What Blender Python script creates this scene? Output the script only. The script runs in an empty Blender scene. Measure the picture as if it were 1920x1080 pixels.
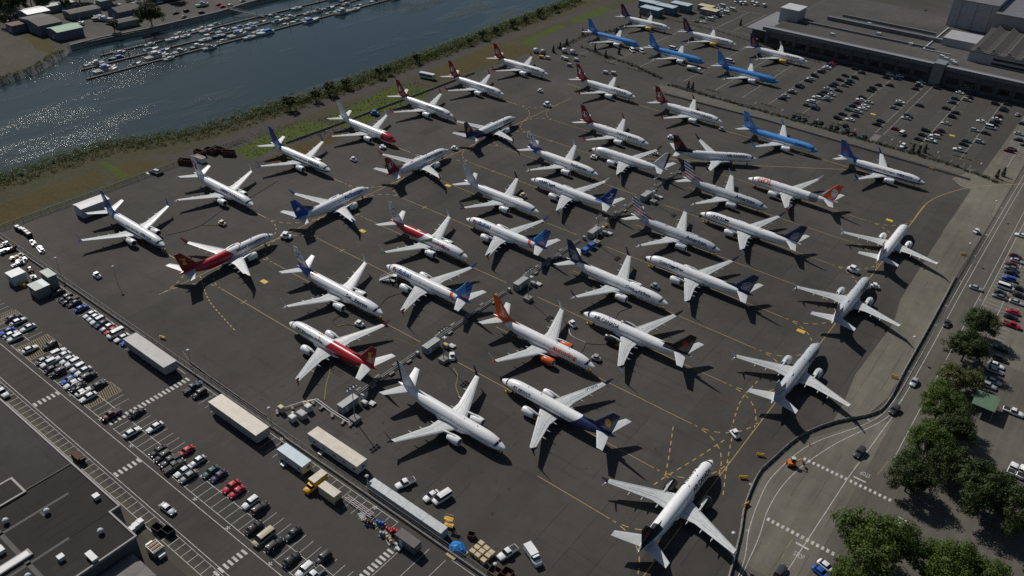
import bpy, bmesh, math, random
from math import sin, cos, pi, radians
from mathutils import Vector, Matrix
# ---------------------------------------------------------------- camera, sky, sun, exposure
# World frame: metres, X and Y follow the two directions of the airfield's parking grid.
S = bpy.context.scene
COL = S.collection
_r, _u, _f = Vector((0.791313, 0.610413, 0.034929)), Vector((-0.363917, 0.424319, 0.829167)), Vector((-0.491313, 0.668842, -0.557909))
cam = bpy.data.cameras.new('camera'); cam_ob = bpy.data.objects.new('camera', cam); COL.objects.link(cam_ob)
cam.sensor_width = 36.0; cam.lens = 28.5662; cam.clip_start = 1.0; cam.clip_end = 30000
m4 = Matrix((_r, _u, -_f)).transposed().to_4x4(); m4.translation = (0, 0, 156.490)
cam_ob.matrix_world = m4
S.camera = cam_ob
SUN_AZ, SUN_EL = radians(161.8), radians(43.0)          # direction towards the sun
W = bpy.data.worlds.new('World'); S.world = W; W.use_nodes = True
wn = W.node_tree.nodes; wl = W.node_tree.links; wn.clear()
sky = wn.new('ShaderNodeTexSky'); sky.sky_type = 'NISHITA'; sky.sun_disc = False
sky.sun_elevation = SUN_EL; sky.sun_rotation = pi/2 - SUN_AZ
bg = wn.new('ShaderNodeBackground'); bg.inputs['Strength'].default_value = 0.056
wo = wn.new('ShaderNodeOutputWorld')
wl.new(sky.outputs[0], bg.inputs['Color']); wl.new(bg.outputs[0], wo.inputs['Surface'])
sun = bpy.data.lights.new('sun', 'SUN'); sun.energy = 5.0; sun.angle = radians(0.5); sun.color = (1.0, 0.955, 0.89)
sun_ob = bpy.data.objects.new('sun', sun); COL.objects.link(sun_ob); sun_ob.location = (-200, 100, 300)
sun_ob.rotation_euler = Vector((cos(SUN_EL)*cos(SUN_AZ), cos(SUN_EL)*sin(SUN_AZ), sin(SUN_EL))).to_track_quat('Z', 'Y').to_euler()
S.view_settings.view_transform = 'Standard'; S.view_settings.look = 'None'
S.view_settings.exposure = -0.5; S.view_settings.gamma = 1.0
S.view_settings.use_curve_mapping = False
S.cycles.max_bounces = 5; S.cycles.diffuse_bounces = 2; S.cycles.glossy_bounces = 3
S.cycles.sample_clamp_indirect = 6.0; S.cycles.sample_clamp_direct = 16.0; S.cycles.use_denoising = False
random.seed(7)

# ---------------------------------------------------------------- helpers
def empty(name, label, cat, loc, rz=0.0, group=None):
    o = bpy.data.objects.new(name, None); COL.objects.link(o)
    o.empty_display_size = 0.5
    o.location = loc if len(loc) == 3 else (loc[0], loc[1], 0.0); o.rotation_euler = (0, 0, rz)
    return tag(o, label, cat, group)
def tag(o, label=None, cat=None, group=None, kind=None):
    if label: o['label'] = label
    if cat: o['category'] = cat
    if group: o['group'] = group
    if kind: o['kind'] = kind
    return o
def inst(me, name, parent=None, loc=None, rz=0.0, mats=None, scale=None):
    o = bpy.data.objects.new(name, me); COL.objects.link(o)
    if parent is not None: o.parent = parent
    if loc is not None: o.location = loc if len(loc) == 3 else (loc[0], loc[1], 0.0)
    if rz: o.rotation_euler = (0, 0, rz)
    if scale: o.scale = scale
    if mats:
        for i, m in enumerate(mats):
            if m is not None and i < len(o.material_slots):
                o.material_slots[i].link = 'OBJECT'; o.material_slots[i].material = m
    return o
class MB:
    """collects faces for ONE mesh"""
    def __init__(s): s.v = []; s.f = []; s.m = []; s.sm = []
    def add(s, vs, fs, m=0, smooth=False):
        b = len(s.v); s.v += [tuple(q) for q in vs]
        for f in fs: s.f.append([b+i for i in f]); s.m.append(m); s.sm.append(smooth)
        return s
    def box(s, c, d, rz=0.0, m=0, taper=1.0):
        """box centred at c (x,y), standing from c.z - d.z/2, size d; top scaled by taper"""
        hx, hy, hz = d[0]/2, d[1]/2, d[2]/2; cr, sr = cos(rz), sin(rz); vs = []
        for z, t in ((-hz, 1.0), (hz, taper)):
            for x, y in ((-hx, -hy), (hx, -hy), (hx, hy), (-hx, hy)):
                x *= t; y *= t
                vs.append((c[0]+x*cr-y*sr, c[1]+x*sr+y*cr, c[2]+z))
        return s.add(vs, [(3, 2, 1, 0), (4, 5, 6, 7), (0, 1, 5, 4), (1, 2, 6, 5), (2, 3, 7, 6), (3, 0, 4, 7)], m)
    def loft(s, rings, m=0, smooth=True, close=True, cap=True):
        n = len(rings[0]); vs = [p for r in rings for p in r]; fs = []
        for i in range(len(rings)-1):
            for j in range(n if close else n-1):
                k = (j+1) % n
                fs.append((i*n+j, i*n+k, (i+1)*n+k, (i+1)*n+j))
        s.add(vs, fs, m, smooth)
        if cap and close:
            s.add(rings[0], [tuple(range(n-1, -1, -1))], m); s.add(rings[-1], [tuple(range(n))], m)
        return s
    def tube(s, a, b, r0, r1=None, n=8, m=0, smooth=True):
        a, b = Vector(a), Vector(b); r1 = r0 if r1 is None else r1
        d = (b-a).normalized(); t = Vector((0, 0, 1)) if abs(d.z) < 0.9 else Vector((1, 0, 0))
        e = d.cross(t).normalized(); g = d.cross(e)
        rr = [[tuple(c + e*(r*cos(2*pi*i/n)) + g*(r*sin(2*pi*i/n))) for i in range(n)] for c, r in ((a, r0), (b, r1))]
        return s.loft(rr, m, smooth)
    def bar(s, a, b, w, h=None, m=0):
        """square bar from a to b"""
        a, b = Vector(a), Vector(b); h = w if h is None else h
        d = (b-a).normalized(); t = Vector((0, 0, 1)) if abs(d.z) < 0.95 else Vector((1, 0, 0))
        e = d.cross(t).normalized()*(w/2); g = e.cross(d).normalized()*(h/2)
        return s.loft([[tuple(c+e+g), tuple(c-e+g), tuple(c-e-g), tuple(c+e-g)] for c in (a, b)], m, False)
    def revolve(s, prof, c=(0, 0, 0), n=16, m=0, axis='z', smooth=True, cap=True):
        rings = []
        for r, h in prof:
            ring = []
            for i in range(n):
                a = 2*pi*i/n
                if axis == 'z': ring.append((c[0]+r*cos(a), c[1]+r*sin(a), c[2]+h))
                elif axis == 'x': ring.append((c[0]+h, c[1]+r*cos(a), c[2]+r*sin(a)))
                else: ring.append((c[0]+r*sin(a), c[1]+h, c[2]+r*cos(a)))
            rings.append(ring)
        return s.loft(rings, m, smooth, True, cap)
    def poly(s, pts, z=0.0, m=0):
        return s.add([(p[0], p[1], z) for p in pts], [tuple(range(len(pts)))], m)
    def ribbon(s, pts, w, z=0.0, m=0):
        """flat strip of width w along a polyline"""
        P = [Vector((p[0], p[1], 0)) for p in pts]; L = []; R = []
        for i, p in enumerate(P):
            a = P[max(i-1, 0)]; b = P[min(i+1, len(P)-1)]
            d = (b-a).normalized(); nrm = Vector((-d.y, d.x, 0))*(w/2)
            L.append((p+nrm).to_tuple()); R.append((p-nrm).to_tuple())
        vs = [(q[0], q[1], z) for q in L] + [(q[0], q[1], z) for q in R]; n = len(P)
        return s.add(vs, [(n+i, n+i+1, i+1, i) for i in range(n-1)], m)
    def prism(s, pts, z0, z1, m=0):
        n = len(pts); vs = [(p[0], p[1], z0) for p in pts] + [(p[0], p[1], z1) for p in pts]
        fs = [tuple(range(n-1, -1, -1)), tuple(range(n, 2*n))] + [(i, (i+1) % n, n+(i+1) % n, n+i) for i in range(n)]
        return s.add(vs, fs, m)
    def mesh(s, name, mats):
        me = bpy.data.meshes.new(name); me.from_pydata(s.v, [], s.f); me.update()
        for mt in (mats if isinstance(mats, (list, tuple)) else [mats]): me.materials.append(mt)
        me.polygons.foreach_set('material_index', s.m); me.polygons.foreach_set('use_smooth', s.sm)
        return me
    def build(s, name, mats, parent=None, loc=None, rz=0.0):
        return inst(s.mesh(name, mats), name, parent, loc, rz)
def ccw(pts):
    a = sum(pts[i][0]*pts[(i+1) % len(pts)][1]-pts[(i+1) % len(pts)][0]*pts[i][1] for i in range(len(pts)))
    return pts if a > 0 else pts[::-1]
def smooth_path(pts, n=8):
    """Catmull-Rom through pts"""
    P = [Vector((p[0], p[1])) for p in pts]; P = [2*P[0]-P[1]] + P + [2*P[-1]-P[-2]]; out = []
    for i in range(1, len(P)-2):
        for k in range(n):
            t = k/n; a, b, c, d = P[i-1], P[i], P[i+1], P[i+2]
            q = 0.5*((2*b)+(c-a)*t+(2*a-5*b+4*c-d)*t*t+(3*b-a-3*c+d)*t**3); out.append((q.x, q.y))
    out.append(tuple(P[-2])); return out
ORD = ['first', 'second', 'third', 'fourth', 'fifth', 'sixth', 'seventh', 'eighth', 'ninth', 'tenth', 'eleventh', 'twelfth',
       'thirteenth', 'fourteenth', 'fifteenth', 'sixteenth', 'seventeenth', 'eighteenth', 'nineteenth', 'twentieth',
       'twenty-first', 'twenty-second', 'twenty-third', 'twenty-fourth', 'twenty-fifth', 'twenty-sixth', 'twenty-seventh', 'twenty-eighth', 'twenty-ninth', 'thirtieth']
# ---------------------------------------------------------------- materials
_MC = {}
def nodes_of(name):
    m = bpy.data.materials.new(name); m.use_nodes = True
    return m, m.node_tree.nodes, m.node_tree.links, m.node_tree.nodes['Principled BSDF']
def mat(name, col, rough=0.6, metal=0.0, var=0.12, scale=0.6, bump=0.0, spec=None, emit=None):
    """plain painted / built surface with a little uneven wear"""
    if name in _MC: return _MC[name]
    m, N, L, B = nodes_of(name); _MC[name] = m
    B.inputs['Roughness'].default_value = rough; B.inputs['Metallic'].default_value = metal
    if spec is not None: B.inputs['Specular IOR Level'].default_value = spec
    c = (*col, 1.0)
    if var:
        g = N.new('ShaderNodeNewGeometry'); t = N.new('ShaderNodeTexNoise'); t.inputs['Scale'].default_value = scale
        t.inputs['Detail'].default_value = 5.0; t.inputs['Roughness'].default_value = 0.65
        L.new(g.outputs['Position'], t.inputs['Vector'])
        mr = N.new('ShaderNodeMapRange'); mr.inputs['From Min'].default_value = 0.3; mr.inputs['From Max'].default_value = 0.7
        mr.inputs['To Min'].default_value = 1.0-var; mr.inputs['To Max'].default_value = 1.0+var
        L.new(t.outputs['Fac'], mr.inputs['Value'])
        mx = N.new('ShaderNodeVectorMath'); mx.operation = 'SCALE'; mx.inputs[0].default_value = col
        L.new(mr.outputs[0], mx.inputs['Scale']); L.new(mx.outputs[0], B.inputs['Base Color'])
        if bump:
            b = N.new('ShaderNodeBump'); b.inputs['Strength'].default_value = bump
            L.new(t.outputs['Fac'], b.inputs['Height']); L.new(b.outputs[0], B.inputs['Normal'])
    else: B.inputs['Base Color'].default_value = c
    if emit: B.inputs['Emission Color'].default_value = (*col, 1); B.inputs['Emission Strength'].default_value = emit
    return m
class SH:
    """small shader-math wrapper"""
    def __init__(s, m): s.N = m.node_tree.nodes; s.L = m.node_tree.links
    def val(s, x, sock):
        if isinstance(x, (int, float)): sock.default_value = x
        else: s.L.new(x, sock)
    def mth(s, op, a, b=0.0, c=None):
        n = s.N.new('ShaderNodeMath'); n.operation = op; s.val(a, n.inputs[0]); s.val(b, n.inputs[1])
        if c is not None: s.val(c, n.inputs[2])
        return n.outputs[0]
    def noise(s, vec, scale, detail=4.0, rough=0.6):
        n = s.N.new('ShaderNodeTexNoise'); n.inputs['Scale'].default_value = scale; n.inputs['Detail'].default_value = detail
        n.inputs['Roughness'].default_value = rough; s.L.new(vec, n.inputs['Vector']); return n.outputs['Fac']
    def rng(s, v, a, b, c, d):
        n = s.N.new('ShaderNodeMapRange'); s.L.new(v, n.inputs['Value'])
        for k, q in zip(('From Min', 'From Max', 'To Min', 'To Max'), (a, b, c, d)): n.inputs[k].default_value = q
        return n.outputs[0]
    def mix(s, f, a, b):
        n = s.N.new('ShaderNodeMix'); n.data_type = 'RGBA'; s.val(f, n.inputs[0])
        for q, k in ((a, 6), (b, 7)):
            if isinstance(q, tuple): n.inputs[k].default_value = (*q, 1.0) if len(q) == 3 else q
            else: s.L.new(q, n.inputs[k])
        return n.outputs[2]
    def pos(s, kind='world'):
        if kind == 'world': n = s.N.new('ShaderNodeNewGeometry'); return n.outputs['Position']
        n = s.N.new('ShaderNodeTexCoord'); return n.outputs['Object']
    def xyz(s, v):
        n = s.N.new('ShaderNodeSeparateXYZ'); s.L.new(v, n.inputs[0]); return n.outputs
WHITE = mat('white_paint', (0.78, 0.79, 0.80), 0.35)
GREYP = mat('grey_paint', (0.30, 0.31, 0.32), 0.5)
LIGHTGREY = mat('light_grey_paint', (0.5, 0.52, 0.53), 0.45)
DARK = mat('dark_rubber', (0.012, 0.012, 0.013), 0.7)
BLACKP = mat('black_paint', (0.012, 0.012, 0.014), 0.35)
STEEL = mat('bare_steel', (0.45, 0.46, 0.47), 0.35, 0.7)
GALV = mat('galvanised_steel', (0.30, 0.31, 0.31), 0.5, 0.4)
GLASS = mat('dark_glass', (0.012, 0.016, 0.02), 0.08, var=0)
YELLOWP = mat('yellow_paint', (0.62, 0.36, 0.02), 0.5)
REDP = mat('red_paint', (0.42, 0.02, 0.02), 0.45)
ORANGEP = mat('orange_paint', (0.75, 0.16, 0.01), 0.5)
BLUEP = mat('blue_paint', (0.03, 0.12, 0.42), 0.45)
WOOD = mat('pale_wood', (0.42, 0.30, 0.17), 0.8)
CREAM = mat('cream_paint', (0.55, 0.47, 0.32), 0.55)
RUST = mat('rusty_steel', (0.08, 0.035, 0.02), 0.85)
CONC = mat('concrete', (0.22, 0.215, 0.20), 0.9, var=0.2)
LAMPGLASS = mat('lamp_glass', (0.7, 0.72, 0.72), 0.15, var=0)

# ---------------------------------------------------------------- ground materials
def asphalt(name, col, patch=.16, seam=0.0, tint=(1, 1, 1), streak=0.0, lanes=0.0):
    m, N, L, B = nodes_of(name); h = SH(m); p = h.pos(); x, y, z = h.xyz(p)[0], h.xyz(p)[1], h.xyz(p)[2]
    big = h.rng(h.noise(p, .018, 4, .6), .3, .7, 1-patch, 1+patch)
    mid = h.rng(h.noise(p, .22, 5, .7), .3, .7, .90, 1.10)
    fine = h.rng(h.noise(p, 3.0, 3, .7), .25, .75, .88, 1.12)
    k = h.mth('MULTIPLY', h.mth('MULTIPLY', big, mid), fine)
    st = h.rng(h.noise(p, .09, 6, .75), .62, .78, 1.0, .72)        # oil and tyre stains
    k = h.mth('MULTIPLY', k, st)
    lt = h.rng(h.noise(p, .055, 5, .8), .64, .8, 1.0, 1.42)
    k = h.mth('MULTIPLY', k, lt)
    if seam:
        w = h.mth('ADD', x, h.mth('MULTIPLY', h.noise(p, .15, 2), .35))
        f = h.mth('FRACT', h.mth('DIVIDE', w, seam)); s1 = h.mth('LESS_THAN', f, .17/seam)
        brk = h.mth('GREATER_THAN', h.noise(p, .03, 2), .5)
        k = h.mth('MULTIPLY', k, h.mth('SUBTRACT', 1.0, h.mth('MULTIPLY', h.mth('MULTIPLY', s1, brk), .38)))
        w2 = h.mth('FRACT', h.mth('DIVIDE', h.mth('ADD', y, h.mth('MULTIPLY', h.noise(p, .1, 2), .6)), seam*2.9))
        s2 = h.mth('MULTIPLY', h.mth('LESS_THAN', w2, .12/(seam*2.9)), h.mth('GREATER_THAN', h.noise(p, .021, 2), .52))
        k = h.mth('MULTIPLY', k, h.mth('SUBTRACT', 1.0, h.mth('MULTIPLY', s2, .32)))
    if lanes:                                                        # each paving lane laid on its own day
        wn_ = N.new('ShaderNodeTexWhiteNoise'); wn_.noise_dimensions = '2D'; cb = N.new('ShaderNodeCombineXYZ')
        L.new(h.mth('FLOOR', h.mth('DIVIDE', x, lanes)), cb.inputs[0]); L.new(h.mth('FLOOR', h.mth('DIVIDE', y, lanes*9)), cb.inputs[1]); L.new(cb.outputs[0], wn_.inputs['Vector'])
        k = h.mth('MULTIPLY', k, h.rng(wn_.outputs['Value'], 0, 1, .93, 1.07))
        sp = h.rng(h.noise(p, .55, 3, .5), .67, .73, 1.0, .58)      # drips and spots
        k = h.mth('MULTIPLY', k, sp)
        mp2 = N.new('ShaderNodeMapping'); L.new(p, mp2.inputs['Vector']); mp2.inputs['Scale'].default_value = (.02, .35, 1)
        k = h.mth('MULTIPLY', k, h.rng(h.noise(mp2.outputs[0], 1.0, 5, .7), .55, .72, 1.0, .80))   # tyre and tow tracks
    if streak:
        mp = N.new('ShaderNodeMapping'); L.new(p, mp.inputs['Vector']); mp.inputs['Scale'].default_value = (streak, .03, 1)
        k = h.mth('MULTIPLY', k, h.rng(h.noise(mp.outputs[0], 1.0, 4, .7), .3, .7, .85, 1.13))
    v = N.new('ShaderNodeVectorMath'); v.operation = 'SCALE'; v.inputs[0].default_value = col; L.new(k, v.inputs['Scale'])
    L.new(v.outputs[0], B.inputs['Base Color']); B.inputs['Roughness'].default_value = .92; B.inputs['Specular IOR Level'].default_value = .25
    b = N.new('ShaderNodeBump'); b.inputs['Strength'].default_value = .25; b.inputs['Distance'].default_value = .03; L.new(fine, b.inputs['Height']); L.new(b.outputs[0], B.inputs['Normal'])
    return m
def earth(name, c1, c2, c3, sc=.08):
    m, N, L, B = nodes_of(name); h = SH(m); p = h.pos()
    a = h.rng(h.noise(p, sc, 6, .75), .35, .65, 0, 1); b = h.rng(h.noise(p, sc*7, 5, .7), .4, .7, 0, .75)
    c = h.mix(b, h.mix(a, c1, c2), c3); L.new(c, B.inputs['Base Color']); B.inputs['Roughness'].default_value = .95; B.inputs['Specular IOR Level'].default_value = .15
    bp = N.new('ShaderNodeBump'); bp.inputs['Strength'].default_value = .6; bp.inputs['Distance'].default_value = .3; L.new(h.noise(p, sc*12, 4, .7), bp.inputs['Height']); L.new(bp.outputs[0], B.inputs['Normal'])
    return m
APRON = asphalt('apron_asphalt', (.0605, .0570, .0508), .26, 7.6, lanes=7.6)
LOTASPH = asphalt('car_park_asphalt', (.059, .0556, .0495), .12, 0)
ROADASPH = asphalt('road_asphalt', (.106, .100, .084), .18, 0, streak=.5)
CONCRETE = asphalt('old_concrete', (.142, .134, .110), .24, 5.2, streak=.35)
GROUNDM = asphalt('worn_ground', (.062, .058, .050), .25)
DIRT = earth('dirt', (.062, .060, .034), (.042, .050, .020), (.084, .076, .054))
GRAVEL = earth('gravel', (.070, .064, .056), (.052, .048, .042), (.09, .083, .075), .2)
GRASSG = earth('green_grass', (.042, .072, .009), (.066, .090, .016), (.084, .086, .026), .1)
GRASSB = earth('dry_grass', (.074, .057, .020), (.052, .046, .015), (.094, .072, .033), .09)
SCRUB = earth('bank_scrub', (.030, .040, .013), (.05, .045, .022), (.07, .06, .04), .12)
# water: dark, wind-ruffled in streaks, so the sun sparkles on part of it
WATER, _N, _L, _B = nodes_of('river_water'); _h = SH(WATER); _p = _h.pos()
_B.inputs['Base Color'].default_value = (.015, .033, .039, 1); _B.inputs['Roughness'].default_value = .07; _B.inputs['IOR'].default_value = 1.33
_mp = _N.new('ShaderNodeMapping'); _L.new(_p, _mp.inputs['Vector']); _mp.inputs['Scale'].default_value = (.030, .010, 1); _mp.inputs['Rotation'].default_value = (0, 0, .12)
_ruf = _h.rng(_h.noise(_mp.outputs[0], 1.0, 4, .6), .52, .66, .08, 1.0)
_wv = _h.mth('ADD', _h.mth('MULTIPLY', _h.noise(_p, .85, 2, .55), .25), _h.mth('MULTIPLY', _h.noise(_p, 2.4, 2, .6), .085))
_b = _N.new('ShaderNodeBump'); _b.inputs['Distance'].default_value = 1.25; _L.new(_h.mth('MULTIPLY', _wv, _ruf), _b.inputs['Height']); _b.inputs['Strength'].default_value = 1.0; _L.new(_b.outputs[0], _B.inputs['Normal'])
_sn = [0]
def sheet(name, pts, z, m, kind='structure'):
    _sn[0] += 1; b = MB(); b.poly(ccw(pts), z+.00035*_sn[0] if z > 0 else z); o = b.build(name, m); tag(o, kind=kind); return o
# ---------------------------------------------------------------- terrain: land, river, far shore
BANK = [(-352, -4000), (-347, 60), (-346, 160), (-331, 193), (-328, 215), (-325, 275), (-328, 310), (-329, 366), (-332, 437), (-336, 500), (-345, 700), (-420, 5000)]
def bank_object(name, line, side, far, m, drop, run):
    b = MB(); n = len(line)
    vs = [(x, y, 0) for x, y in line]+[(x+side*run, y, -drop) for x, y in line]+[(far, line[0][1], 0), (far, line[-1][1], 0)]
    top = tuple(range(n))+(2*n+1, 2*n)
    fs = [top if side < 0 else top[::-1]]
    b.add(vs, [top[::-1] if side < 0 else top])
    b.add(vs, [((i, i+1, n+i+1, n+i) if side < 0 else (n+i, n+i+1, i+1, i)) for i in range(n-1)], 1)
    return tag(b.build(name, m), kind='structure')
bank_object('ground', BANK, -1, 6000, [GROUNDM, SCRUB], 3.2, 7.0)
FARB = [(-455, -4000), (-462, 100), (-463, 168), (-466, 187), (-483, 212), (-490, 218), (-491, 240), (-488, 268), (-488, 321), (-494, 350), (-505, 600), (-600, 5000)]
bank_object('far_shore', FARB, 1, -6000, [GRAVEL, CONC], 3.2, 4.0)
sheet('river', [(-620, -4000), (-330, -4000), (-330, 5000), (-620, 5000)], -2.4, WATER)
# ---------------------------------------------------------------- ground sheets
sheet('river_bank_strip', [(-345.5, 60), (-345, 158), (-330, 192), (-327, 215), (-324, 275), (-327, 310), (-328, 366), (-331, 437), (-335, 500), (-343, 700), (-300, 700), (-300, 540), (-286, 400), (-287, 300), (-289, 232), (-306, 205), (-306, 60)], .004, DIRT)
sheet('apron', [(-305, 92.6), (-60, 92.6), (-27, 128), (-33.5, 146), (-36, 160), (-33, 182), (-20, 203), (-18, 215), (-18, 398), (-262, 398), (-286, 385), (-287.5, 300), (-289, 214), (-305, 205)], .008, APRON)
sheet('riverside_path', [(-323.7,159.2),(-316.0,175.0),(-313.1,197.9),(-315.4,217.7),(-316.8,251.6),(-315.0,296.6),(-315.9,328.9),(-319.5,367.7),(-318.0,418.4),(-316.6,480.0),(-317.0,532.7),(-309.9,539.9),(-309.0,482.0),(-309.9,410.7),(-310.7,361.0),(-307.6,324.5),(-307.2,292.8),(-307.4,246.9),(-305.5,213.0),(-302.6,193.1),(-308.6,172.7)], .008, GRAVEL)
for nm, mt, pp in (
    ('dry_grass', GRASSB, [(-311.8,97.5),(-324.3,103.4),(-326.1,123.1),(-324.7,142.8),(-314.6,143.1),(-311.5,128.5),(-311.7,111.5),(-306.1,98.7)]),
    ('dry_grass', GRASSB, [(-323.9,148.3),(-322.8,159.9),(-313.0,165.2),(-309.6,149.4)]),
    ('green_grass', GRASSG, [(-331.7,147.7),(-330.8,150.6),(-310.5,150.0),(-311.5,145.8)]),
    ('green_grass', GRASSG, [(-300.0,193.2),(-302.2,213.5),(-301.9,237.1),(-288.6,242.2),(-288.1,220.6),(-286.6,192.5)]),
    ('green_grass', GRASSG, [(-298.0,246.2),(-301.3,268.0),(-304.9,302.6),(-286.9,308.5),(-279.5,294.3),(-283.8,275.3),(-278.3,255.2),(-283.9,243.0)]),
    ('dry_grass', GRASSB, [(-307.5,323.4),(-308.7,357.7),(-314.3,397.3),(-293.5,405.7),(-284.9,399.6),(-290.3,367.3),(-292.7,325.6)]),
    ('green_grass', GRASSG, [(-302.3,409.0),(-308.0,458.1),(-285.6,456.6),(-278.5,439.7),(-279.0,413.8),(-286.2,406.9)]),
    ('green_grass', GRASSG, [(-309.3,474.5),(-311.1,518.2),(-286.4,519.5),(-278.0,480.8),(-286.4,464.2)]),
    ('dry_grass', GRASSB, [(-281.5,197.1),(-285.3,218.2),(-280.9,227.1),(-281.0,240.4),(-274.6,237.8),(-273.0,196.0)])):
    sheet(nm, pp, .012, mt)
sheet('car_park', [(-285, 404), (-18, 404), (-18, 505), (-40, 510), (-185, 526), (-186, 640), (-300, 640), (-300, 425)], .012, LOTASPH)
sheet('perimeter_road', [(-200, 394.5), (-40, 394.5), (-34, 404), (-200, 404)], .016, ROADASPH)
sheet('concrete_strip', [(-31.6, 395), (-31.5, 333), (-30.5, 270), (-28.2, 254), (-29.3, 218), (-27.7, 204), (-27.4, 194), (-20.5, 203), (-18.2, 214), (-18.2, 395)], .012, CONCRETE)
sheet('concrete_strip', [(-41, 387), (-36, 381), (-18.2, 381), (-18.2, 400), (-37, 400)], .016, CONCRETE)
sheet('concrete_strip', [(-31.5, 400.5), (-18.2, 400.5), (-18.2, 600), (-29, 600)], .020, CONCRETE)
sheet('service_road', [(-26.5, 90), (-26.5, 128), (-33, 147), (-35.5, 161), (-32.6, 182), (-19.5, 202), (-17.6, 214), (-17.6, 900), (-8, 900), (-8, 90)], .016, ROADASPH)
sheet('concrete_strip', [(-29, 132), (-33, 148), (-34.5, 162), (-31.5, 180), (-24, 192), (-14, 205), (-14, 132)], .020, CONCRETE)
sheet('service_road', [(-8, 90), (-8, 900), (-7.5, 900), (200, 900), (200, 90)], .012, ROADASPH)
sheet('side_lot', [(-7.6, 254), (-7.6, 800), (60, 800), (60, 254)], .018, CONCRETE)
sheet('side_lot', [(0, 192), (0, 250), (60, 250), (60, 192)], .018, ROADASPH)
sheet('car_park', [(-420, 62.9), (-420, 91), (-10, 91), (-10, 62.9)], .012, LOTASPH)
sheet('access_road', [(-420, 53.6), (-420, 62.5), (-20, 62.5), (-20, 53.6)], .016, asphalt('access_asphalt', (.058, .054, .048), .15, 0, streak=.4))
sheet('kerbside_strip', [(-230, 49.5), (-230, 53.2), (-60, 53.2), (-60, 49.5)], .020, asphalt('kerbside_asphalt', (.075, .072, .055), .2))
for q in range(10):
    a = random.uniform(-300, -40); b_ = random.uniform(100, 380); w, l = random.uniform(2, 6), random.uniform(6, 26)
    sheet('asphalt_patch', [(a, b_), (a+w, b_), (a+w, b_+l), (a, b_+l)] if q % 2 else [(a, b_), (a+l, b_), (a+l, b_+w), (a, b_+w)], .0105+.0002*q, asphalt('patch_%d' % q, (.047, .0435, .039) if q % 3 else (.062, .058, .052), .2))
# ---------------------------------------------------------------- painted markings
YEL = mat('marking_yellow', (.36, .25, .075), .75, var=.35, scale=1.2)
WHM = mat('marking_white', (.46, .46, .44), .75, var=.4, scale=1.2)
TAN = mat('marking_tan', (.30, .22, .09), .75, var=.3, scale=1.2)
def dashes(b, pts, w, on, off, z):
    P = [Vector((p[0], p[1])) for p in pts]; acc = 0.0; cur = [P[0]]; draw = True; need = on
    for a, c in zip(P, P[1:]):
        d = (c-a).length; t = 0.0
        while d-t > need:
            t += need; q = a+(c-a)*(t/d)
            if draw: cur.append(q); b.ribbon(cur, w, z)
            cur = [q]; draw = not draw; need = on if draw else off
        need -= d-t
        if draw: cur.append(c)
    if draw and len(cur) > 1: b.ribbon(cur, w, z)
def arc(p0, p1, corner, n=10):
    """quadratic curve p0 -> p1 bending towards corner"""
    return [((1-t)**2*p0[0]+2*t*(1-t)*corner[0]+t*t*p1[0], (1-t)**2*p0[1]+2*t*(1-t)*corner[1]+t*t*p1[1]) for t in [i/n for i in range(n+1)]]
ZM = .040
b = MB(); TX = -224.5; TR = -43.3
LEFTV = [124.4, 164.0, 204.0, 244.8, 284.5, 324.6]; MIDV = [123.3, 145.0, 166.5, 188.9, 210.6, 232.8, 254.8, 277.2, 298.6, 320.3]
b.ribbon([(TX, 108), (TX, 352)], .22, ZM); b.ribbon([(TR, 112), (TR, 353)], .24, ZM+.0002)
b.ribbon(smooth_path([(TR, 328), (TR-.2, 350), (-40.9, 364), (-34, 380), (-26, 391), (-14.3, 403.4), (20, 440)]), .3, ZM+.0004)
for v in LEFTV:
    b.ribbon([(-249, v), (-240, v)], .3, ZM)
    for s in (1, -1): dashes(b, arc((-240, v), (TX, v+s*15), (TX-2, v)), .3, 1.6, 1.6, ZM+.0006)
for i, v in enumerate(MIDV):
    b.ribbon([(-212, v), (-141, v)], .2, ZM)
    for s in (1, -1): dashes(b, arc((-212, v), (TX, v+s*13), (TX+1.5, v)), .3, 1.6, 1.6, ZM+.0006)
    b.ribbon([(-128 if v > 124 else -80, v), (-58, v)], .2, ZM)
    for s in (1, -1): dashes(b, arc((-58, v), (TR, v+s*15), (TR-2, v)), .3, 1.7, 1.5, ZM+.0006)
b.ribbon([(-238, 368), (-48, 366.5)], .3, ZM); b.ribbon([(-164.6,304.3),(-140.7,323.6),(-117.6,336.6),(-80.4,364.0)], .3, ZM+.0008)
dashes(b, smooth_path([(-223.9,123.3),(-210.5,117.0),(-199.2,114.0),(-189.6,112.0)]), .32, 1.2, 1.0, ZM+.001)
dashes(b, smooth_path([(-61.5,162.1),(-57.4,152.3),(-54.1,144.0)]), .32, 1.5, 1.4, ZM+.001); dashes(b, smooth_path([(-47.7,171.4),(-44.3,160.6),(-39.5,147.4)]), .32, 1.5, 1.4, ZM+.001)
dashes(b, smooth_path([(-48.1,166.5),(-51.2,154.2),(-54.0,144.6),(-55.3,139.0)]), .32, 1.5, 1.4, ZM+.0012)
dashes(b, smooth_path([(-51.3,195.9),(-51.5,184.9),(-48.8,172.7)]), .32, 1.5, 1.4, ZM+.0012)
for v in MIDV[::2]: b.ribbon([(-200, v-1.2), (-200, v+1.2)], .3, ZM+.001)
tag(b.build('taxiway_marking', YEL), kind='structure')
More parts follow.
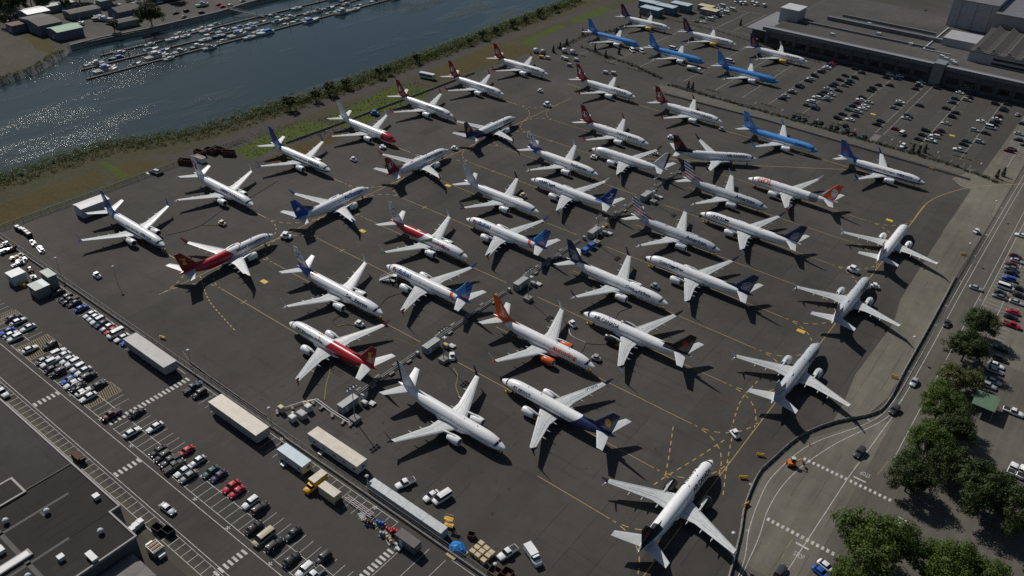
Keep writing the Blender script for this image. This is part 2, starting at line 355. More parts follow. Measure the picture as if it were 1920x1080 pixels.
# yellow stand-number plates painted on the tarmac
b = MB()
for (x, y) in [(-204.8,135.3),(-204.8,181.3),(-50.6,229.2),(-51.0,327.1),(-50.6,278.1),(-205.7,231.3),(-102.9,366.2),(-93.3,442.0),(-53.5,440.5)]: b.box((x, y, .046), (2.6, 1.7, .004))
tag(b.build('stand_marking', mat('stand_yellow', (.62, .40, .03), .7)), kind='structure')
# white markings
b = MB()
b.ribbon([(-420, 62.7), (-20, 62.7)], .16, ZM); b.ribbon([(-420, 64.4), (-183, 64.4)], .14, ZM); b.ribbon([(-178, 64.4), (-20, 64.4)], .14, ZM)
for x0, x1 in ((-246, -232), (-207.6, -184), (-177.5, -60)): b.ribbon([(x0, 69.0), (x1, 69.0)], .14, ZM)
k = -260.0
while k < -60:
    if not (-185 < k < -178 or -232.5 < k < -221 or -196 < k < -190.5):
        b.ribbon([(k, 64.5), (k, 73.6)], .11, ZM+.0004)
    k += 2.66
k = -262.0
b.ribbon([(-262, 89.9), (-183, 89.9)], .14, ZM); b.ribbon([(-178, 89.9), (-97, 89.9)], .14, ZM); b.ribbon([(-80, 89.9), (-50, 89.9)], .14, ZM)
while k < -97:
    if not -185 < k < -176.5: b.ribbon([(k, 84.6), (k, 89.8)], .11, ZM+.0004)
    k += 2.66
for x0, x1, y0, y1 in ((-180.3, -180.3, 65, 89), (-202.6, -202.6, 56, 62.4), (-162.2, -162.2, 56, 62.4), (-118.2, -118.2, 54, 62.3), (-92.5, -92.5, 74, 89)):   # zebra walks
    y = y0
    while y < y1: b.box((x0, y, ZM+.002), (1.9, .62, .004)); y += 1.25
b.ribbon([(-260, 55.4), (-30, 55.4)], .15, ZM); b.ribbon([(-260, 54.6), (-30, 54.6)], .10, ZM); b.ribbon([(-260, 51.6), (-60, 51.6)], .13, ZM)
k = -258
while k < -60: b.ribbon([(k, 51.7), (k, 54.5)], .13, ZM+.0004); k += 2.45
b.ribbon([(-100.5, 70), (-86, 70)], .12, ZM); b.ribbon([(-91, 74.5), (-91, 89)], .13, ZM); b.ribbon([(-86, 76), (-86, 89)], .12, ZM); b.ribbon([(-81, 76), (-81, 89)], .12, ZM)
for (x, y) in [(-229.8,64.7),(-214.3,64.8),(-199.2,64.3),(-183.8,64.2),(-168.4,63.9),(-140.3,63.7),(-126.8,63.4),(-111.1,63.1),(-215.3,91.6),(-176.6,90.8),(-140.6,90.3),(-104.5,89.6)]:   # walkway figures
    for a in range(5): b.bar((x, y, ZM), (x+.62*cos(a*1.2566+.3), y+.62*sin(a*1.2566+.3), ZM), .2, .004)
tag(b.build('car_park_marking', WHM), kind='structure')
b = MB()                                                             # hatched no-parking boxes
for x0, x1, y0, y1 in ((-231.2, -222.5, 64.8, 74.0), (-196.0, -190.0, 64.8, 74.2), (-251, -247, 64.8, 74)):
    b.ribbon([(x0, y0), (x1, y0)], .13, ZM); b.ribbon([(x0, y1), (x1, y1)], .13, ZM); b.ribbon([(x0, y0), (x0, y1)], .13, ZM+.0003); b.ribbon([(x1, y0), (x1, y1)], .13, ZM+.0003)
    q = x0-(y1-y0)*.25
    y = y0+.5
    while y < y1+1.6:
        a, c = (x0, y), (x1, y-1.7)
        if c[1] < y0: c = (x0+(y-y0)/1.7*(x1-x0), y0)
        if a[1] > y1: a = (x0+(y-y1)/1.7*(x1-x0), y1)
        b.ribbon([a, c], .14, ZM+.0006); y += .62
tag(b.build('hatched_marking', TAN), kind='structure')
b = MB()                                                             # far car park
ROWS = [-262, -240, -223, -192, -172, -156, -141, -122, -102.6, -84.3, -80.5, -62.5, -43.3]
for r in ROWS:
    y0, y1 = (417, 517) if r > -150 else (416, 520)
    if r == -43.3: y0, y1 = 412, 517
    b.ribbon([(r, y0), (r, y1)], .22, ZM)
    k = y0+1
    while k < y1-1:
        xa = r if r == -80.5 else r-5.0; xb = r if r == -84.3 else r+5.0
        b.ribbon([(xa, k), (xb, k)], .10, ZM+.0004); k += 2.66
k = -200
while k < -36: b.ribbon([(k, 404.6), (k, 409)], .13, ZM); k += 2.8 if int(k) % 3 else 5.6
for r in ROWS[5:]:
    b.box((r+9, 414, ZM), (.4, 2.6, .004)); b.box((r+9.5, 519, ZM), (.4, 2.6, .004))
for y in range(12): b.ribbon([(-84.2, 405+.9*y), (-80.6, 405+.9*y)], .35, ZM+.001)
dashes(b, [(-234.2,527.5),(-201.7,528.9),(-186.8,533.6)], .5, 1.0, 1.0, ZM); dashes(b, [(-233.0,580.7),(-208.5,585.7)], .5, 1.0, 1.0, ZM)
for pp in ([(-225.4,529.1),(-225.7,580.2)], [(-213.8,530.3),(-213.4,582.8)], [(-202.1,535.0),(-202.0,547.0)]): b.ribbon(pp, .25, ZM)
tag(b.build('far_car_park_marking', mat('marking_faded', (.30, .30, .28), .8, var=.4, scale=.6)), kind='structure')
b = MB()                                                             # service road
PATHL = smooth_path([(-26.3, 100), (-26.4, 128), (-30.0, 142), (-31.8, 152), (-32.4, 163), (-29.0, 180), (-19.5, 199), (-16.6, 212), (-16.2, 240), (-16.5, 320), (-15.6, 500)])
b.ribbon(PATHL, .16, ZM); b.ribbon([(x+1.6, y) for x, y in PATHL if y > 205], .16, ZM)
b.ribbon(smooth_path([(-25, 120), (-27, 140), (-29, 152), (-28.6, 166), (-24, 184), (-16.4, 203), (-14.6, 216)]), .16, ZM+.0003)
b.ribbon([(-18.5, 125), (-17.6, 150), (-16.8, 174), (-14.7, 206)], .18, ZM+.0006)
b.ribbon([(-9.4, 190), (-8.8, 600)], .16, ZM); b.ribbon([(-7.4, 262), (-7.0, 600)], .14, ZM)
k = -28.2
while k < -4.8: b.box((k, 173.8, ZM+.002), (.62, 1.15, .004)); k += 1.24
k = -27.6
while k < -10: b.box((k, 148.0, ZM+.002), (.62, 1.15, .004)); k += 1.24
b.box((-14.2, 175.9, ZM), (3.2, .5, .004)); b.box((-18.0, 145.5, ZM), (3.2, .5, .004))
for k in range(7): b.box((-1.2+.02*k, 166.5-.85*k+3, ZM+.004), (2.6, .4, .004))
k = 262.0
while k < 330:
    b.ribbon([(-7.0, k), (3.4, k)], .12, ZM); k += 2.66
b.ribbon([(-1.8, 262), (-1.8, 330)], .14, ZM+.0004)
k = 420
b.ribbon([(-24, 408), (-24, 500)], .15, ZM)
while k < 500: b.ribbon([(-29, k), (-19, k)], .12, ZM+.0004); k += 2.66
for (x, y) in [(-17.0,276.9),(-16.8,262.0),(-16.9,230.9),(-17.0,215.2),(-19.7,200.6),(-17.1,297.0),(-17.0,320.0),(-17.1,341.2),(-17.3,370.7),(-8.5,288.4),(-33.5,172.6),(-35.8,156.0),(-30.1,141.5)]:
    for a in range(5): b.bar((x, y, ZM+.001), (x+.5*cos(a*1.2566+.3), y+.5*sin(a*1.2566+.3), ZM+.001), .16, .004)
tag(b.build('road_marking', WHM), kind='structure')
def ground_text(name, s, c, length, height, rz, m):
    cu = bpy.data.curves.new('t', 'FONT'); cu.body = s; cu.resolution_u = 2
    ob = bpy.data.objects.new('t', cu); me = ob.to_mesh(); b = MB()
    vs = [v.co for v in me.vertices]; x0 = min(v.x for v in vs); x1 = max(v.x for v in vs); k = length/(x1-x0); cr, sr = cos(rz), sin(rz)
    b.add([(c[0]+(v.x-x0-(x1-x0)/2)*k*cr-(v.y-.35)*height*sr, c[1]+(v.x-x0-(x1-x0)/2)*k*sr+(v.y-.35)*height*cr, ZM+.001) for v in vs], [tuple(p.vertices) for p in me.polygons])
    ob.to_mesh_clear(); bpy.data.objects.remove(ob); bpy.data.curves.remove(cu)
    tag(b.build(name, m), kind='structure')
ground_text('stop_marking', 'STOP', (-17.6, 142.4), 2.4, 2.2, 0, WHM); ground_text('stop_marking', 'STOP', (-13.6, 178.6), 2.4, 2.2, pi, WHM)
b = MB()
for pp in ([(-10.3,187.4),(-11.1,180.7)], [(-14.2,198.1),(-14.7,192.4)], [(-16.0,184.1),(-16.8,178.9)], [(-17.1,229.4),(-17.2,224.1)], [(-20.6,145.8),(-20.7,142.5)], [(-20.6,140.6),(-20.5,139.2)], [(-18.1,246.0),(-18.0,257.2)]): b.ribbon(pp, .14, ZM+.001)
tag(b.build('lane_marking', TAN), kind='structure')
# ---------------------------------------------------------------- airliners
SEC = [(0, .02, 2.98, 2.92), (.12, .26, 3.17, 2.73), (.35, .47, 3.34, 2.55), (.7, .72, 3.52, 2.33), (1.3, 1.02, 3.78, 2.05), (2.0, 1.28, 4.05, 1.83), (2.7, 1.47, 4.45, 1.67),
       (3.4, 1.61, 4.78, 1.55), (4.5, 1.75, 5.05, 1.43), (6, 1.85, 5.27, 1.37), (7.5, 1.88, 5.35, 1.35), (12, 1.88, 5.35, 1.35), (17, 1.88, 5.35, 1.35), (22, 1.88, 5.35, 1.35),
       (26, 1.88, 5.35, 1.35), (28, 1.85, 5.35, 1.55), (30, 1.73, 5.34, 1.98), (32, 1.5, 5.28, 2.55), (34, 1.18, 5.18, 3.15),
       (36, .78, 5.05, 3.75), (37.5, .45, 4.92, 4.15), (38.4, .24, 4.8, 4.4), (38.75, .13, 4.72, 4.5)]
FWD, AFT = 1.5, 1.1            # plugs of the stretched variant
def XL(xm, lng):               # station from the nose -> local X (nose points to +X)
    x = 19.0 - xm
    if lng:
        if xm < 11: x += FWD
        elif xm > 24: x -= AFT
    return x
def fus(xm, th, off=0.0):
    """surface point at station xm, angle th from the top (positive = port)"""
    for a, b in zip(SEC, SEC[1:]):
        if a[0] <= xm <= b[0]: break
    t = (xm-a[0])/(b[0]-a[0]); hw, zt, zb = (a[i]+(b[i]-a[i])*t for i in (1, 2, 3))
    zc = (zt+zb)/2; hh = (zt-zb)/2
    return (hw+off)*sin(th), zc+(hh+off)*cos(th)
def mk_fuselage(lng):
    b = MB(); rings = []
    for q in SEC:
        rings.append([(XL(q[0], lng), fus(q[0], 2*pi*i/36)[0], fus(q[0], 2*pi*i/36)[1]) for i in range(36)])
    b.loft([r[::-1] for r in rings], 0, True)
    return b.mesh('fuselage', WHITE)
def surf_strip(b, lng, x0, x1, t0, t1, off=0.02, nx=1, nt=3, m=0):
    """patch hugging the fuselage between stations and angles, both sides separately"""
    vs = []
    for i in range(nx+1):
        xm = x0+(x1-x0)*i/nx
        for j in range(nt+1):
            th = t0+(t1-t0)*j/nt; y, z = fus(xm, th, off); vs.append((XL(xm, lng), y, z))
    fs = []
    for i in range(nx):
        for j in range(nt):
            q = (i*(nt+1)+j, i*(nt+1)+j+1, (i+1)*(nt+1)+j+1, (i+1)*(nt+1)+j)
            fs.append(q if t1 > t0 else q[::-1])
    b.add(vs, fs, m)
def mk_windows(lng):
    b = MB()
    for s in (1, -1):
        xm = 6.3
        while xm < 31.2:
            if not (12.2 < xm < 12.6):
                surf_strip(b, lng, xm, xm+.22, s*radians(79), s*radians(71), .015, 1, 1)
            xm += 0.508
        if lng:
            for k in range(3): 
                y0, z0 = fus(11, s*radians(79), .015); y1, z1 = fus(11, s*radians(71), .015); x = 19-11.1+FWD-.3-k*.508
                b.add([(x, y0, z0), (x, y1, z1), (x-.24, y1, z1), (x-.24, y0, z0)], [(0, 1, 2, 3)])
    return b.mesh('window_row', mat('cabin_glass', (.07, .08, .095), .2, var=0))
def mk_cockpit(lng):
    b = MB()
    for s in (1, -1):
        for x0, x1, a, c in ((2.08, 2.66, 3, 26), (2.12, 2.74, 28, 52), (2.35, 3.0, 54, 72)):
            surf_strip(b, lng, x0, x1, s*radians(a), s*radians(c), .02, 1, 3)
    return b.mesh('cockpit_window', GLASS)
def mk_door(lng, x0, w, s):
    b = MB(); e = .05
    for q in ((x0, x0+e, 58, 104), (x0+w-e, x0+w, 58, 104)): surf_strip(b, lng, q[0], q[1], s*radians(q[2]), s*radians(q[3]), .012, 1, 5)
    for q in ((58, 59.5), (102.5, 104)): surf_strip(b, lng, x0+e, x0+w-e, s*radians(q[0]), s*radians(q[1]), .012, 1, 1)
    return b.mesh('door', GREYP)
def airfoil(xl, xt, y, z, th, vert=False, n=7):
    """closed ring of a wing section; xl leading, xt trailing station (local X), th thickness"""
    up = []; dn = []
    for i in range(n+1):
        t = (1-cos(pi*i/n))/2; h = th*(2.969*math.sqrt(t)-1.26*t-3.516*t*t+2.843*t**3-1.036*t**4)/2*1.0
        x = xl+(xt-xl)*t
        if vert: up.append((x, y+h, z)); dn.append((x, y-h, z))
        else: up.append((x, y, z+h)); dn.append((x, y, z-h*0.75))
    return up+dn[-2:0:-1]
def wing_at(y):
    """leading and trailing station, height and thickness at span y"""
    T = [(1.2, 14.4, 21.6, 2.0, .85), (1.9, 15.0, 21.6, 2.08, .8), (2.6, 15.55, 21.55, 2.16, .72), (5.8, 17.27, 21.5, 2.5, .5), (11.5, 20.25, 23.15, 3.13, .32), (17.15, 23.2, 24.8, 3.76, .18)]
    for a, b in zip(T, T[1:]):
        if a[0] <= y <= b[0]: break
    t = (y-a[0])/(b[0]-a[0]); return tuple(a[i]+(b[i]-a[i])*t for i in range(1, 5))
def mk_wing(s):
    b = MB(); rings = []
    for y in (1.2, 1.9, 2.6, 5.8, 8.6, 11.5, 14.4, 17.15):
        l, t, z, h = wing_at(y); r = airfoil(19-l, 19-t, s*y, z, h); rings.append(r if s < 0 else r[::-1])
    b.loft(rings, 0, True)
    return b.mesh('wing', WINGM)
def mk_seams(s):
    """flap, slat and spoiler gaps on the upper side"""
    b = MB()
    def line(y0, c0, y1, c1, w):
        vs = []
        n = 6
        for i in range(n+1):
            y = y0+(y1-y0)*i/n; c = c0+(c1-c0)*i/n; l, t, z, h = wing_at(y); ch = t-l
            for d in (-w/2, w/2):
                cc = min(max(c+d/ch, .02), .99)
                hh = h*(2.969*math.sqrt(cc)-1.26*cc-3.516*cc*cc+2.843*cc**3-1.036*cc**4)/2
                vs.append((19-(l+ch*cc), s*y, z+hh+.02))
        fs = [(2*i, 2*i+1, 2*i+3, 2*i+2) for i in range(n)]
        b.add(vs, fs if s > 0 else [f[::-1] for f in fs], 0)
    line(2.4, .72, 5.8, .70, .07); line(5.8, .70, 12.3, .66, .07); line(12.6, .68, 16.4, .66, .06)
    line(3.0, .12, 16.6, .17, .06); line(6.4, .50, 12.0, .46, .05)
    return b.mesh('flap_seam', mat('seam_dark', (.12, .12, .125), .7))
def mk_slat(s):
    b = MB(); vs = []; n = 10
    for i in range(n+1):
        y = 5.6+(16.8-5.6)*i/n; l, t, z, h = wing_at(y); ch = t-l
        for cc in (.0, .03, .09):
            hh = h*(2.969*math.sqrt(cc)-1.26*cc-3.516*cc*cc+2.843*cc**3-1.036*cc**4)/2
            vs.append((19-(l+ch*cc)+(.015 if cc == 0 else 0), s*y, z+hh+.012))
    fs = []
    for i in range(n):
        for k in (0, 1):
            f = (3*i+k, 3*i+k+1, 3*i+k+4, 3*i+k+3); fs.append(f if s > 0 else f[::-1])
    return b.add(vs, fs, 0, True).mesh('slat', mat('slat_metal', (.62, .64, .66), .3, .35))
def mk_fairing(s, y):
    b = MB(); l, t, z, h = wing_at(y)
    b.loft([[(19-t+d, s*y+r*sin(a), z-.28+dz+r*1.5*cos(a)) for a in [2*pi*i/8 for i in range(8)]] for d, r, dz in ((2.2, .03, .1), (1.4, .17, 0), (.2, .2, -.03), (-.75, .13, .05), (-1.25, .02, .16))], 0, True)
    return b.mesh('flap_fairing', LIGHTGREY)
def mk_winglet(s, up):
    b = MB()
    if up: st = [(17.13, 3.76, 23.2, 24.8, .16), (17.42, 4.02, 23.75, 25.0, .14), (17.62, 4.7, 24.4, 25.4, .11), (17.97, 6.25, 25.85, 26.35, .05)]
    else: st = [(17.13, 3.72, 23.6, 24.8, .13), (17.5, 3.45, 24.2, 25.1, .11), (17.9, 2.75, 25.3, 25.75, .05)]
    rings = []
    for y, z, l, t, h in st:
        r = []
        for k, (c, e) in enumerate(((0, 0), (.3, 1), (1, .1), (.3, -1))):
            r.append((19-(l+(t-l)*c), s*(y-(e*h/2)*(.9 if up else .6)), z+(e*h/2)*(.3 if up else .7)))
        rings.append(r if s < 0 else r[::-1])
    b.loft(rings, 0, False)
    return b.mesh('winglet', WHITE)
def mk_engine():
    """parts of one engine, centred on its own axis, inlet towards +X"""
    n = 28; p = {}
    b = MB(); b.revolve([(1.1, -.12), (1.2, -.5), (1.27, -1.2), (1.25, -2.2), (1.13, -3.2), (.97, -4.0), (.93, -4.02), (.9, -3.0)][::-1], n=n, axis='x', cap=False); p['nacelle'] = b.mesh('nacelle', WHITE)
    b = MB(); b.revolve([(1.1, -.12), (1.07, -.03), (1.0, 0), (.94, -.06), (.92, -.3), (.95, -1.0)], n=n, axis='x', cap=False)
    for i in range(len(b.f)): b.f[i] = b.f[i][::-1]
    p['inlet_lip'] = b.mesh('inlet_lip', mat('inlet_chrome', (.68, .69, .7), .22, .6))
    b = MB(); b.revolve([(.95, -.9), (.34, -.86), (.3, -.7), (.12, -.42), (.02, -.36)], n=16, axis='x'); p['fan'] = b.mesh('fan', mat('fan_dark', (.03, .03, .035), .4, .5))
    b = MB(); b.revolve([(.72, -3.3), (.62, -4.3), (.48, -4.75), (.4, -4.75), (.3, -4.6), (.05, -5.5)][::-1], n=16, axis='x'); p['exhaust_cone'] = b.mesh('exhaust_cone', mat('hot_metal', (.16, .14, .12), .45, .8))
    b = MB()
    b.loft([[(x, w, z0), (x, -w, z0), (x, -w, z1), (x, w, z1)] for x, w, z0, z1 in ((-1.1, .05, 1.0, 1.27), (-2.2, .2, .9, 1.42), (-4.2, .24, .55, 1.3), (-5.6, .2, .7, 1.0), (-7.2, .06, .75, .9))], 0, False)
    p['pylon'] = b.mesh('pylon', LIGHTGREY)
    return p
def mk_fin(lng):
    b = MB(); dx = -AFT if lng else 0
    st = [(5.0, 30.6, 37.35, .42), (6.6, 32.2, 37.85, .40), (9.0, 34.2, 38.45, .32), (12.0, 36.75, 39.2, .2), (12.28, 37.15, 39.25, .1)]
    b.loft([airfoil(19-l+dx, 19-t+dx, 0, z, h, True)[::-1] for z, l, t, h in st], 0, True)
    # dorsal fillet
    b.add([(19-27.6+dx, 0, 5.33), (19-31.6+dx, .16, 5.28), (19-31.6+dx, -.16, 5.28), (19-31.9+dx, 0, 6.35)], [(0, 3, 1), (0, 2, 3), (1, 3, 2)], 0)
    return b.mesh('fin', WHITE)
def mk_stab(s, lng):
    b = MB(); dx = -AFT if lng else 0
    rings = []
    for y, l, t, z, h in ((.45, 32.9, 37.15, 4.45, .36), (7.18, 37.35, 39.25, 5.28, .14)):
        r = airfoil(19-l+dx, 19-t+dx, s*y, z, h); rings.append(r if s < 0 else r[::-1])
    b.loft(rings, 0, True)
    return b.mesh('stabiliser', WINGM)
def mk_gear(x, y, r, w, gap, ztop):
    b = MB(); b.tube((x, y, r), (x, y, ztop), .12, .14, 8, 0); b.tube((x, y-gap, r), (x, y+gap, r), .07, n=6, m=0)
    b.bar((x, y, .9), (x+1.0, y*.9, ztop), .1, m=0)
    for e in (-1, 1):
        b.revolve([(r*.55, -w/2), (r*.92, -w/2), (r, -w*.25), (r, w*.25), (r*.92, w/2), (r*.55, w/2)], (x, y+e*gap, r), 16, 1, 'y')
    return b.mesh('landing_gear', [LIGHTGREY, DARK])
def mk_belly():
    b = MB()
    rings = []
    for x, w, zb, zt in ((12.0, 1.2, 1.5, 2.2), (13.6, 1.95, 1.12, 2.45), (16, 2.2, 1.0, 2.55), (20, 2.2, 1.0, 2.5), (22, 1.95, 1.15, 2.3), (23.8, 1.2, 1.5, 2.1)):
        rings.append([(19-x, w*(abs(cos(a))**.7)*(1 if cos(a) > 0 else -1), (zb+zt)/2+(zt-zb)/2*sin(a)) for a in [2*pi*i/16 for i in range(16)]])
    return b.loft(rings[::-1], 0, True).mesh('wing_fairing', WHITE)
def mk_dome():
    b = MB(); rings = []
    for x, w, h in ((-1.1, .02, .0), (-.8, .32, .16), (-.2, .42, .26), (.5, .4, .25), (1.1, .05, .02)):
        rings.append([(x, w*cos(a), (h+.25)*sin(a)-.25 if sin(a) > 0 else -.25) for a in [2*pi*i/12 for i in range(12)]])
    return b.loft(rings, 0, True).mesh('antenna_dome', WHITE)
def mk_blade():
    b = MB(); b.loft([[(.2, .02, -.1), (-.2, .02, -.1), (-.2, -.02, -.1), (.2, -.02, -.1)], [(-.05, .01, .3), (-.22, .01, .3), (-.22, -.01, .3), (-.05, -.01, .3)]], 0, False)
    return b.mesh('antenna_blade', DARK)
# wing paint: pale grey box, slightly streaked
WINGM, _N, _L, _B = nodes_of('wing_grey'); _h = SH(WINGM)
_n1 = _h.noise(_h.pos('object'), 1.2, 4); _L.new(_h.mix(_h.rng(_n1, .3, .7, 0, 1), (.46, .48, .49), (.60, .62, .62)), _B.inputs['Base Color']); _B.inputs['Roughness'].default_value = .38
def livery(name, base, layers, rough=.28, under=None):
    """paint scheme: layers of (colour, [conditions]); (a,b,c): a*station+b*z+c>0, ('in'|'out',x,z,rx,rz): ellipse"""
    if name in _MC: return _MC[name]
    m, N, L, B = nodes_of('paint_'+name); _MC[name] = m; h = SH(m)
    p = h.pos('object'); x, y, z = h.xyz(p)[0], h.xyz(p)[1], h.xyz(p)[2]
    st = h.mth('SUBTRACT', 19.0, x)
    n = h.rng(h.noise(p, .9, 5), .3, .7, .93, 1.04)
    mp = N.new('ShaderNodeMapping'); L.new(p, mp.inputs['Vector']); mp.inputs['Scale'].default_value = (.12, 1.6, 1.6)
    n = h.mth('MULTIPLY', n, h.rng(h.noise(mp.outputs[0], 1.0, 5, .7), .5, .75, 1.0, .94))                    # streaky grime
    fr = h.mth('LESS_THAN', h.mth('FRACT', h.mth('DIVIDE', st, 2.54)), .022); n = h.mth('MULTIPLY', n, h.mth('SUBTRACT', 1.0, h.mth('MULTIPLY', fr, .12)))   # skin joints
    cur = tuple(base)
    for col, conds in layers:
        k = None
        for c in conds:
            if c[0] in ('in', 'out'):
                dx = h.mth('DIVIDE', h.mth('SUBTRACT', st, c[1]), c[3]); dz = h.mth('DIVIDE', h.mth('SUBTRACT', z, c[2]), c[4])
                r2 = h.mth('ADD', h.mth('MULTIPLY', dx, dx), h.mth('MULTIPLY', dz, dz))
                q = h.mth('LESS_THAN', r2, 1.0) if c[0] == 'in' else h.mth('GREATER_THAN', r2, 1.0)
            elif c[0] == 'mod':      # stripes: frac((a*st+b*z)/period) < duty
                w = h.mth('FRACT', h.mth('DIVIDE', h.mth('ADD', h.mth('MULTIPLY', st, c[1]), h.mth('MULTIPLY', z, c[2])), c[3]))
                q = h.mth('LESS_THAN', w, c[4])
            else:
                q = h.mth('GREATER_THAN', h.mth('ADD', h.mth('MULTIPLY', st, c[0]), h.mth('MULTIPLY', z, c[1])), -c[2])
            k = q if k is None else h.mth('MULTIPLY', k, q)
        cur = h.mix(k, cur, tuple(col))
    if isinstance(cur, tuple): cur = h.mix(0.0, cur, cur)
    v = N.new('ShaderNodeVectorMath'); v.operation = 'SCALE'; L.new(cur, v.inputs[0]); L.new(n, v.inputs['Scale'])
    L.new(v.outputs[0], B.inputs['Base Color']); B.inputs['Roughness'].default_value = rough
    B.inputs['Coat Weight'].default_value = .25; B.inputs['Coat Roughness'].default_value = .08
    return m
_TM = {}
def text_flat(s):
    """outline mesh of a word, height of capitals about 1: (verts, faces, width)"""
    if s in _TM: return _TM[s]
    cu = bpy.data.curves.new('t', 'FONT'); cu.body = s; cu.resolution_u = 3; cu.offset = 0.028
    ob = bpy.data.objects.new('t', cu); me = ob.to_mesh()
    bm = bmesh.new(); bm.from_mesh(me)
    k = -0.3
    while k < 1.1:
        bmesh.ops.bisect_plane(bm, geom=bm.verts[:]+bm.edges[:]+bm.faces[:], plane_co=(0, k, 0), plane_no=(0, 1, 0)); k += 0.12
    bm.verts.index_update()
    vs = [(v.co.x, v.co.y) for v in bm.verts]; fs = [[v.index for v in f.verts] for f in bm.faces]
    bm.free(); ob.to_mesh_clear(); bpy.data.objects.remove(ob); bpy.data.curves.remove(cu)
    x0 = min(v[0] for v in vs); x1 = max(v[0] for v in vs); vs = [(v[0]-x0, v[1]) for v in vs]
    _TM[s] = (vs, fs, x1-x0); return _TM[s]
def fus_text(s, lng, x0, length, height, th0, side):
    vs, fs, w = text_flat(s); kx = length/w; out = []
    for u, v in vs:
        xm = x0+u*kx if side > 0 else x0+length-u*kx
        th = side*(radians(th0)-v*height/1.95); y, z = fus(min(max(xm, 0), 38.7), th, .025); out.append((XL(xm, lng), y, z))
    b = MB(); b.add(out, fs); return b
def flat_text(s, length, height):
    vs, fs, w = text_flat(s); k = length/w; return [(v[0]*k, v[1]*height) for v in vs], fs
NAVY = (.012, .022, .09); BLUE = (.015, .09, .38); RED = (.42, .012, .025); DRED = (.25, .008, .02); WHT = (.84, .845, .855); GRY = (.42, .44, .47); BLK = (.010, .009, .011)
GOLD = (.62, .36, .03); SKY = (.05, .25, .62); ORNG = (.72, .11, .012); GREEN = (.02, .22, .03); SILV = (.50, .53, .56); LSKY = (.085, .31, .72)
def above(z): return (0, 1, -z)
def below(z): return (0, -1, z)
def aft(x): return (1, 0, -x)
def fore(x): return (-1, 0, x)
MESH = {}
for lg in (0, 1):
    MESH[lg] = dict(fuselage=mk_fuselage(lg), window_row=mk_windows(lg), cockpit=mk_cockpit(lg), fin=mk_fin(lg),
                    stab={1: mk_stab(1, lg), -1: mk_stab(-1, lg)},
                    doors=[mk_door(lg, x, w, s) for x, w in ((4.6, .86), (30.6, .8)) for s in (1, -1)],
                    exits=[mk_door(lg, 17.2, .5, s) for s in (1, -1)])
WING = {s: mk_wing(s) for s in (1, -1)}; SEAM = {s: mk_seams(s) for s in (1, -1)}; SLAT = {s: mk_slat(s) for s in (1, -1)}
FAIR = {(s, y): mk_fairing(s, y) for s in (1, -1) for y in (4.1, 8.0, 11.2)}
WLET = {(s, u): mk_winglet(s, u) for s in (1, -1) for u in (0, 1)}
ENG = mk_engine(); BELLY = mk_belly(); DOME = mk_dome(); BLADE = mk_blade()
GEARN = {0: mk_gear(19-4.0, 0, .34, .22, .2, 1.9), 1: mk_gear(19-4.0+FWD, 0, .34, .22, .2, 1.9)}
GEARM = {s: mk_gear(19-19.6, s*2.86, .57, .4, .43, 2.2) for s in (1, -1)}
def fin_disc(m, x, z, rx, rz, colr, y0, lng, name='tail_emblem', parent=None, n=20):
    """flat badge on both faces of the fin"""
    o = None
    for s in (1, -1):
        b = MB(); dx = -AFT if lng else 0
        vs = [(19-x+dx+rx*cos(2*pi*i/n), s*y0, z+rz*sin(2*pi*i/n)) for i in range(n)]
        b.add(vs, [tuple(range(n)) if s < 0 else tuple(range(n-1, -1, -1))]); b.build(name, m, parent)
def fin_poly(parent, pts, m, y0, lng, name='tail_emblem'):
    for s in (1, -1):
        b = MB(); dx = -AFT if lng else 0; vs = [(19-x+dx, s*y0, z) for x, z in pts]
        b.add(vs, [tuple(range(len(vs)))]); b.build(name, m, parent)
def ring_pts(x, z, r0, r1, n=28):
    return [(x+r1*cos(2*pi*i/n), z+r1*sin(2*pi*i/n)) for i in range(n+1)]+[(x+r0*cos(2*pi*i/n), z+r0*sin(2*pi*i/n)) for i in range(n, -1, -1)]
def solid(n, c, r=.3): return mat('paint_'+n, c, r, var=.06)
_PM = dict(white=solid('white', WHT), navy=solid('navy', NAVY), blue=solid('blue', BLUE), red=solid('red', RED), dred=solid('dark_red', DRED), black=solid('black', BLK),
           orange=solid('orange', ORNG), green=solid('green', GREEN), gold=solid('gold', GOLD), grey=solid('grey', GRY), silver=solid('silver', SILV), sky=solid('sky', SKY), lsky=solid('light_sky', LSKY))
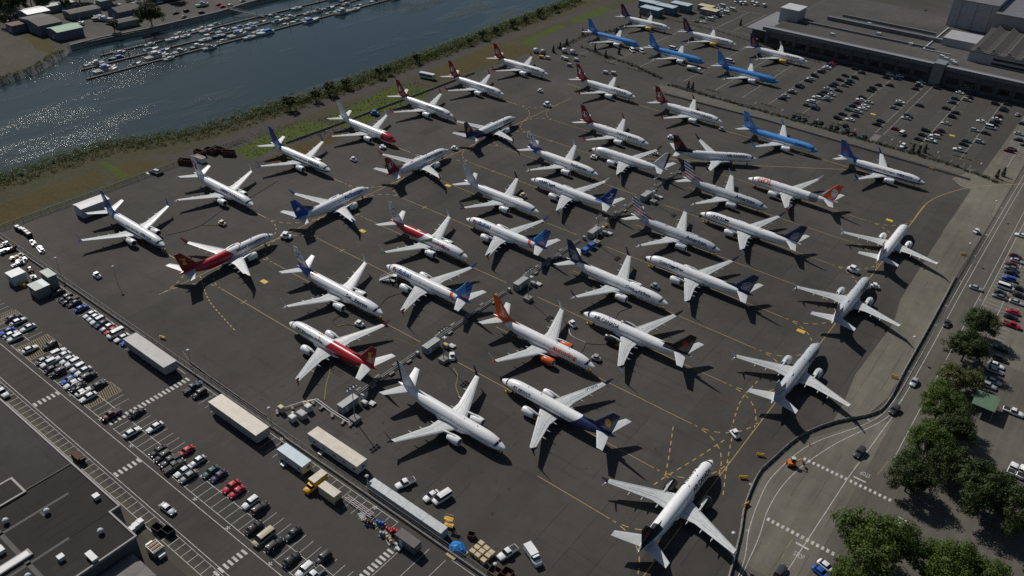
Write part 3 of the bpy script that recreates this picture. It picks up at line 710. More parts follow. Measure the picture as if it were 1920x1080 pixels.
# scheme: fuselage base, fuselage layers, fin base, fin layers, winglet up, winglet low, nacelle, text list (word, x0, length, height, angle, colour), emblem
LV = {
 'cs': dict(body=WHT, lay=[(GRY, [below(2.75)]), (NAVY, [below(3.05), above(2.5), fore(31)]), (BLUE, [fore(1.6), below(2.9)]), (BLUE, [aft(30), (-1.2, 1, 33.0)])], fin=BLUE, wl='blue', wd='blue', text=[('中国南方航空', 5.6, 6, .8, 60, 'navy'), ('CHINA SOUTHERN', 13.2, 7.5, .6, 60, 'navy')], emb='flower'),
 'ca': dict(body=WHT, lay=[(GRY, [below(2.2)]), (NAVY, [below(2.55), above(2.25), fore(33)])], fin=WHT, wl='white', wd='white', text=[('AIR CHINA', 5.2, 3.6, .75, 60, 'navy'), ('中国国际航空公司', 9.4, 8.5, .85, 60, 'navy')], emb='phoenix'),
 'nw': dict(body=WHT, lay=[(RED, [(-1, -.25, 9.3)])], fin=WHT, fl=[(GRY, [above(12.0)])], wl='white', wd='red', text=[], emb=None),
 'tk': dict(body=WHT, lay=[(GRY, [below(1.9)]), (DRED, [aft(31.0), (1, 1.6, -39.8)])], fin=DRED, wl='red', wd='red', text=[('TURKISH AIRLINES', 5.4, 10.5, 1.0, 58, 'navy')], emb='bird', dome=1),
 'jt': dict(body=WHT, lay=[(NAVY, [below(2.9)]), (NAVY, [(1, -1.2, -21.5)]), (GOLD, [below(3.1), above(2.9), fore(25.0)])], fin=NAVY, wl='navy', wd='navy', text=[('JET AIRWAYS', 5.5, 5.5, .75, 57, 'navy')], emb='sun'),
 'ae': dict(body=WHT, lay=[(BLUE, [aft(31.0), (1, 1.6, -40.2)])], fin=BLUE, wl='blue', wd='blue', text=[('AirEuropa', 5.2, 8.6, 1.7, 62, 'blue')], emb='ae'),
 'sz': dict(body=WHT, lay=[(GOLD, [(1, 1.5, -22.6)]), (WHT, [(1, 1.5, -23.1)]), (RED, [(1, 1.5, -23.6), (1, -1, -14.6)]), (RED, [aft(29)])], fin=DRED, wl='dred', wd='dred', text=[('深圳航空', 4.9, 3.6, .8, 58, 'black'), ('Shenzhen Airlines', 8.9, 7.5, .85, 58, 'navy')], emb='phoenix_gold'),
 'wh': dict(body=WHT, lay=[], fin=(.62, .63, .66), fl=[(BLK, [(1, -.21, -35.75)])], wl='black', wd='navy', text=[], emb=None),
 'wh2': dict(body=WHT, lay=[], fin=(.62, .63, .66), wl='black', wd='black', text=[], emb=None),
 'wh3': dict(body=WHT, lay=[], fin=(.62, .63, .66), fl=[(BLK, [(1, -.21, -35.6)])], wl='black', wd='navy', text=[], emb=None),
 'rm': dict(body=WHT, lay=[(RED, [aft(20.0), above(3.0), (1, .9, -24.8)]), (WHT, [aft(17.0), (1, 1.6, -26.6), (-1, -1.6, 27.8)]), (GREEN, [(1, 1.9, -24.5), (-1, -1.9, 26.7), aft(16)]), (RED, [aft(31.0), (1, .9, -34.5)]), (DRED, [aft(35.5)])], fin=(.66, .66, .68), wl='white', wd='green', text=[('RoyalAirMaroc', 7.4, 8.4, 1.25, 62, 'dred')], emb='ringstar', dome=1),
 'sx': dict(body=WHT, lay=[(BLUE, [aft(31.5), (1, .35, -33.6)]), (ORNG, [aft(29.8), above(4.95), fore(31.3)])], fin=WHT, fl=[(BLUE, [below(6.2)]), (ORNG, [below(6.8), above(6.2), aft(35.2)])], wl='white', wd='white', text=[('SunExpress', 5.4, 7.4, 1.3, 60, 'navy')], emb='rays'),
 'fd': dict(body=WHT, lay=[(BLUE, [aft(33.0), (1, 1.1, -38.0)]), (ORNG, [(1, .8, -34.2), (-1, -.8, 35.4)])], fin=SKY, fl=[((.01, .07, .30), [(1, .15, -37.6)]), (LSKY, [('mod', 1, -.9, 1.5, .14)]), (ORNG, [below(6.0), aft(34.5)])], wl='blue', wd='orange', text=[('fly', 4.6, 2.0, 1.75, 64, 'dred'), ('dubai', 7.0, 5.6, 1.75, 64, 'blue')], emb=None),
 'sw': dict(body=WHT, lay=[(ORNG, [aft(31.0), (1, 1.3, -38.6)])], fin=ORNG, wl='white', wd='orange', nac='orange', text=[('sunwing', 6.0, 7.6, 1.5, 62, 'orange')], emb='sunwing'),
 'ac': dict(body=WHT, lay=[(BLK, [aft(29.4), above(4.75), (1, 0, -29.4)]), (BLK, [fore(2.6), above(3.75), aft(1.7)]), ((.5, .5, .52), [below(1.7)])], fin=BLK, wl='black', wd='white', nac='black', text=[('AIR CANADA', 4.9, 8.4, 1.35, 58, 'black')], emb='leaf'),
 'cp': dict(body=WHT, lay=[((.30, .33, .42), [below(2.3)]), (NAVY, [(1, 1.2, -40.6), aft(32)])], fin=NAVY, wl='navy', wd='white', text=[('CopaAirlines', 6.2, 7.2, 1.0, 56, 'navy')], emb='globe'),
 'ua': dict(body=WHT, lay=[((.36, .38, .42), [below(2.6)]), (NAVY, [below(1.9)]), (GOLD, [below(2.68), above(2.6)])], fin=NAVY, wl='navy', wd='white', text=[('UNITED', 5.2, 5.4, 1.2, 56, 'navy')], emb='globe', dome=1),
 'aa': dict(body=SILV, lay=[], fin=WHT, fl=[((.03, .06, .22), [('mod', -.30, 1, 1.24, .5)]), (RED, [('mod', -.30, 1, 1.24, .5), below(8.4)]), (GRY, [(1, -.42, -35.1)])], wl='silver', wd='white', text=[('American', 5.6, 7.6, 1.5, 61, 'navy')], emb='flag', dome=1),
 'aw': dict(body=WHT, lay=[], fin=WHT, fl=[(RED, [(1, -.21, -36.0)]), (NAVY, [(-1, .7, 29.3)])], wl='white', wd='white', text=[], emb=None),
 'gl': dict(body=WHT, lay=[((.25, .26, .28), [aft(27.2), fore(31.0), (1, .9, -30.4)])], fin=ORNG, fl=[((.60, .61, .63), [('in', 36.6, 8.3, 1.25, 1.9)]), (GRY, [(-1, .52, 29.6)])], wl='white', wd='orange', text=[('GOL', 5.0, 5.6, 2.6, 68, 'orange')], emb=None),
 'sa': dict(body=WHT, lay=[(BLUE, [aft(31.0), above(4.9)])], fin=(.012, .045, .22), wl='white', wd='blue', text=[('SAMOA', 5.0, 6.4, 1.3, 57, 'navy'), ('AIRWAYS', 11.8, 3.4, .6, 60, 'navy')], emb='fern'),
 'sh': dict(body=WHT, lay=[(DRED, [below(2.3)]), (DRED, [aft(29.5), (1, 1.2, -37.4)])], fin=DRED, wl='red', wd='red', text=[('上海航空公司', 5.6, 8.5, 1.0, 60, 'navy')], emb='crane'),
 'tu': dict(body=SKY, lay=[(WHT, [below(3.0), (1, -1.6, -6.0), (-1, 1.2, 28.0)]), ((.55, .66, .8), [below(3.45), above(3.0), aft(12), fore(28)]), ((.02, .08, .30), [aft(30), below(4.6)])], fin=SKY, wl='lsky', wd='white', text=[], emb='smile'),
 'ne': dict(body=LSKY, lay=[(WHT, [below(3.3), aft(3.0)]), ((.02, .12, .45), [below(3.5), above(3.3), aft(2)])], fin=LSKY, wl='lsky', wd='lsky', text=[('neos', 5.8, 4.6, 1.2, 62, 'blue')], emb='swallow'),
 'ic': dict(body=WHT, lay=[(NAVY, [aft(31.4), (1, 1.4, -39.6)])], fin=NAVY, wl='white', wd='white', nac='gold', text=[('ICELANDAIR', 5.4, 7.6, 1.0, 58, 'navy')], emb='saga'),
}
FINY = .215
def emblem(kind, parent, lng):
    P = _PM
    if kind == 'bird':
        fin_poly(parent, ring_pts(36.2, 8.2, 1.25, 1.42), P['white'], FINY, lng)
        fin_poly(parent, [(35.5, 7.4), (36.0, 8.0), (36.1, 8.9), (36.5, 9.3), (36.75, 8.4), (36.6, 7.9), (37.1, 7.6), (36.3, 7.3)], P['white'], FINY, lng)
    elif kind == 'sun':
        fin_disc(P['gold'], 36.1, 8.2, 1.0, 1.35, None, FINY, lng, parent=parent)
    elif kind == 'flower':
        for k in range(5): fin_disc(P['red'], 36.1+.55*cos(k*1.2566), 8.4+.6*sin(k*1.2566), .34, .36, None, FINY, lng, parent=parent, n=10)
    elif kind in ('phoenix', 'phoenix_gold', 'crane'):
        m = P[{'phoenix': 'red', 'phoenix_gold': 'gold', 'crane': 'white'}[kind]]
        fin_poly(parent, [(35.2, 7.0), (35.9, 8.1), (35.5, 9.2), (36.4, 9.9), (37.2, 9.4), (36.6, 8.9), (37.0, 7.8), (36.3, 7.1)], m, FINY, lng)
        fin_poly(parent, [(36.9, 9.9), (37.6, 10.5), (37.9, 10.1), (37.3, 9.7)], m, FINY, lng)
    elif kind == 'leaf':
        pts = [(0, -1), (.12, -.45), (.55, -.55), (.45, -.3), (1.0, .15), (.8, .25), (.9, .6), (.5, .5), (.42, .65), (.22, .3), (.3, .85), (.15, .75), (0, 1.1)]
        pts = pts+[(-a, b) for a, b in pts[-2:0:-1]]
        fin_disc(P['dred'], 36.2, 8.3, 1.15, 1.2, None, FINY-.01, lng, parent=parent)
        fin_poly(parent, [(36.2+a*.95, 8.3+b*.95) for a, b in pts], P['red'], FINY+.01, lng)
    elif kind == 'globe':
        for k, r in enumerate((1.1, 1.65, 2.2, 2.75)):
            a0, a1 = radians(95-3*k), radians(190)
            pts = [(37.2+r*cos(a0+(a1-a0)*i/12), 6.1+r*sin(a0+(a1-a0)*i/12)) for i in range(13)]
            pts += [(37.2+(r+.16)*cos(a0+(a1-a0)*i/12), 6.1+(r+.16)*sin(a0+(a1-a0)*i/12)) for i in range(12, -1, -1)]
            fin_poly(parent, pts, P['grey'], FINY, lng)
    elif kind == 'rays':
        for k in range(5):
            for q in (0, 1):
                a = radians(30+28*k); r0 = 1.0+1.3*q; r1 = r0+1.0
                pts = [(36.6-r0*cos(a-.09), 7.3+r0*sin(a-.09)), (36.6-r1*cos(a-.07), 7.3+r1*sin(a-.07)), (36.6-r1*cos(a+.07), 7.3+r1*sin(a+.07)), (36.6-r0*cos(a+.09), 7.3+r0*sin(a+.09))]
                if all(38.6 > x > 31.6+(z-6)*.85+.4 for x, z in pts): fin_poly(parent, pts, P['navy'], FINY, lng)
    elif kind == 'ringstar':
        fin_poly(parent, [(36.2+(x-36.2)*.62, z) for x, z in ring_pts(36.2, 8.4, 1.55, 1.85)], P['dred'], FINY, lng)
        pts = []
        for i in range(10):
            r = (.55, .22)[i % 2]; pts.append((36.3+r*sin(i*pi/5), 7.9+r*cos(i*pi/5)))
        fin_poly(parent, pts, P['green'], FINY, lng)
    elif kind == 'fern':
        fin_poly(parent, [(34.3, 7.0), (35.6, 7.5), (36.6, 8.5), (37.4, 10.0), (37.6, 9.9), (36.8, 8.3), (35.7, 7.2)], P['white'], FINY, lng)
        for k in range(3): fin_disc(P['white'], 36.4+.45*k, 9.3+.25*k, .25, .2, None, FINY, lng, parent=parent, n=8)
    elif kind == 'smile':
        fin_poly(parent, [(35.6+1.6*i/10, 8.2-.7*sin(pi*i/10)) for i in range(11)]+[(35.6+1.6*i/10, 8.2-.42*sin(pi*i/10)) for i in range(10, -1, -1)], P['navy'], FINY, lng)
    elif kind == 'swallow':
        fin_poly(parent, [(35.3, 8.5), (36.2, 8.5), (36.9, 9.4), (36.8, 8.4), (37.4, 7.9), (36.6, 7.8), (36.2, 7.0), (36.0, 8.1)], P['dred'], FINY, lng)
    elif kind == 'saga':
        fin_poly(parent, [(35.3, 7.2), (36.6, 7.2), (37.3, 9.9), (36.5, 9.9)], P['orange'], FINY, lng)
    elif kind in ('ae', 'sunwing'):
        w, L, H, x0, z0 = (('æ', 1.7, 2.2, 35.3, 7.4) if kind == 'ae' else ('sunwing', 4.4, .9, 34.2, 6.3))
        vs, fs = flat_text(w, L, H); dx = -AFT if lng else 0; sl = 0 if kind == 'ae' else .95
        for s in (1, -1):
            b = MB(); X = [(19-(x0+(u if s > 0 else L-u))+dx, s*FINY, 0) for u, v in vs]
            if kind == 'ae': b.add([(p[0], p[1], z0+v) for p, (u, v) in zip(X, vs)], fs)
            else:
                c, d = cos(1.0), sin(1.0); b.add([(19-(x0+.2+(u*c*.55-v*d*.8 if s > 0 else (L-u)*c*.55+v*d*-.8+.3))+dx, s*FINY, z0+(u if s > 0 else L-u)*d+v*c*.6) for u, v in vs], fs)
            b.build('tail_lettering', _PM['white'], parent)
TXT = {}
def airliner(pose, code, label, lng=0, grp='parked airliners', opt=()):
    x, y, h = pose; V = LV[code]; M = MESH[lng]
    r = empty('airliner', label, 'airliner', (x, y, 0), radians(h), grp)
    fm = livery(code+'_body', V['body'], V['lay']); tm = livery(code+'_fin', V['fin'], V.get('fl', []))
    f = inst(M['fuselage'], 'fuselage', r, mats=[fm])
    tag(inst(M['window_row'], 'window_row', f), kind='stuff'); inst(M['cockpit'], 'cockpit_window', f)
    for d in M['doors']: inst(d, 'door', f)
    for d in M['exits']: inst(d, 'exit_door', f)
    inst(BELLY, 'wing_fairing', r, mats=[_PM['silver' if code == 'aa' else 'grey' if code in ('cs', 'ua', 'cp', 'ca') else 'navy' if code == 'jt' else 'white']])
    if V.get('dome'): inst(DOME, 'antenna_dome', f, (19-23.5, 0, 5.36), mats=[_PM['silver'] if code == 'aa' else _PM['white']])
    for k in (9.5, 14.0): inst(BLADE, 'antenna_blade', f, (19-k, 0, 5.4))
    fn = inst(M['fin'], 'fin', r, mats=[tm])
    if V['emb']: emblem(V['emb'], fn, lng) if (code, lng) not in _EMB else _copy_emblem(code, lng, fn)
    if V['emb'] and (code, lng) not in _EMB: _EMB[(code, lng)] = [c for c in fn.children]
    for s in (1, -1):
        w = inst(WING[s], 'wing', r); inst(SEAM[s], 'flap_seam', w); inst(SLAT[s], 'slat', w)
        for k in (4.1, 8.0, 11.2): inst(FAIR[(s, k)], 'flap_fairing', w)
        inst(WLET[(s, 1)], 'winglet', w, mats=[_PM[V['wl']]]); inst(WLET[(s, 0)], 'winglet', w, mats=[_PM[V['wd']]])
        e = inst(ENG['nacelle'], 'engine', r, (19-11.6, s*4.83, 1.72), mats=[_PM[V.get('nac', 'silver' if code == 'aa' else 'white')]])
        for k in ('inlet_lip', 'fan', 'exhaust_cone', 'pylon'): inst(ENG[k], k, e)
        inst(M['stab'][s], 'stabiliser', r); inst(GEARM[s], 'landing_gear', r)
    inst(GEARN[lng], 'landing_gear', r)
    for w, x0, L, H, th, c in V['text']:
        for s in (1, -1):
            k = (w, lng, s, x0)
            xs = x0 - (.2 if not lng else 0)
            if k not in TXT: TXT[k] = fus_text(w, lng, xs, L*1.12, H*1.28, th+10, s).mesh('lettering', _PM[c])
            inst(TXT[k], 'lettering', f)
    if 'reg' in opt:                                                  # registration on the right wing, read from behind
        vs, fs = flat_text('VT-JXG', 3.6, 1.0); b = MB(); out = []
        for u, v in vs:
            yy = 11.6+u; l, t, z, hh = wing_at(yy); st_ = l+(t-l)*.48-v*.9+.35*0; out.append((19-st_, -yy, z+hh*.5+.03))
        b.add(out, fs); b.build('lettering', _PM['navy'], r)
    return r
_EMB = {}
def _copy_emblem(code, lng, fn):
    for c in _EMB[(code, lng)]: inst(c.data, c.name.split('.')[0], fn)
A1 = 'white airliner with '
PLANES = [
 ((-264.6, 124.4, -0.3), 'cs', 'white airliner with blue fin and navy side stripe, alone beside the long white shed', 0),
 ((-265.8, 164.0, -0.6), 'ca', 'white airliner with red phoenix on a white fin, beside the rusty skips', 0),
 ((-266.7, 204.0, 0.1), 'cs', 'white airliner with blue fin and red flower, between the red-nosed jet and the skips', 0),
 ((-267.7, 244.8, -1.0), 'nw', 'white airliner with a red nose and plain pale fin by the river bank', 0),
 ((-267.7, 284.5, -0.5), 'tk', 'red-finned white airliner directly behind the red-nosed jet on the river side', 0),
 ((-267.7, 324.6, -0.7), 'tk', 'middle of the three red-finned airliners along the river edge of the apron', 0),
 ((-269.0, 365.7, 0.3), 'tk', 'farthest of the three red-finned airliners along the river edge of the apron', 0),
 ((-225.6, 284.9, 90.3), 'jt', 'airliner with dark navy tail and yellow sun disc, nose pointing away, mid apron far side', 0),
 ((-225.2, 234.4, 89.8), 'tk', 'red-finned white airliner with its nose pointing away up the yellow taxi line', 0),
 ((-224.5, 184.9, 89.8), 'ae', 'white airliner with bright blue fin and big blue lettering, nose pointing away', 0),
 ((-223.5, 135.7, 90.1), 'sz', 'airliner with dark red tail half and gold edge, nose pointing away, nearest the left fence', 0),
 ((-177.8, 188.9, -0.1), 'rm', 'white airliner with red rear back and green sweep, ring and star on its fin', 0),
 ((-177.9, 145.0, 0.2), 'sx', 'white airliner with navy sun rays on its fin, beside the dark red tailed jet', 1),
 ((-158.9, 210.6, 180.2), 'fd', 'airliner with blue lined fin and orange tail swoosh, the one beside the plain white jet', 0),
 ((-158.2, 166.7, 180.0), 'fd', 'airliner with blue lined fin and orange tail swoosh, boarding stairs at its nose', 0),
 ((-157.4, 123.3, 180.1), 'sz', 'airliner with bright red rear half in front, tail towards the lighting masts', 0),
 ((-109.3, 123.2, -0.3), 'wh', 'plain white airliner nearest the camera, black trailing edge on its fin', 0),
 ((-109.4, 166.4, 0.0), 'sw', 'white airliner with orange fin and orange engines', 0),
 ((-89.4, 144.3, 179.0), 'jt', 'navy-tailed airliner with yellow sun disc, front row beside the plain white jet', 0),
 ((-89.6, 187.9, 180.0), 'ac', 'white airliner with black fin and red leaf, beside the orange-finned jet', 0),
 ((-46.3, 135.4, 90.3), 'ac', 'white airliner with black fin seen from behind at the bottom right, by the barrier', 0),
 ((-110.0, 210.0, -0.0), 'cp', 'airliner with navy globe fin, nose towards the camera, behind the orange-finned jet', 1),
 ((-90.1, 231.6, 179.7), 'cp', 'airliner with navy globe fin, nose away, next to the silver striped-tail jet', 1),
 ((-90.2, 275.4, 179.8), 'ua', 'white airliner with navy globe fin and grey belly, right of the silver jets', 1),
 ((-110.3, 253.6, -0.7), 'aa', 'silver airliner with red and blue striped fin, nearer of the two in the middle', 0),
 ((-110.4, 297.1, 0.0), 'aa', 'silver airliner with red and blue striped fin, farther of the two in the middle', 0),
 ((-90.4, 318.4, 180.2), 'gl', 'white airliner with orange fin and huge orange letters on its nose', 0),
 ((-159.0, 254.8, 180.0), 'sa', 'white airliner with deep blue fin and white fern, mid apron', 1),
 ((-178.3, 232.8, 0.1), 'wh2', 'plain white airliner with pale fin and black winglets in the middle of the apron', 0),
 ((-158.2, 298.6, 180.5), 'wh3', 'plain white airliner with black fin trailing edge, pointing away, far middle of the apron', 0),
 ((-179.0, 277.2, -0.5), 'sx', 'white airliner with navy sun rays on its fin, beyond the plain white jet', 0),
 ((-130.4, 329.0, 33.9), 'ac', 'white airliner with black fin parked askew, nose to the right', 0),
 ((-178.7, 320.3, -0.3), 'tk', 'red-finned white airliner in the far middle, nearer of the pair by the car park road', 0),
 ((-164.7, 368.8, 0.5), 'tk', 'red-finned white airliner in the row along the car park road', 0),
 ((-214.1, 368.9, -0.8), 'sh', 'airliner with red fin, white crane and dark red belly, below the blue jets', 0),
 ((-115.3, 367.6, -0.2), 'ne', 'sky blue airliner with dark red swallow on its fin, on the apron edge', 0),
 ((-67.0, 365.8, 0.5), 'cs', 'white airliner with blue fin and red flower near the far right corner of the apron', 0),
 ((-43.6, 302.2, 90.0), 'aw', 'white airliner pointing away, farthest of the three along the right edge', 0),
 ((-43.0, 252.8, 90.2), 'aa', 'silver airliner pointing away, middle of the three along the right edge', 0),
 ((-42.8, 203.3, 90.1), 'aa', 'silver airliner pointing away, nearest of the three along the right edge', 0),
 ((-258.1, 448.2, 0.5), 'tu', 'leftmost of the three bright blue airliners in the car park', 0),
 ((-213.2, 447.3, -0.2), 'tu', 'middle of the three bright blue airliners in the car park', 0),
 ((-166.7, 445.4, -0.1), 'tu', 'rightmost of the three bright blue airliners in the car park', 0),
 ((-261.0, 493.2, 0.2), 'ic', 'leftmost of the three navy-finned airliners with yellow engines in the car park', 0),
 ((-213.7, 492.5, 0.2), 'ic', 'middle of the three navy-finned airliners with yellow engines in the car park', 0),
 ((-167.1, 491.8, -0.6), 'ic', 'rightmost of the three navy-finned airliners with yellow engines in the car park', 0),
]
for p, c, lab, lg in PLANES: airliner(p, c, lab, lg, opt=('reg',) if lab.startswith('navy-tailed') else ())
# ---------------------------------------------------------------- cars
def rring(x, hw, zt, zb, r=.16):
    r = min(r, hw*.4, (zt-zb)*.35)
    return [(x, hw-r, zb), (x, hw, zb+r), (x, hw, zt-r), (x, hw-r, zt), (x, -hw+r, zt), (x, -hw, zt-r), (x, -hw, zb+r), (x, -hw+r, zb)]
CARDIM = dict(
 c=dict(body=[(2.36, .62, .64, .42), (2.26, .80, .72, .25), (1.6, .90, .86, .2), (.9, .91, .95, .2), (-1.2, .91, .97, .2), (-1.9, .90, .96, .22), (-2.25, .82, .9, .28), (-2.35, .66, .8, .45)],
        cab=(.98, -1.85, .92, .80, .2, -1.15, 1.40, .62), wb=1.38, r=.32),
 h=dict(body=[(2.3, .66, .74, .45), (2.2, .84, .85, .28), (1.6, .93, 1.0, .24), (.9, .94, 1.08, .24), (-1.9, .94, 1.1, .25), (-2.2, .88, 1.06, .3), (-2.3, .74, .95, .48)],
        cab=(.95, -2.22, 1.04, .84, .3, -1.95, 1.64, .68), wb=1.36, r=.36),
 v=dict(body=[(2.75, .7, .85, .5), (2.62, .92, 1.0, .3), (2.0, 1.0, 1.15, .26), (-2.5, 1.0, 1.25, .26), (-2.72, .95, 1.2, .32)],
        cab=(1.9, -2.68, 1.15, .94, 1.1, -2.6, 2.08, .82), wb=1.7, r=.36),
 p=dict(body=[(2.8, .7, .85, .5), (2.65, .9, .98, .32), (1.9, .97, 1.08, .3), (1.2, .98, 1.12, .3), (-.9, .98, 1.12, .3), (-2.7, .97, 1.1, .34), (-2.8, .9, 1.02, .4)],
        cab=(1.25, -.75, 1.08, .86, .6, -.55, 1.78, .70), wb=1.75, r=.4))
CM = {}
for k, d in CARDIM.items():
    b = MB(); b.loft([rring(*q) for q in d['body']][::-1], 0, True); body = b.mesh('body', WHITE)
    x0, x1, z0, w0, x2, x3, z1, w1 = d['cab']; b = MB()
    b.loft([[(x0, w0, z0), (x1, w0, z0), (x1, -w0, z0), (x0, -w0, z0)], [(x2, w1, z1), (x3, w1, z1), (x3, -w1, z1), (x2, -w1, z1)]], 0, False); cab = b.mesh('window', GLASS)
    b = MB(); e = .05
    nx, ny = 6, 6; vs = []                                            # crowned roof skin
    for i in range(nx+1):
        for j in range(ny+1):
            a, c = i/nx*2-1, j/ny*2-1; vs.append(((x2+x3)/2+a*((x2-x3)/2+e), c*(w1+.03), z1-.01+.13*(1-a*a*.75)*(1-c*c*.85)))
    b.add(vs, [(i*(ny+1)+j, (i+1)*(ny+1)+j, (i+1)*(ny+1)+j+1, i*(ny+1)+j+1) for i in range(nx) for j in range(ny)], 0, True); roof = b.mesh('roof', WHITE)
    b = MB(); r = d['r']; b.revolve([(r*.6, -.11), (r*.93, -.11), (r, -.06), (r, .06), (r*.93, .11), (r*.6, .11)], (0, 0, 0), 12, 0, 'y'); wh = b.mesh('wheel', DARK)
    b = MB(); b.revolve([(r*.55, -.115), (r*.2, -.13)], (0, 0, 0), 10, 0, 'y'); rim = b.mesh('rim', STEEL)
    xf, zf = d['body'][1][0], d['body'][1][2]; xb, zb = d['body'][-1][0], d['body'][-1][2]
    b = MB(); b.box((0, 0, 0), (.16, .34, .14)); hl = b.mesh('headlight', LAMPGLASS)
    b = MB(); b.box((0, 0, 0), (.10, .26, .2)); tl = b.mesh('tail_light', REDP)
    b = MB()
    if k == 'p': b.box((-1.75, 0, 1.115), (1.75, 1.6, .03))
    bed = b.mesh('cargo_bed', DARK) if k == 'p' else None
    CM[k] = dict(body=body, window=cab, roof=roof, wheel=wh, rim=rim, hl=hl, tl=tl, hp=(xf-.06, .58 if k != 'v' else .7, zf-.06), tp=(xb+.02, .62, zb-.06), bed=bed, wb=d['wb'], r=r, w=d['body'][2][1])
    if k == 'c' :
        b = MB(); b.box((0, 0, 0), (.6, .6, .015)); CM['sun'] = b.mesh('sunroof', GLASS)
def carpaint(n, c, metal=0.0):
    m = mat('car_'+n, c, .5, metal, .05, spec=.25); B = m.node_tree.nodes['Principled BSDF']; B.inputs['Coat Weight'].default_value = .6; B.inputs['Coat Roughness'].default_value = .04; return m
CC = dict(w=('white', carpaint('white', (.74, .75, .75))), s=('silver', carpaint('silver', (.42, .44, .46), .3)), g=('grey', carpaint('grey', (.16, .17, .18), .3)), d=('black', carpaint('black', (.014, .015, .017))),
          b=('bright blue', carpaint('blue', (.02, .09, .42))), n=('dark blue', carpaint('navy', (.018, .03, .09))), r=('red', carpaint('red', (.45, .012, .03))), m=('maroon', carpaint('maroon', (.10, .01, .02))),
          t=('teal', carpaint('teal', (.03, .09, .085))), e=('beige', carpaint('beige', (.42, .37, .27))), o=('charcoal', carpaint('charcoal', (.04, .042, .046))))
KIND = dict(c='sedan', h='hatchback', v='van', p='pickup truck'); NM = dict(c='sedan_car', h='hatchback_car', v='van', p='pickup_truck'); CAT = dict(c='car', h='car', v='van', p='pickup')
def car(x, y, rz, kind, colr, label, group, z=0.0, lights=True):
    M = CM[kind]; r = empty(NM[kind], label, CAT[kind], (x, y, z), rz, group); m = CC[colr][1]
    s = random.uniform(.94, 1.04); r.scale = (s, 1.0, random.uniform(.96, 1.04))
    b = inst(M['body'], 'body', r, mats=[m]); inst(M['window'], 'window', r); inst(M['roof'], 'roof', r, mats=[m])
    for sx in (1, -1):
        for sy in (1, -1):
            w = inst(M['wheel'], 'wheel', r, (sx*M['wb'], sy*(M['w']-.1), M['r']))
            if lights: inst(M['rim'], 'rim', w, rz=0 if sy < 0 else pi)
    if lights:
        for sy in (1, -1): inst(M['hl'], 'headlight', r, (M['hp'][0], sy*M['hp'][1], M['hp'][2])); inst(M['tl'], 'tail_light', r, (M['tp'][0], sy*M['tp'][1], M['tp'][2]))
    if M['bed']: inst(M['bed'], 'cargo_bed', r)
    return r
def row(cars, where, group, head, snap=None, axis='y', start='the hedge', lights=True, minsp=2.45, rev=False):
    """cars: (u, v, colour[, kind]); snapped onto a parking row, pushed apart where they would touch"""
    L = []
    for q in cars: L.append([q[0], q[1], q[2], q[3] if len(q) > 3 else None])
    ax = 1 if axis == 'y' else 0
    L.sort(key=lambda q: q[ax], reverse=rev); sg = -1 if rev else 1
    for i in range(1, len(L)):
        if (L[i][ax]-L[i-1][ax])*sg < minsp: L[i][ax] = L[i-1][ax]+sg*minsp
    for i, q in enumerate(L):
        k = q[3] or random.choice('ccch'); p = [q[0], q[1]]
        if snap is not None: p[1-ax] = snap+random.uniform(-.25, .25)
        h = head+(pi if random.random() < .35 else 0)+random.uniform(-.02, .02)
        one = where if len(L) == 1 else '%s from %s, %s' % (ORD[i], start, where)
        car(p[0], p[1], h, k, q[2], '%s %s, %s' % (CC[q[2]][0], KIND[k], one), group, 0.02, lights)
FG = 'cars in the far car park'
SG = 'cars in the near car park'
F1 = [(-137.8,428.9,'d'),(-138.3,433.9,'s'),(-138.4,444.2,'s'),(-136.5,441.8,'d'),(-137.9,456.2,'d'),(-137.0,453.4,'d'),(-138.3,467.0,'d'),(-139.0,471.2,'s'),(-137.7,478.3,'d'),(-138.7,487.6,'d'),(-139.2,491.2,'g'),(-138.1,497.1,'s'),(-136.2,497.4,'w'),(-138.7,503.3,'n'),(-138.0,508.9,'m'),(-136.4,506.2,'r')]
F2L = [(-125.2,428.6,'t'),(-124.9,435.5,'w'),(-124.9,443.6,'w'),(-124.2,449.8,'d'),(-124.3,455.3,'d'),(-124.8,462.0,'s'),(-125.3,468.8,'d'),(-125.6,473.0,'n'),(-124.2,481.8,'d'),(-124.8,491.2,'d'),(-125.0,507.9,'d')]
F2R = [(-118.7,426.9,'d'),(-116.9,426.7,'n'),(-118.7,444.0,'t'),(-118.7,448.0,'s'),(-118.5,453.7,'s'),(-118.5,463.6,'d'),(-119.8,474.0,'g'),(-119.2,479.0,'d'),(-118.8,483.8,'t'),(-119.3,491.8,'d'),(-118.3,503.7,'d'),(-118.2,512.0,'d')]
F3L = [(-105.5,421.7,'d'),(-105.5,429.0,'d'),(-105.6,437.7,'t'),(-104.8,444.9,'n'),(-105.4,451.0,'m'),(-106.0,457.2,'w'),(-105.3,461.9,'d'),(-105.3,475.9,'d'),(-105.2,480.3,'d'),(-105.5,488.8,'d'),(-105.9,505.2,'d'),(-105.4,512.7,'w')]
F3R = [(-100.1,424.2,'w'),(-99.5,432.0,'d'),(-99.5,438.3,'s'),(-99.4,444.7,'w'),(-98.7,449.2,'w'),(-99.3,456.6,'s'),(-99.3,493.1,'d'),(-100.1,507.6,'n'),(-100.0,513.9,'w'),(-99.8,517.3,'w')]
F4L = [(-87.2,433.6,'d'),(-85.7,427.2,'d'),(-86.6,457.8,'g'),(-87.0,465.1,'d'),(-87.4,469.5,'w'),(-87.9,497.3,'d'),(-87.1,504.2,'d'),(-88.0,506.8,'s'),(-87.0,512.2,'s')]
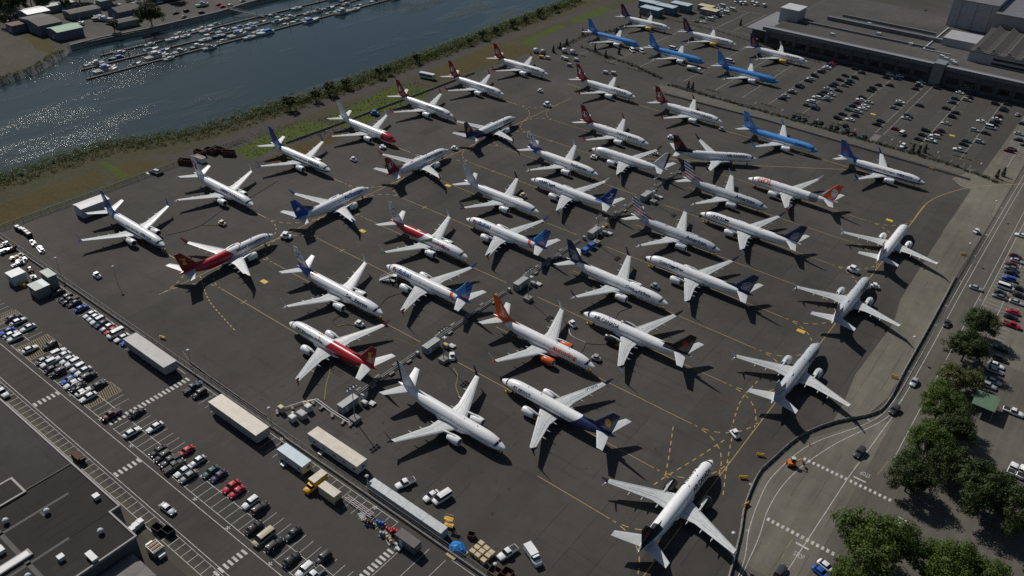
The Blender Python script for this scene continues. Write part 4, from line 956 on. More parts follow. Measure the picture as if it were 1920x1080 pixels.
F4R = [(-77.7,427.6,'m'),(-77.4,446.9,'s'),(-78.2,450.5,'n'),(-78.4,471.5,'d'),(-78.6,507.7,'d'),(-78.5,513.1,'t')]
F5L = [(-65.6,422.0,'d'),(-64.8,429.2,'d'),(-64.9,436.6,'d'),(-65.7,477.1,'d'),(-65.0,488.7,'n'),(-65.4,496.4,'t'),(-65.8,508.5,'w')]
F5R = [(-60.2,424.3,'w','p'),(-59.8,431.8,'w'),(-58.9,437.3,'m'),(-58.8,441.4,'d'),(-59.4,454.1,'s'),(-59.3,466.3,'d'),(-59.3,473.8,'d'),(-60.1,498.8,'e'),(-60.5,504.2,'d'),(-60.0,510.5,'d')]
F6L = [(-46.2,421.9,'w','p'),(-46.4,431.1,'d'),(-46.1,436.5,'t'),(-46.3,454.2,'s'),(-46.6,470.1,'w'),(-46.1,503.8,'d')]
F6R = [(-40.3,439.9,'s'),(-40.4,454.1,'d'),(-40.0,464.1,'w','v'),(-40.6,470.6,'d'),(-40.8,475.4,'n'),(-40.4,479.4,'w'),(-39.9,484.9,'m'),(-40.3,495.9,'d'),(-40.7,499.3,'o'),(-40.3,507.6,'d')]
for cars, w, u in ((F1, 'first row right of the blue airliners', -138.3), (F2L, 'left side of the second far row', -124.7), (F2R, 'right side of the second far row', -119.4),
                   (F3L, 'left side of the third far row', -105.3), (F3R, 'right side of the third far row', -99.9), (F4L, 'left of the far walkway', -87.0), (F4R, 'right of the far walkway', -77.8),
                   (F5L, 'left side beyond the far walkway', -65.2), (F5R, 'right side beyond the far walkway', -59.8), (F6L, 'left side of the last far row', -46.0), (F6R, 'right side of the last far row', -40.6)):
    row(cars, w, FG, 0.0, u, 'y', lights=False)
HEDGE = [(-123.7,408.6,'d'),(-121.1,407.9,'d'),(-117.8,407.3,'d'),(-112.3,408.2,'d'),(-109.8,409.3,'d'),(-104.0,407.6,'d'),(-101.5,408.2,'d'),(-98.9,414.6,'d')]+[(-95.9,407.6,'d'),(-92.5,406.7,'m'),(-87.1,407.2,'t'),(-68.6,407.8,'w')]
row(HEDGE, 'backed against the far hedge', FG, pi/2, None, 'x', 'the left', False, 2.5)
FRONT = [(-185.0,527.8,'w'),(-179.0,529.7,'w'),(-173.1,529.6,'d'),(-170.0,529.7,'w'),(-166.8,529.0,'w'),(-155.5,527.6,'w')]+[(-142.5,527.3,'w'),(-137.0,527.2,'w'),(-134.7,527.7,'w'),(-131.3,527.5,'w'),(-129.4,529.3,'w'),(-116.9,527.3,'s')]+[(-87.9,526.1,'d'),(-85.4,528.5,'d'),(-81.0,527.0,'d'),(-78.1,527.9,'s'),(-61.3,528.3,'s'),(-49.0,526.7,'w'),(-39.1,520.0,'w')]
row(FRONT, 'before the long building', FG, pi/2, None, 'x', 'the left', False, 2.6)
VANS = [(-242.1,530.9,'g','c'),(-237.6,533.1,'w','c'),(-237.6,542.2,'w','v'),(-243.6,543.1,'t','c'),(-243.7,553.6,'w','v'),(-243.6,560.9,'w','v'),(-237.5,551.5,'w','c'),(-236.2,557.5,'w','c'),(-236.9,566.4,'w','v'),(-244.8,573.2,'w','c'),(-241.4,571.6,'w','c'),(-238.5,572.1,'w','c'),(-237.0,577.3,'w','v'),(-247.0,581.1,'w','v'),(-243.8,566.7,'w','c'),(-240.2,580.2,'s','c'),(-237.7,546.7,'s','c')]
row(VANS, 'packed block by the cream sheds', 'white vehicles packed together in the far corner', 0.0, None, 'y', 'its near end', False, 1.3)
TRK = [(-244.4,601.9,'w','v'),(-239.7,598.7,'w','v'),(-237.3,599.8,'w','v'),(-233.5,606.3,'w','v'),(-229.7,603.6,'w','v'),(-224.1,605.3,'w','v')]
row(TRK, 'by the far road at the top edge', 'vans by the far road', pi/2, None, 'x', 'the left', False)
for q, h, lab in (([(-73.5,424.0,'w','v')][0], 1.45, 'white van driving up the far car park lane beside the walkway'), ([(-33.4,494.6,'s','c')][0], 1.6, 'silver sedan driving along the right lane of the far car park'),
                  ([(-241.2,443.3,'w','v')][0], -.7, 'white van parked under the nose of the leftmost blue airliner'), ([(-236.2,446.3,'w','v')][0], -.6, 'white van between the leftmost and middle blue airliners'),
                  ([(-224.3,465.0,'w','v')][0], 0, 'white van behind the middle blue airliner'), ([(-187.1,467.2,'w','v')][0], 0, 'white van behind the tail of the rightmost blue airliner')):
    car(q[0], q[1], h, q[3], q[2], lab, None, 0.02, False)
RS = [(-27.3,465.4,'s'),(-26.1,456.5,'n'),(-26.2,441.2,'d'),(-27.1,438.0,'m'),(-28.3,481.8,'n'),(-22.3,451.0,'d')]
row(RS, 'concrete strip by the far car park', 'cars on the concrete strip', 0.0, None, 'y', 'the near end', False)
# near car park, left
RC = [(-249.4,86.3,'d','c'),(-244.6,86.0,'d','h'),(-244.6,88.0,'d','p'),(-240.6,87.1,'d','c'),(-235.4,86.9,'b','c')]+[(-230.1,87.1,'w','c'),(-227.7,87.1,'s','c'),(-225.2,87.5,'w','h'),(-222.8,87.7,'n','c'),(-219.7,87.3,'s','c'),(-217.2,86.8,'r','c'),(-214.7,86.6,'w','v'),(-211.5,87.0,'w','c'),(-208.6,85.9,'b','c')]
row(RC, 'fence row of the near car park', SG, -pi/2, 87.2, 'x', 'the left')
row([(-175.3,85.6,'n','p'),(-171.8,86.4,'d','h')], 'between the two long trailers', SG, -pi/2, 87.0, 'x', 'the left')
RB = [(-246.5,73.8,'n','c'),(-243.3,73.7,'s','c'),(-237.9,74.3,'w','c'),(-224.3,73.9,'d','h'),(-219.2,74.4,'w','h'),(-216.7,74.1,'w','c'),(-213.7,74.1,'w','c'),(-211.6,73.7,'w','h'),(-208.0,73.7,'w','h'),(-205.6,74.0,'w','c'),(-202.3,73.8,'d','h'),(-196.5,73.5,'o','c')]+[(-178.0,73.2,'d','c'),(-169.3,73.4,'w','c')]+[(-155.3,73.2,'r','c'),(-150.0,73.2,'s','c'),(-144.4,72.9,'t','c'),(-141.7,72.7,'n','c'),(-136.4,73.5,'r','c'),(-133.9,73.3,'r','c')]+[(-128.5,72.8,'w','h'),(-125.3,72.6,'d','h'),(-113.3,72.6,'d','c'),(-102.6,72.2,'d','h')]
row(RB, 'middle row of the near car park', SG, -pi/2, 71.4, 'x', 'the left')
RA = [(-240.7,68.5,'b','c'),(-238.3,68.9,'s','c'),(-235.7,69.1,'w','h'),(-226.9,68.9,'w','c'),(-218.9,68.2,'g','c'),(-216.9,68.4,'w','h'),(-213.2,68.2,'d','c'),(-210.5,68.1,'d','h'),(-205.0,68.4,'b','c'),(-202.5,68.6,'w','c'),(-200.2,68.8,'d','c'),(-197.0,68.2,'w','c'),(-193.9,68.3,'w','c')]+[(-182.4,68.0,'m','p'),(-172.1,67.8,'w','c')]+[(-160.8,67.5,'d','c'),(-158.2,67.8,'d','h'),(-155.4,67.2,'o','p'),(-153.0,67.0,'o','p'),(-149.8,67.4,'w','c'),(-147.3,67.5,'g','c')]+[(-121.7,66.5,'d','c'),(-117.5,67.5,'e','v'),(-114.0,67.1,'d','h'),(-107.9,67.0,'d','c'),(-103.4,67.2,'w','h'),(-100.7,67.9,'w','p')]
row(RA, 'roadside row of the near car park', SG, -pi/2, 66.8, 'x', 'the left')
for q, h, lab in (([(-142.2,57.6,'s','c')][0], .05, 'silver sedan driving along the access road at lower left'), ([(-213.7,52.5,'w','p')][0], 0.0, 'white pickup truck at the kerb beside the big roof'),
                  ([(-96.1,100.7,'w','c')][0], -1.75, 'white sedan parked next to the white van on the apron'), ([(-93.6,101.9,'w','v')][0], -1.75, 'long white van parked on the apron beside the white sedan'),
                  ([(-103.9,99.6,'w','p')][0], -1.9, 'small white pickup on the apron near the long container block'),
                  ([(-70.9,99.2,'w','p')][0], -1.8, 'white pickup with a box on its bed beside the crates'),
                  ([(-14.1,264.7,'o','c')][0], -1.55, 'black sedan farthest along the service road on the right'), ([(-14.1,225.7,'s','c')][0], -1.6, 'silver sedan on the service road on the right'),
                  ([(-15.1,208.8,'o','h')][0], -1.75, 'dark hatchback on the bend of the service road'), ([(-17.4,185.0,'o','h')][0], -1.7, 'dark hatchback nearing the zebra crossing on the right'),
                  ([(-19.2,134.8,'o','h')][0], 1.5, 'dark hatchback cut by the bottom edge right of the barrier'), ([(-11.3,142.9,'w','c')][0], -.25, 'white sedan parked below the lower zebra crossing'),
                  ([(-11.7,140.5,'b','c')][0], -.25, 'bright blue sedan beside the white one at the bottom edge'), ([(16.7,205.6,'w','p')][0], 1.5, 'white pickup truck in the shade behind the right trees'), ([(18.9,205.9,'w','p')][0], 1.5, 'white pickup cut by the right edge behind the trees')):
    car(q[0], q[1], h, q[3], q[2], lab, None, 0.025)
RT = [(-4.6,329.1,'m','c'),(-3.5,325.8,'s','c'),(-4.8,321.3,'m','c'),(-4.2,318.4,'g','c'),(-3.6,314.9,'d','c'),(-3.4,309.8,'b','h'),(-3.9,305.6,'d','c'),(-3.2,302.3,'w','v'),(-3.7,297.0,'d','c'),(-3.7,294.4,'g','c'),(2.0,287.1,'r','c'),(2.2,283.3,'d','c'),(3.3,278.2,'r','p')]
row(RT, 'in the right-hand side lot by the road', 'cars in the side lot', 0.0, None, 'y', 'the trees', True, 2.5)
row([(-6.0,348.6,'w','c'),(1.8,294.5,'s','c'),(1.8,299.9,'d','c'),(1.1,304.9,'d','c')], 'inner row of the right side lot', 'cars in the side lot', 0.0, None, 'y', 'the trees', True, 2.5)
row([(3.2,261.6,'d','c'),(4.0,255.6,'d','h'),(3.7,251.1,'w','c'),(4.0,247.9,'s','c'),(4.7,242.0,'s','c'),(3.9,238.8,'s','h'),(12.3,230.6,'w','p'),(-11.4,294.8,'s','c')], 'under the trees near the green shelter', 'cars near the green shelter', 0.0, None, 'y', 'the near end', True, 2.4)
# ---------------------------------------------------------------- built things
def boxpart(name, parent, c, d, m, rz=0.0, taper=1.0):
    b = MB(); b.box((0, 0, d[2]/2), d, 0, 0, taper); return b.build(name, m, parent, c, rz)
def vspan(u0, u1, v0, v1): return ((u0+u1)/2, (v0+v1)/2), (u1-u0, v1-v0)
ROOFT = mat('trailer_roof_grey', (.27, .27, .26), .55, var=.2); ROOFC = mat('trailer_roof_cream', (.54, .49, .40), .55, var=.18); SIDEG = mat('trailer_side', (.30, .31, .33), .5, var=.15)
ROOFW = mat('roof_white', (.52, .53, .54), .5, var=.15); PALEB = mat('pale_blue_panel', (.40, .50, .56), .5); SLATE = mat('slate_panel', (.17, .19, .19), .6)
def trailer(name, label, cat, u0, u1, v0, v1, h, roofm, sidem, lift=1.1, wheels=4, windows=0, group=None, wheelend=1):
    (cx, cy), (L, Wd) = vspan(u0, u1, v0, v1)
    r = empty(name, label, cat, (cx, cy, .02), 0, group)
    w = boxpart('side_wall', r, (0, 0, lift), (L, Wd, h-lift-.12), sidem)
    n = max(2, int(L/1.2))
    for i in range(n): boxpart('wall_rib', w, (-L/2+(i+.5)*L/n, 0, .05), (.06, Wd+.06, h-lift-.25), sidem)
    boxpart('roof', r, (0, 0, h-.12), (L+.06, Wd+.06, .12), roofm)
    b = MB(); b.bar((-L/2, -Wd*.28, lift-.12), (L/2, -Wd*.28, lift-.12), .14, .22); b.build('chassis_rail', DARK, r); b = MB(); b.bar((-L/2, Wd*.28, lift-.12), (L/2, Wd*.28, lift-.12), .14, .22); b.build('chassis_rail', DARK, r)
    for i in range(wheels):
        for s in (1, -1):
            b = MB(); b.revolve([(.3, -.14), (.47, -.14), (.5, 0), (.47, .14), (.3, .14)], (0, 0, 0), 14, 0, 'y'); b.build('wheel', DARK, r, (wheelend*(L/2-1.6-i*1.15), s*(Wd/2-.2), .5))
    for k in range(windows):
        x = -L/2+(k+.7)*L/windows
        f = boxpart('window', r, (x, -Wd/2-.012, 1.7), (1.0, .05, .9), WHITE); boxpart('pane', f, (0, -.02, .08), (.84, .04, .72), GLASS)
    if windows:
        d = boxpart('door', r, (-L/2+L*.3, -Wd/2-.012, lift), (.95, .06, 2.05), LIGHTGREY); boxpart('step', r, (-L/2+L*.3, -Wd/2-.7, 0), (1.3, 1.2, lift-.1), GALV)
        f = boxpart('window', r, (L/2+.012, .3, 1.75), (.05, 1.3, .9), WHITE); boxpart('pane', f, (.02, 0, .08), (.04, 1.1, .72), GLASS)
    return r
trailer('box_trailer', 'long grey roofed box trailer parked along the near fence', 'trailer', -206.2, -185.3, 85.2, 89.4, 4.0, ROOFT, SIDEG, 1.2)
trailer('box_trailer', 'long cream roofed box trailer parked along the near fence', 'trailer', -163.4, -143.0, 84.6, 88.9, 4.0, ROOFC, SIDEG, 1.2)
trailer('office_trailer', 'short pale blue roofed office trailer with small windows beside the yellow truck', 'trailer', -135.4, -125.6, 85.2, 88.2, 3.5, PALEB, LIGHTGREY, .8, 2, 2)
trailer('office_trailer', 'long cream roofed white office trailer with window row inside the fence', 'trailer', -133.7, -115.1, 93.9, 97.4, 3.6, ROOFC, ROOFW, .8, 3, 5)
trailer('office_trailer', 'dark grey office trailer standing alone near the blue tarpaulin', 'trailer', -93.3, -87.1, 85.1, 87.5, 3.2, mat('dark_roof', (.09, .088, .085), .7), mat('dark_side', (.10, .10, .11), .6), .7, 2, 1)
CONT = mat('container_grey', (.36, .38, .40), .5, var=.2, scale=1.5)
for i in range(4):
    u0 = -109.8+i*6.12
    r = empty('shipping_container', '%s of the four end-to-end grey containers, counted from the office trailer' % ORD[i].capitalize().lower(), 'container', (u0+3.03, 93.5, .02), 0, 'grey containers in line inside the fence')
    b = boxpart('side_wall', r, (0, 0, .1), (6.02, 2.4, 2.5), CONT)
    boxpart('roof', r, (0, 0, 2.6), (6.06, 2.44, .08), mat('container_roof', (.45, .47, .49), .5, var=.22, scale=1.2))
    for k in range(14): boxpart('corrugation', b, (-2.8+k*.43, -1.2, .1), (.18, .05, 2.2), CONT)
    for sx in (1, -1):
        for sy in (1, -1): boxpart('corner_post', r, (sx*2.97, sy*1.17, 0), (.14, .14, 2.72), GREYP)
    for k in (-.6, .6): boxpart('door', r, (3.02, k, .15), (.05, 1.12, 2.35), GREYP)
# trucks by the fence
def boxtruck(label, x, y, rz, bw, bl, bh, cabm, boxm, roofm, group=None):
    r = empty('box_truck', label, 'truck', (x, y, .02), rz, group)
    bx = boxpart('cargo_box', r, (-bl/2+.6, 0, .9), (bl, bw, bh-.95), boxm); boxpart('roof', bx, (0, 0, bh-.95), (bl+.05, bw+.05, .06), roofm)
    b = MB(); b.loft([rring(*q) for q in [(2.75, .8, 1.1, .5), (2.6, .98, 1.35, .35), (1.7, 1.02, 1.55, .35), (.7, 1.02, 1.55, .35)]][::-1], 0, True); b.build('cab', cabm, r)
    b = MB(); b.loft([[(1.75, .92, 1.5), (.72, .92, 1.5), (.72, -.92, 1.5), (1.75, -.92, 1.5)], [(1.3, .8, 2.25), (.74, .8, 2.25), (.74, -.8, 2.25), (1.3, -.8, 2.25)]], 0, False); b.build('window', GLASS, r)
    boxpart('cab_roof', r, (1.02, 0, 2.24), (.62, 1.62, .08), cabm)
    for xx in (1.8, -bl+1.6):
        for s in (1, -1):
            b = MB(); b.revolve([(.25, -.13), (.43, -.13), (.46, 0), (.43, .13), (.25, .13)], (0, 0, 0), 14, 0, 'y'); b.build('wheel', DARK, r, (xx, s*(bw/2-.22), .46))
    for s in (1, -1): boxpart('headlight', r, (2.68, s*.7, .8), (.1, .3, .18), LAMPGLASS)
    return r
YTR = mat('truck_yellow', (.66, .36, .015), .45)
boxtruck('yellow cab box truck with cream box between the trailers', -120.6, 84.4, -pi/2, 2.2, 4.2, 3.2, YTR, YTR, ROOFC)
r = empty('cargo_body', 'cream box body standing next to the yellow truck', 'cargo box', (-115.2, 84.9, .02), 0)
boxpart('side_wall', r, (0, 0, .3), (5.7, 2.3, 2.8), CREAM); boxpart('roof', r, (0, 0, 3.1), (5.76, 2.36, .08), ROOFC)
for k in range(5): boxpart('wall_rib', r, (-2.3+k*1.15, -1.16, .35), (.07, .05, 2.6), CREAM)
boxpart('tail_frame', r, (3.2, 0, .3), (.6, 2.0, .9), RUST)
boxtruck('small white box truck nearest the bottom edge of the apron', *[(-65.6,102.0)][0], -.4, 2.0, 3.6, 2.5, WHITE, WHITE, WHITE)
# crates, tarpaulin, bins, lift
b = MB(); b.box((0, 0, .55), (1.25, 1.05, 1.1)); CR = b.mesh('crate_body', CREAM); b = MB(); b.box((0, 0, 1.14), (1.31, 1.11, .06)); CRL = b.mesh('lid', mat('crate_lid', (.52, .43, .28), .8))
b = MB(); b.box((0, 0, .06), (1.2, 1.0, .1)); PAL = b.mesh('pallet', WOOD)
cc = [(-77.2,97.2),(-77.2,95.7),(-77.3,94.2),(-75.4,96.9),(-75.6,95.5),(-75.7,94.1),(-73.7,96.7),(-73.8,95.5),(-73.8,93.9)]
for i, q in enumerate(cc):
    r = empty('wooden_crate', 'tan crate, %s in the %s line of the crate block by the tarpaulin' % (('far', 'middle', 'near')[i % 3], ('left', 'centre', 'right')[i//3]), 'crate', (q[0], q[1], .02), random.uniform(-.05, .05), 'tan crates set out in a block')
    inst(PAL, 'pallet', r); inst(CR, 'crate_body', r, (0, 0, .12)); inst(CRL, 'lid', r, (0, 0, .12))
q = [(-80.9,92.9)][0]; b = MB(); n = 14; rings = []
for k, (rr, z) in enumerate(((2.3, 0), (2.0, .7), (1.55, 1.25), (.9, 1.7), (.3, 1.85))):
    rings.append([(rr*(1+.14*sin(3*a+k)+.10*random.uniform(-1, 1))*cos(a), rr*.85*(1+.12*cos(5*a)+.1*random.uniform(-1, 1))*sin(a), z+(.15*random.uniform(-1, 1) if k else 0)) for a in [2*pi*i/n for i in range(n)]])
r = empty('covered_pallet_stack', 'pile under a crumpled blue tarpaulin by the fence', 'tarpaulin', (q[0], q[1], .02)); b.loft(rings, 0, False).build('tarpaulin', mat('tarp_blue', (.02, .22, .62), .5, var=.25, scale=2), r); boxpart('pallet', r, (.2, -2.4, 0), (2.6, 1.0, .25), WOOD); boxpart('pallet', r, (2.2, .2, 0), (.9, 1.6, .2), WOOD)
def bin_(label, q, m, d=(1.7, 1.3, 1.3), rz=0.0, cat='bin', name='waste_bin'):
    r = empty(name, label, cat, (q[0], q[1], .02), rz)
    b = MB(); L, Wd, H = d; t = .08
    for c, s in (((-L/2+t/2, 0, H/2), (t, Wd, H)), ((L/2-t/2, 0, H/2), (t, Wd, H)), ((0, -Wd/2+t/2, H/2), (L-2*t, t, H)), ((0, Wd/2-t/2, H/2), (L-2*t, t, H))): b2 = MB(); b2.box(c, s); b2.build('side', m, r)
    boxpart('floor', r, (0, 0, .1), (L-2*t, Wd-2*t, .06), m); boxpart('rim', r, (0, Wd/2-.02, H), (L+.1, .12, .08), m)
    return r
bin_('small dark red open bin beside the crates', [(-80.6,97.7)][0], mat('bin_red', (.10, .02, .02), .7), rz=.4)
bin_('rusty scrap cage at the bottom edge, left one', [(-70.1,93.3)][0], RUST, (2.6, 2.2, 1.2), .1, 'scrap bin', 'scrap_bin'); bin_('rusty scrap cage at the bottom edge, right one', [(-67.6,94.8)][0], RUST, (2.4, 2.2, 1.2), .1, 'scrap bin', 'scrap_bin')
def lift(label, q, rz=0.0, s=1.0, m=None):
    """boom / scissor lift"""
    m = m or YELLOWP; r = empty('access_lift', label, 'lift', (q[0], q[1], .02), rz); r.scale = (s, s, s)
    boxpart('chassis', r, (0, 0, .35), (2.2, 1.1, .5), m)
    for k in range(4):
        b = MB(); b.bar((-.9, (-.35, .35)[k % 2], .9+.5*k), (.9, (-.35, .35)[k % 2], 1.4+.5*k) if k % 2 else (.9, (-.35, .35)[k % 2], .9+.5*k), .1); b.build('scissor_arm', m, r)
    boxpart('platform', r, (0, 0, 2.9), (2.2, 1.1, .1), m)
    for sx in (-1.05, 1.05):
        for sy in (-.5, .5): boxpart('rail_post', r, (sx, sy, 3.0), (.06, .06, .9), m)
    for sy in (-.5, .5): b = MB(); b.bar((-1.05, sy, 3.9), (1.05, sy, 3.9), .06); b.build('guard_rail', m, r)
    for sx in (-.8, .8):
        for sy in (-.5, .5): b = MB(); b.revolve([(.1, -.1), (.3, -.1), (.3, .1), (.1, .1)], (0, 0, 0), 10, 0, 'y'); b.build('wheel', DARK, r, (sx, sy, .3))
lift('yellow access lift at the end of the grey containers', [(-86.7,96.6)][0], .3)
def barricade(label, q, rz=0.0, w=2.1):
    r = empty('yellow_barricade', label, 'barricade', (q[0], q[1], .02), rz, 'yellow barricades round the apron edge')
    for z in (.35, .85): b = MB(); b.bar((-w/2, 0, z), (w/2, 0, z), .16, .34); b.build('board', YELLOWP, r)
    for s in (-1, 1): boxpart('leg', r, (s*w*.4, 0, 0), (.1, 1.0, .16), YELLOWP); boxpart('post', r, (s*w*.4, .1, .1), (.1, .1, 1.0), YELLOWP)
for px, lab, a in (((-202.6,95.2), 'yellow barricade on the apron by the grey roofed trailer', .3), ((-38.2,156.6), 'yellow barricade left of the curved barrier, nearest the front', .6), ((-38.0,167.1), 'yellow barricade beside the start of the curved barrier', .5),
                   ((-19.4,224.6), 'yellow barricade on the concrete inside the road bend', .2), ((-20.8,317.7), 'yellow barricade on the concrete near the far end of the road fence', .5), ((-136.3,245.6), 'yellow barricade by the third lighting mast', .9),
                   ((-104.4,372.1), 'yellow barricade at the barrier beside the sky blue airliner', 0.0), ((-51.0,390.3), 'yellow barricade at the barrier near the far corner', 0.0), ((-33.8,148.5), 'yellow barricade touching the curved barrier', 1.3)): barricade(lab, px, a)
# scrap and gear row near the dark trailer
r = empty('lattice_mast_section', 'red and white lattice mast section lying by the fence row', 'lattice mast', (*[(-107.3,87.1)][0], .3), 0.0)
for sy in (-.5, .5):
    for sz in (0, .8): b = MB(); b.bar((-4.6, sy, sz), (4.6, sy, sz), .1); b.build('rail', LIGHTGREY, r)
for k in range(14): b = MB(); b.bar((-4.5+k*.66, -.5, 0 if k % 2 else .8), (-4.5+(k+1)*.66, .5, .8 if k % 2 else 0), .09); b.build('lacing', REDP if k % 2 else WHITE, r)
for i, (q, m, lab) in enumerate(zip([(-104.8,85.6),(-102.0,85.1),(-99.8,86.7),(-96.5,86.5),(-95.5,87.1),(-94.6,84.6),(-96.8,85.0)], (GALV, RUST, BLUEP, REDP, REDP, WOOD, GREYP),
        ('pale ladder rack beside the lattice mast', 'rusty drum cluster beside the lattice mast', 'blue barrel trolley beside the rusty drums', 'red framed equipment trailer before the dark office trailer', 'bright red cylinder tank on a frame', 'wooden reel trolley beside the red frames', 'grey generator skid beside the red frames'))):
    r = empty('equipment_skid', lab, 'equipment', (q[0], q[1], .02), random.uniform(-.4, .4))
    boxpart('base_frame', r, (0, 0, .1), (2.4, 1.3, .16), GREYP)
    if i in (0,):
        for k in range(6): boxpart('rung', r, (-1+k*.4, 0, .5+.1*k), (.08, 1.3, .08), m)
    else:
        for k in range(3): b = MB(); b.revolve([(.02, 0), (.36, 0), (.38, .5), (.36, 1.0), (.02, 1.0)], (0, 0, 0), 12); b.build('drum', m, r, (-.75+k*.75, random.uniform(-.25, .25), .26))
    for s in (-1, 1): b = MB(); b.bar((s*1.1, -.6, .2), (s*1.1, .6, 1.5), .07); b.build('brace', m, r)
# sheds and junk by the left end of the near car park
def shed(name, label, u0, u1, v0, v1, h, roofm, wallm, pitch=0.0, group=None, doors=1, axis='x', cat='shed', windows=0):
    (cx, cy), (L, Wd) = vspan(u0, u1, v0, v1); r = empty(name, label, cat, (cx, cy, 0), 0, group)
    boxpart('wall', r, (0, 0, 0), (L, Wd, h), wallm)
    o = .25
    if pitch:
        for s in (1, -1):
            b = MB()
            if axis == 'x': P = [(-L/2-o, 0, h+pitch), (L/2+o, 0, h+pitch), (L/2+o, s*(Wd/2+o), h), (-L/2-o, s*(Wd/2+o), h)]
            else: P = [(0, -Wd/2-o, h+pitch), (0, Wd/2+o, h+pitch), (s*(L/2+o), Wd/2+o, h), (s*(L/2+o), -Wd/2-o, h)]
            if (s > 0) == (axis == 'x'): P = P[::-1]
            b.add(P+[(p[0], p[1], p[2]+.14) for p in P], [(0, 1, 2, 3), (7, 6, 5, 4), (0, 4, 5, 1), (1, 5, 6, 2), (2, 6, 7, 3), (3, 7, 4, 0)]); b.build('roof', roofm if s > 0 or not isinstance(roofm, tuple) else roofm[0], r)
        for s in (1, -1):
            b = MB(); x = s*(L/2 if axis == 'x' else Wd/2)
            if axis == 'x': b.add([(x, -Wd/2, h), (x, Wd/2, h), (x, 0, h+pitch)], [(0, 1, 2) if s > 0 else (2, 1, 0)])
            else: b.add([(-L/2, x, h), (L/2, x, h), (0, x, h+pitch)], [(2, 1, 0) if s > 0 else (0, 1, 2)])
            b.build('gable', wallm, r)
    else: boxpart('roof', r, (0, 0, h), (L+.3, Wd+.3, .18), roofm)
    for k in range(doors): boxpart('door', r, (-L/2+(k+.5)*L/max(doors, 1), -Wd/2-.03, 0), (min(2.2, L*.3), .08, min(2.6, h*.75)), GREYP)
    for k in range(windows):
        f = boxpart('window', r, (-L/2+(k+.5)*L/windows, -Wd/2-.02, h*.45), (1.6, .06, 1.0), WHITE); boxpart('pane', f, (0, -.02, .08), (1.4, .05, .84), GLASS)
    return r
shed('storage_shed', 'white roofed box shed at the far left of the near car park', -268.7, -264.3, 80.2, 84.6, 3.5, ROOFW, LIGHTGREY)
shed('storage_shed', 'taller slate green shed touching the fence by the yellow drums', -258.4, -253.0, 87.0, 89.6, 5.0, mat('green_grey_roof', (.28, .33, .30), .55), SLATE)
r = shed('storage_shed', 'low shed with half grey, half pale blue roof', -256.3, -251.0, 81.4, 86.0, 3.5, mat('green_grey_roof', (.28, .33, .30), .55), SLATE); boxpart('roof_panel', r, (.2, 1.3, 3.68), (5.2, 1.9, .06), PALEB)
shed('hangar_shed', 'long white shed on the apron under the leftmost airliner tail', -296.2, -290.7, 118.6, 129.8, 4.0, ROOFW, LIGHTGREY, .5, None, 0, 'y')
for i, q in enumerate([(-266.7,84.4),(-265.0,83.0),(-261.7,82.2),(-263.0,81.8)]):
    r = empty('yellow_drum', 'yellow drum, %s of the four beside the white roofed shed' % ORD[i], 'drum', (q[0], q[1], .02), 0, 'yellow drums by the sheds'); b = MB(); b.revolve([(.02, 0), (.45, 0), (.47, .6), (.45, 1.2), (.02, 1.2)], n=14); b.build('body', YELLOWP, r); b = MB(); b.revolve([(.47, 0), (.5, .04), (.47, .08)], n=14); b.build('hoop', GREYP, r, (0, 0, .5))
for i, (q, m, l, lab) in enumerate(zip([(-292.5,90.1),(-288.0,88.4),(-287.5,90.4),(-281.3,89.1),(-278.0,89.2),(-276.4,87.2),(-286.1,97.4),(-280.1,96.9),(-269.6,88.1),(-264.5,86.6)], (WHITE, GALV, RUST, CREAM, WHITE, LIGHTGREY, GALV, WHITE, RUST, WHITE), (3.5, 4, 4, 4.5, 3.5, 4.2, 3.2, 4.5, 2.5, 2),
        ('white tank trailer at the left edge below the fence corner', 'flat grey machinery trailer, left of the rusty one', 'rusty machinery trailer beyond the car park end', 'cream decked trailer in the machinery row', 'white machine on a trailer in the machinery row', 'pale flatbed trailer, last in the machinery row', 'grey flat cart on the apron corner', 'white tow bar trailer on the apron corner', 'rusty red cart before the slate shed', 'small white cart before the slate shed'))):
    r = empty('flatbed_trailer', lab, 'trailer', (q[0], q[1], .02), random.choice((pi/2, 1.4)) if i < 6 else -.2, 'trailers and carts by the fence corner')
    boxpart('deck', r, (0, 0, .55), (l, 1.7, .18), m)
    for k in range(3): boxpart('load', r, (-l*.3+k*l*.3, random.uniform(-.3, .3), .73), (l*.22, random.uniform(.7, 1.3), random.uniform(.3, .9)), random.choice((m, GREYP, STEEL)))
    b = MB(); b.bar((l/2, 0, .5), (l/2+1.0, 0, .45), .1); b.build('tow_bar', GREYP, r)
    for s in (-1, 1): b = MB(); b.revolve([(.1, -.1), (.33, -.1), (.33, .1), (.1, .1)], (0, 0, 0), 10, 0, 'y'); b.build('wheel', DARK, r, (-.3, s*.85, .33))
for i, q in enumerate([(-300.5,98.8),(-298.3,99.0),(-296.8,99.3),(-294.6,99.2),(-292.4,99.0)]):
    r = empty('baggage_cart', '%s dark cart with pale top in the line at the apron corner' % ORD[i].capitalize(), 'cart', (q[0], q[1], .02), 0, 'dark carts lined up at the apron corner')
    boxpart('box', r, (0, 0, .4), (2.0, 1.6, 1.3), DARK); boxpart('top', r, (0, 0, 1.7), (1.5, 1.2, .08), ROOFW)
    for sx in (-.7, .7): b = MB(); b.revolve([(.1, -.85), (.25, -.85), (.25, .85), (.1, .85)], (0, 0, 0), 10, 0, 'y'); b.build('axle_wheels', DARK, r, (sx, 0, .25))
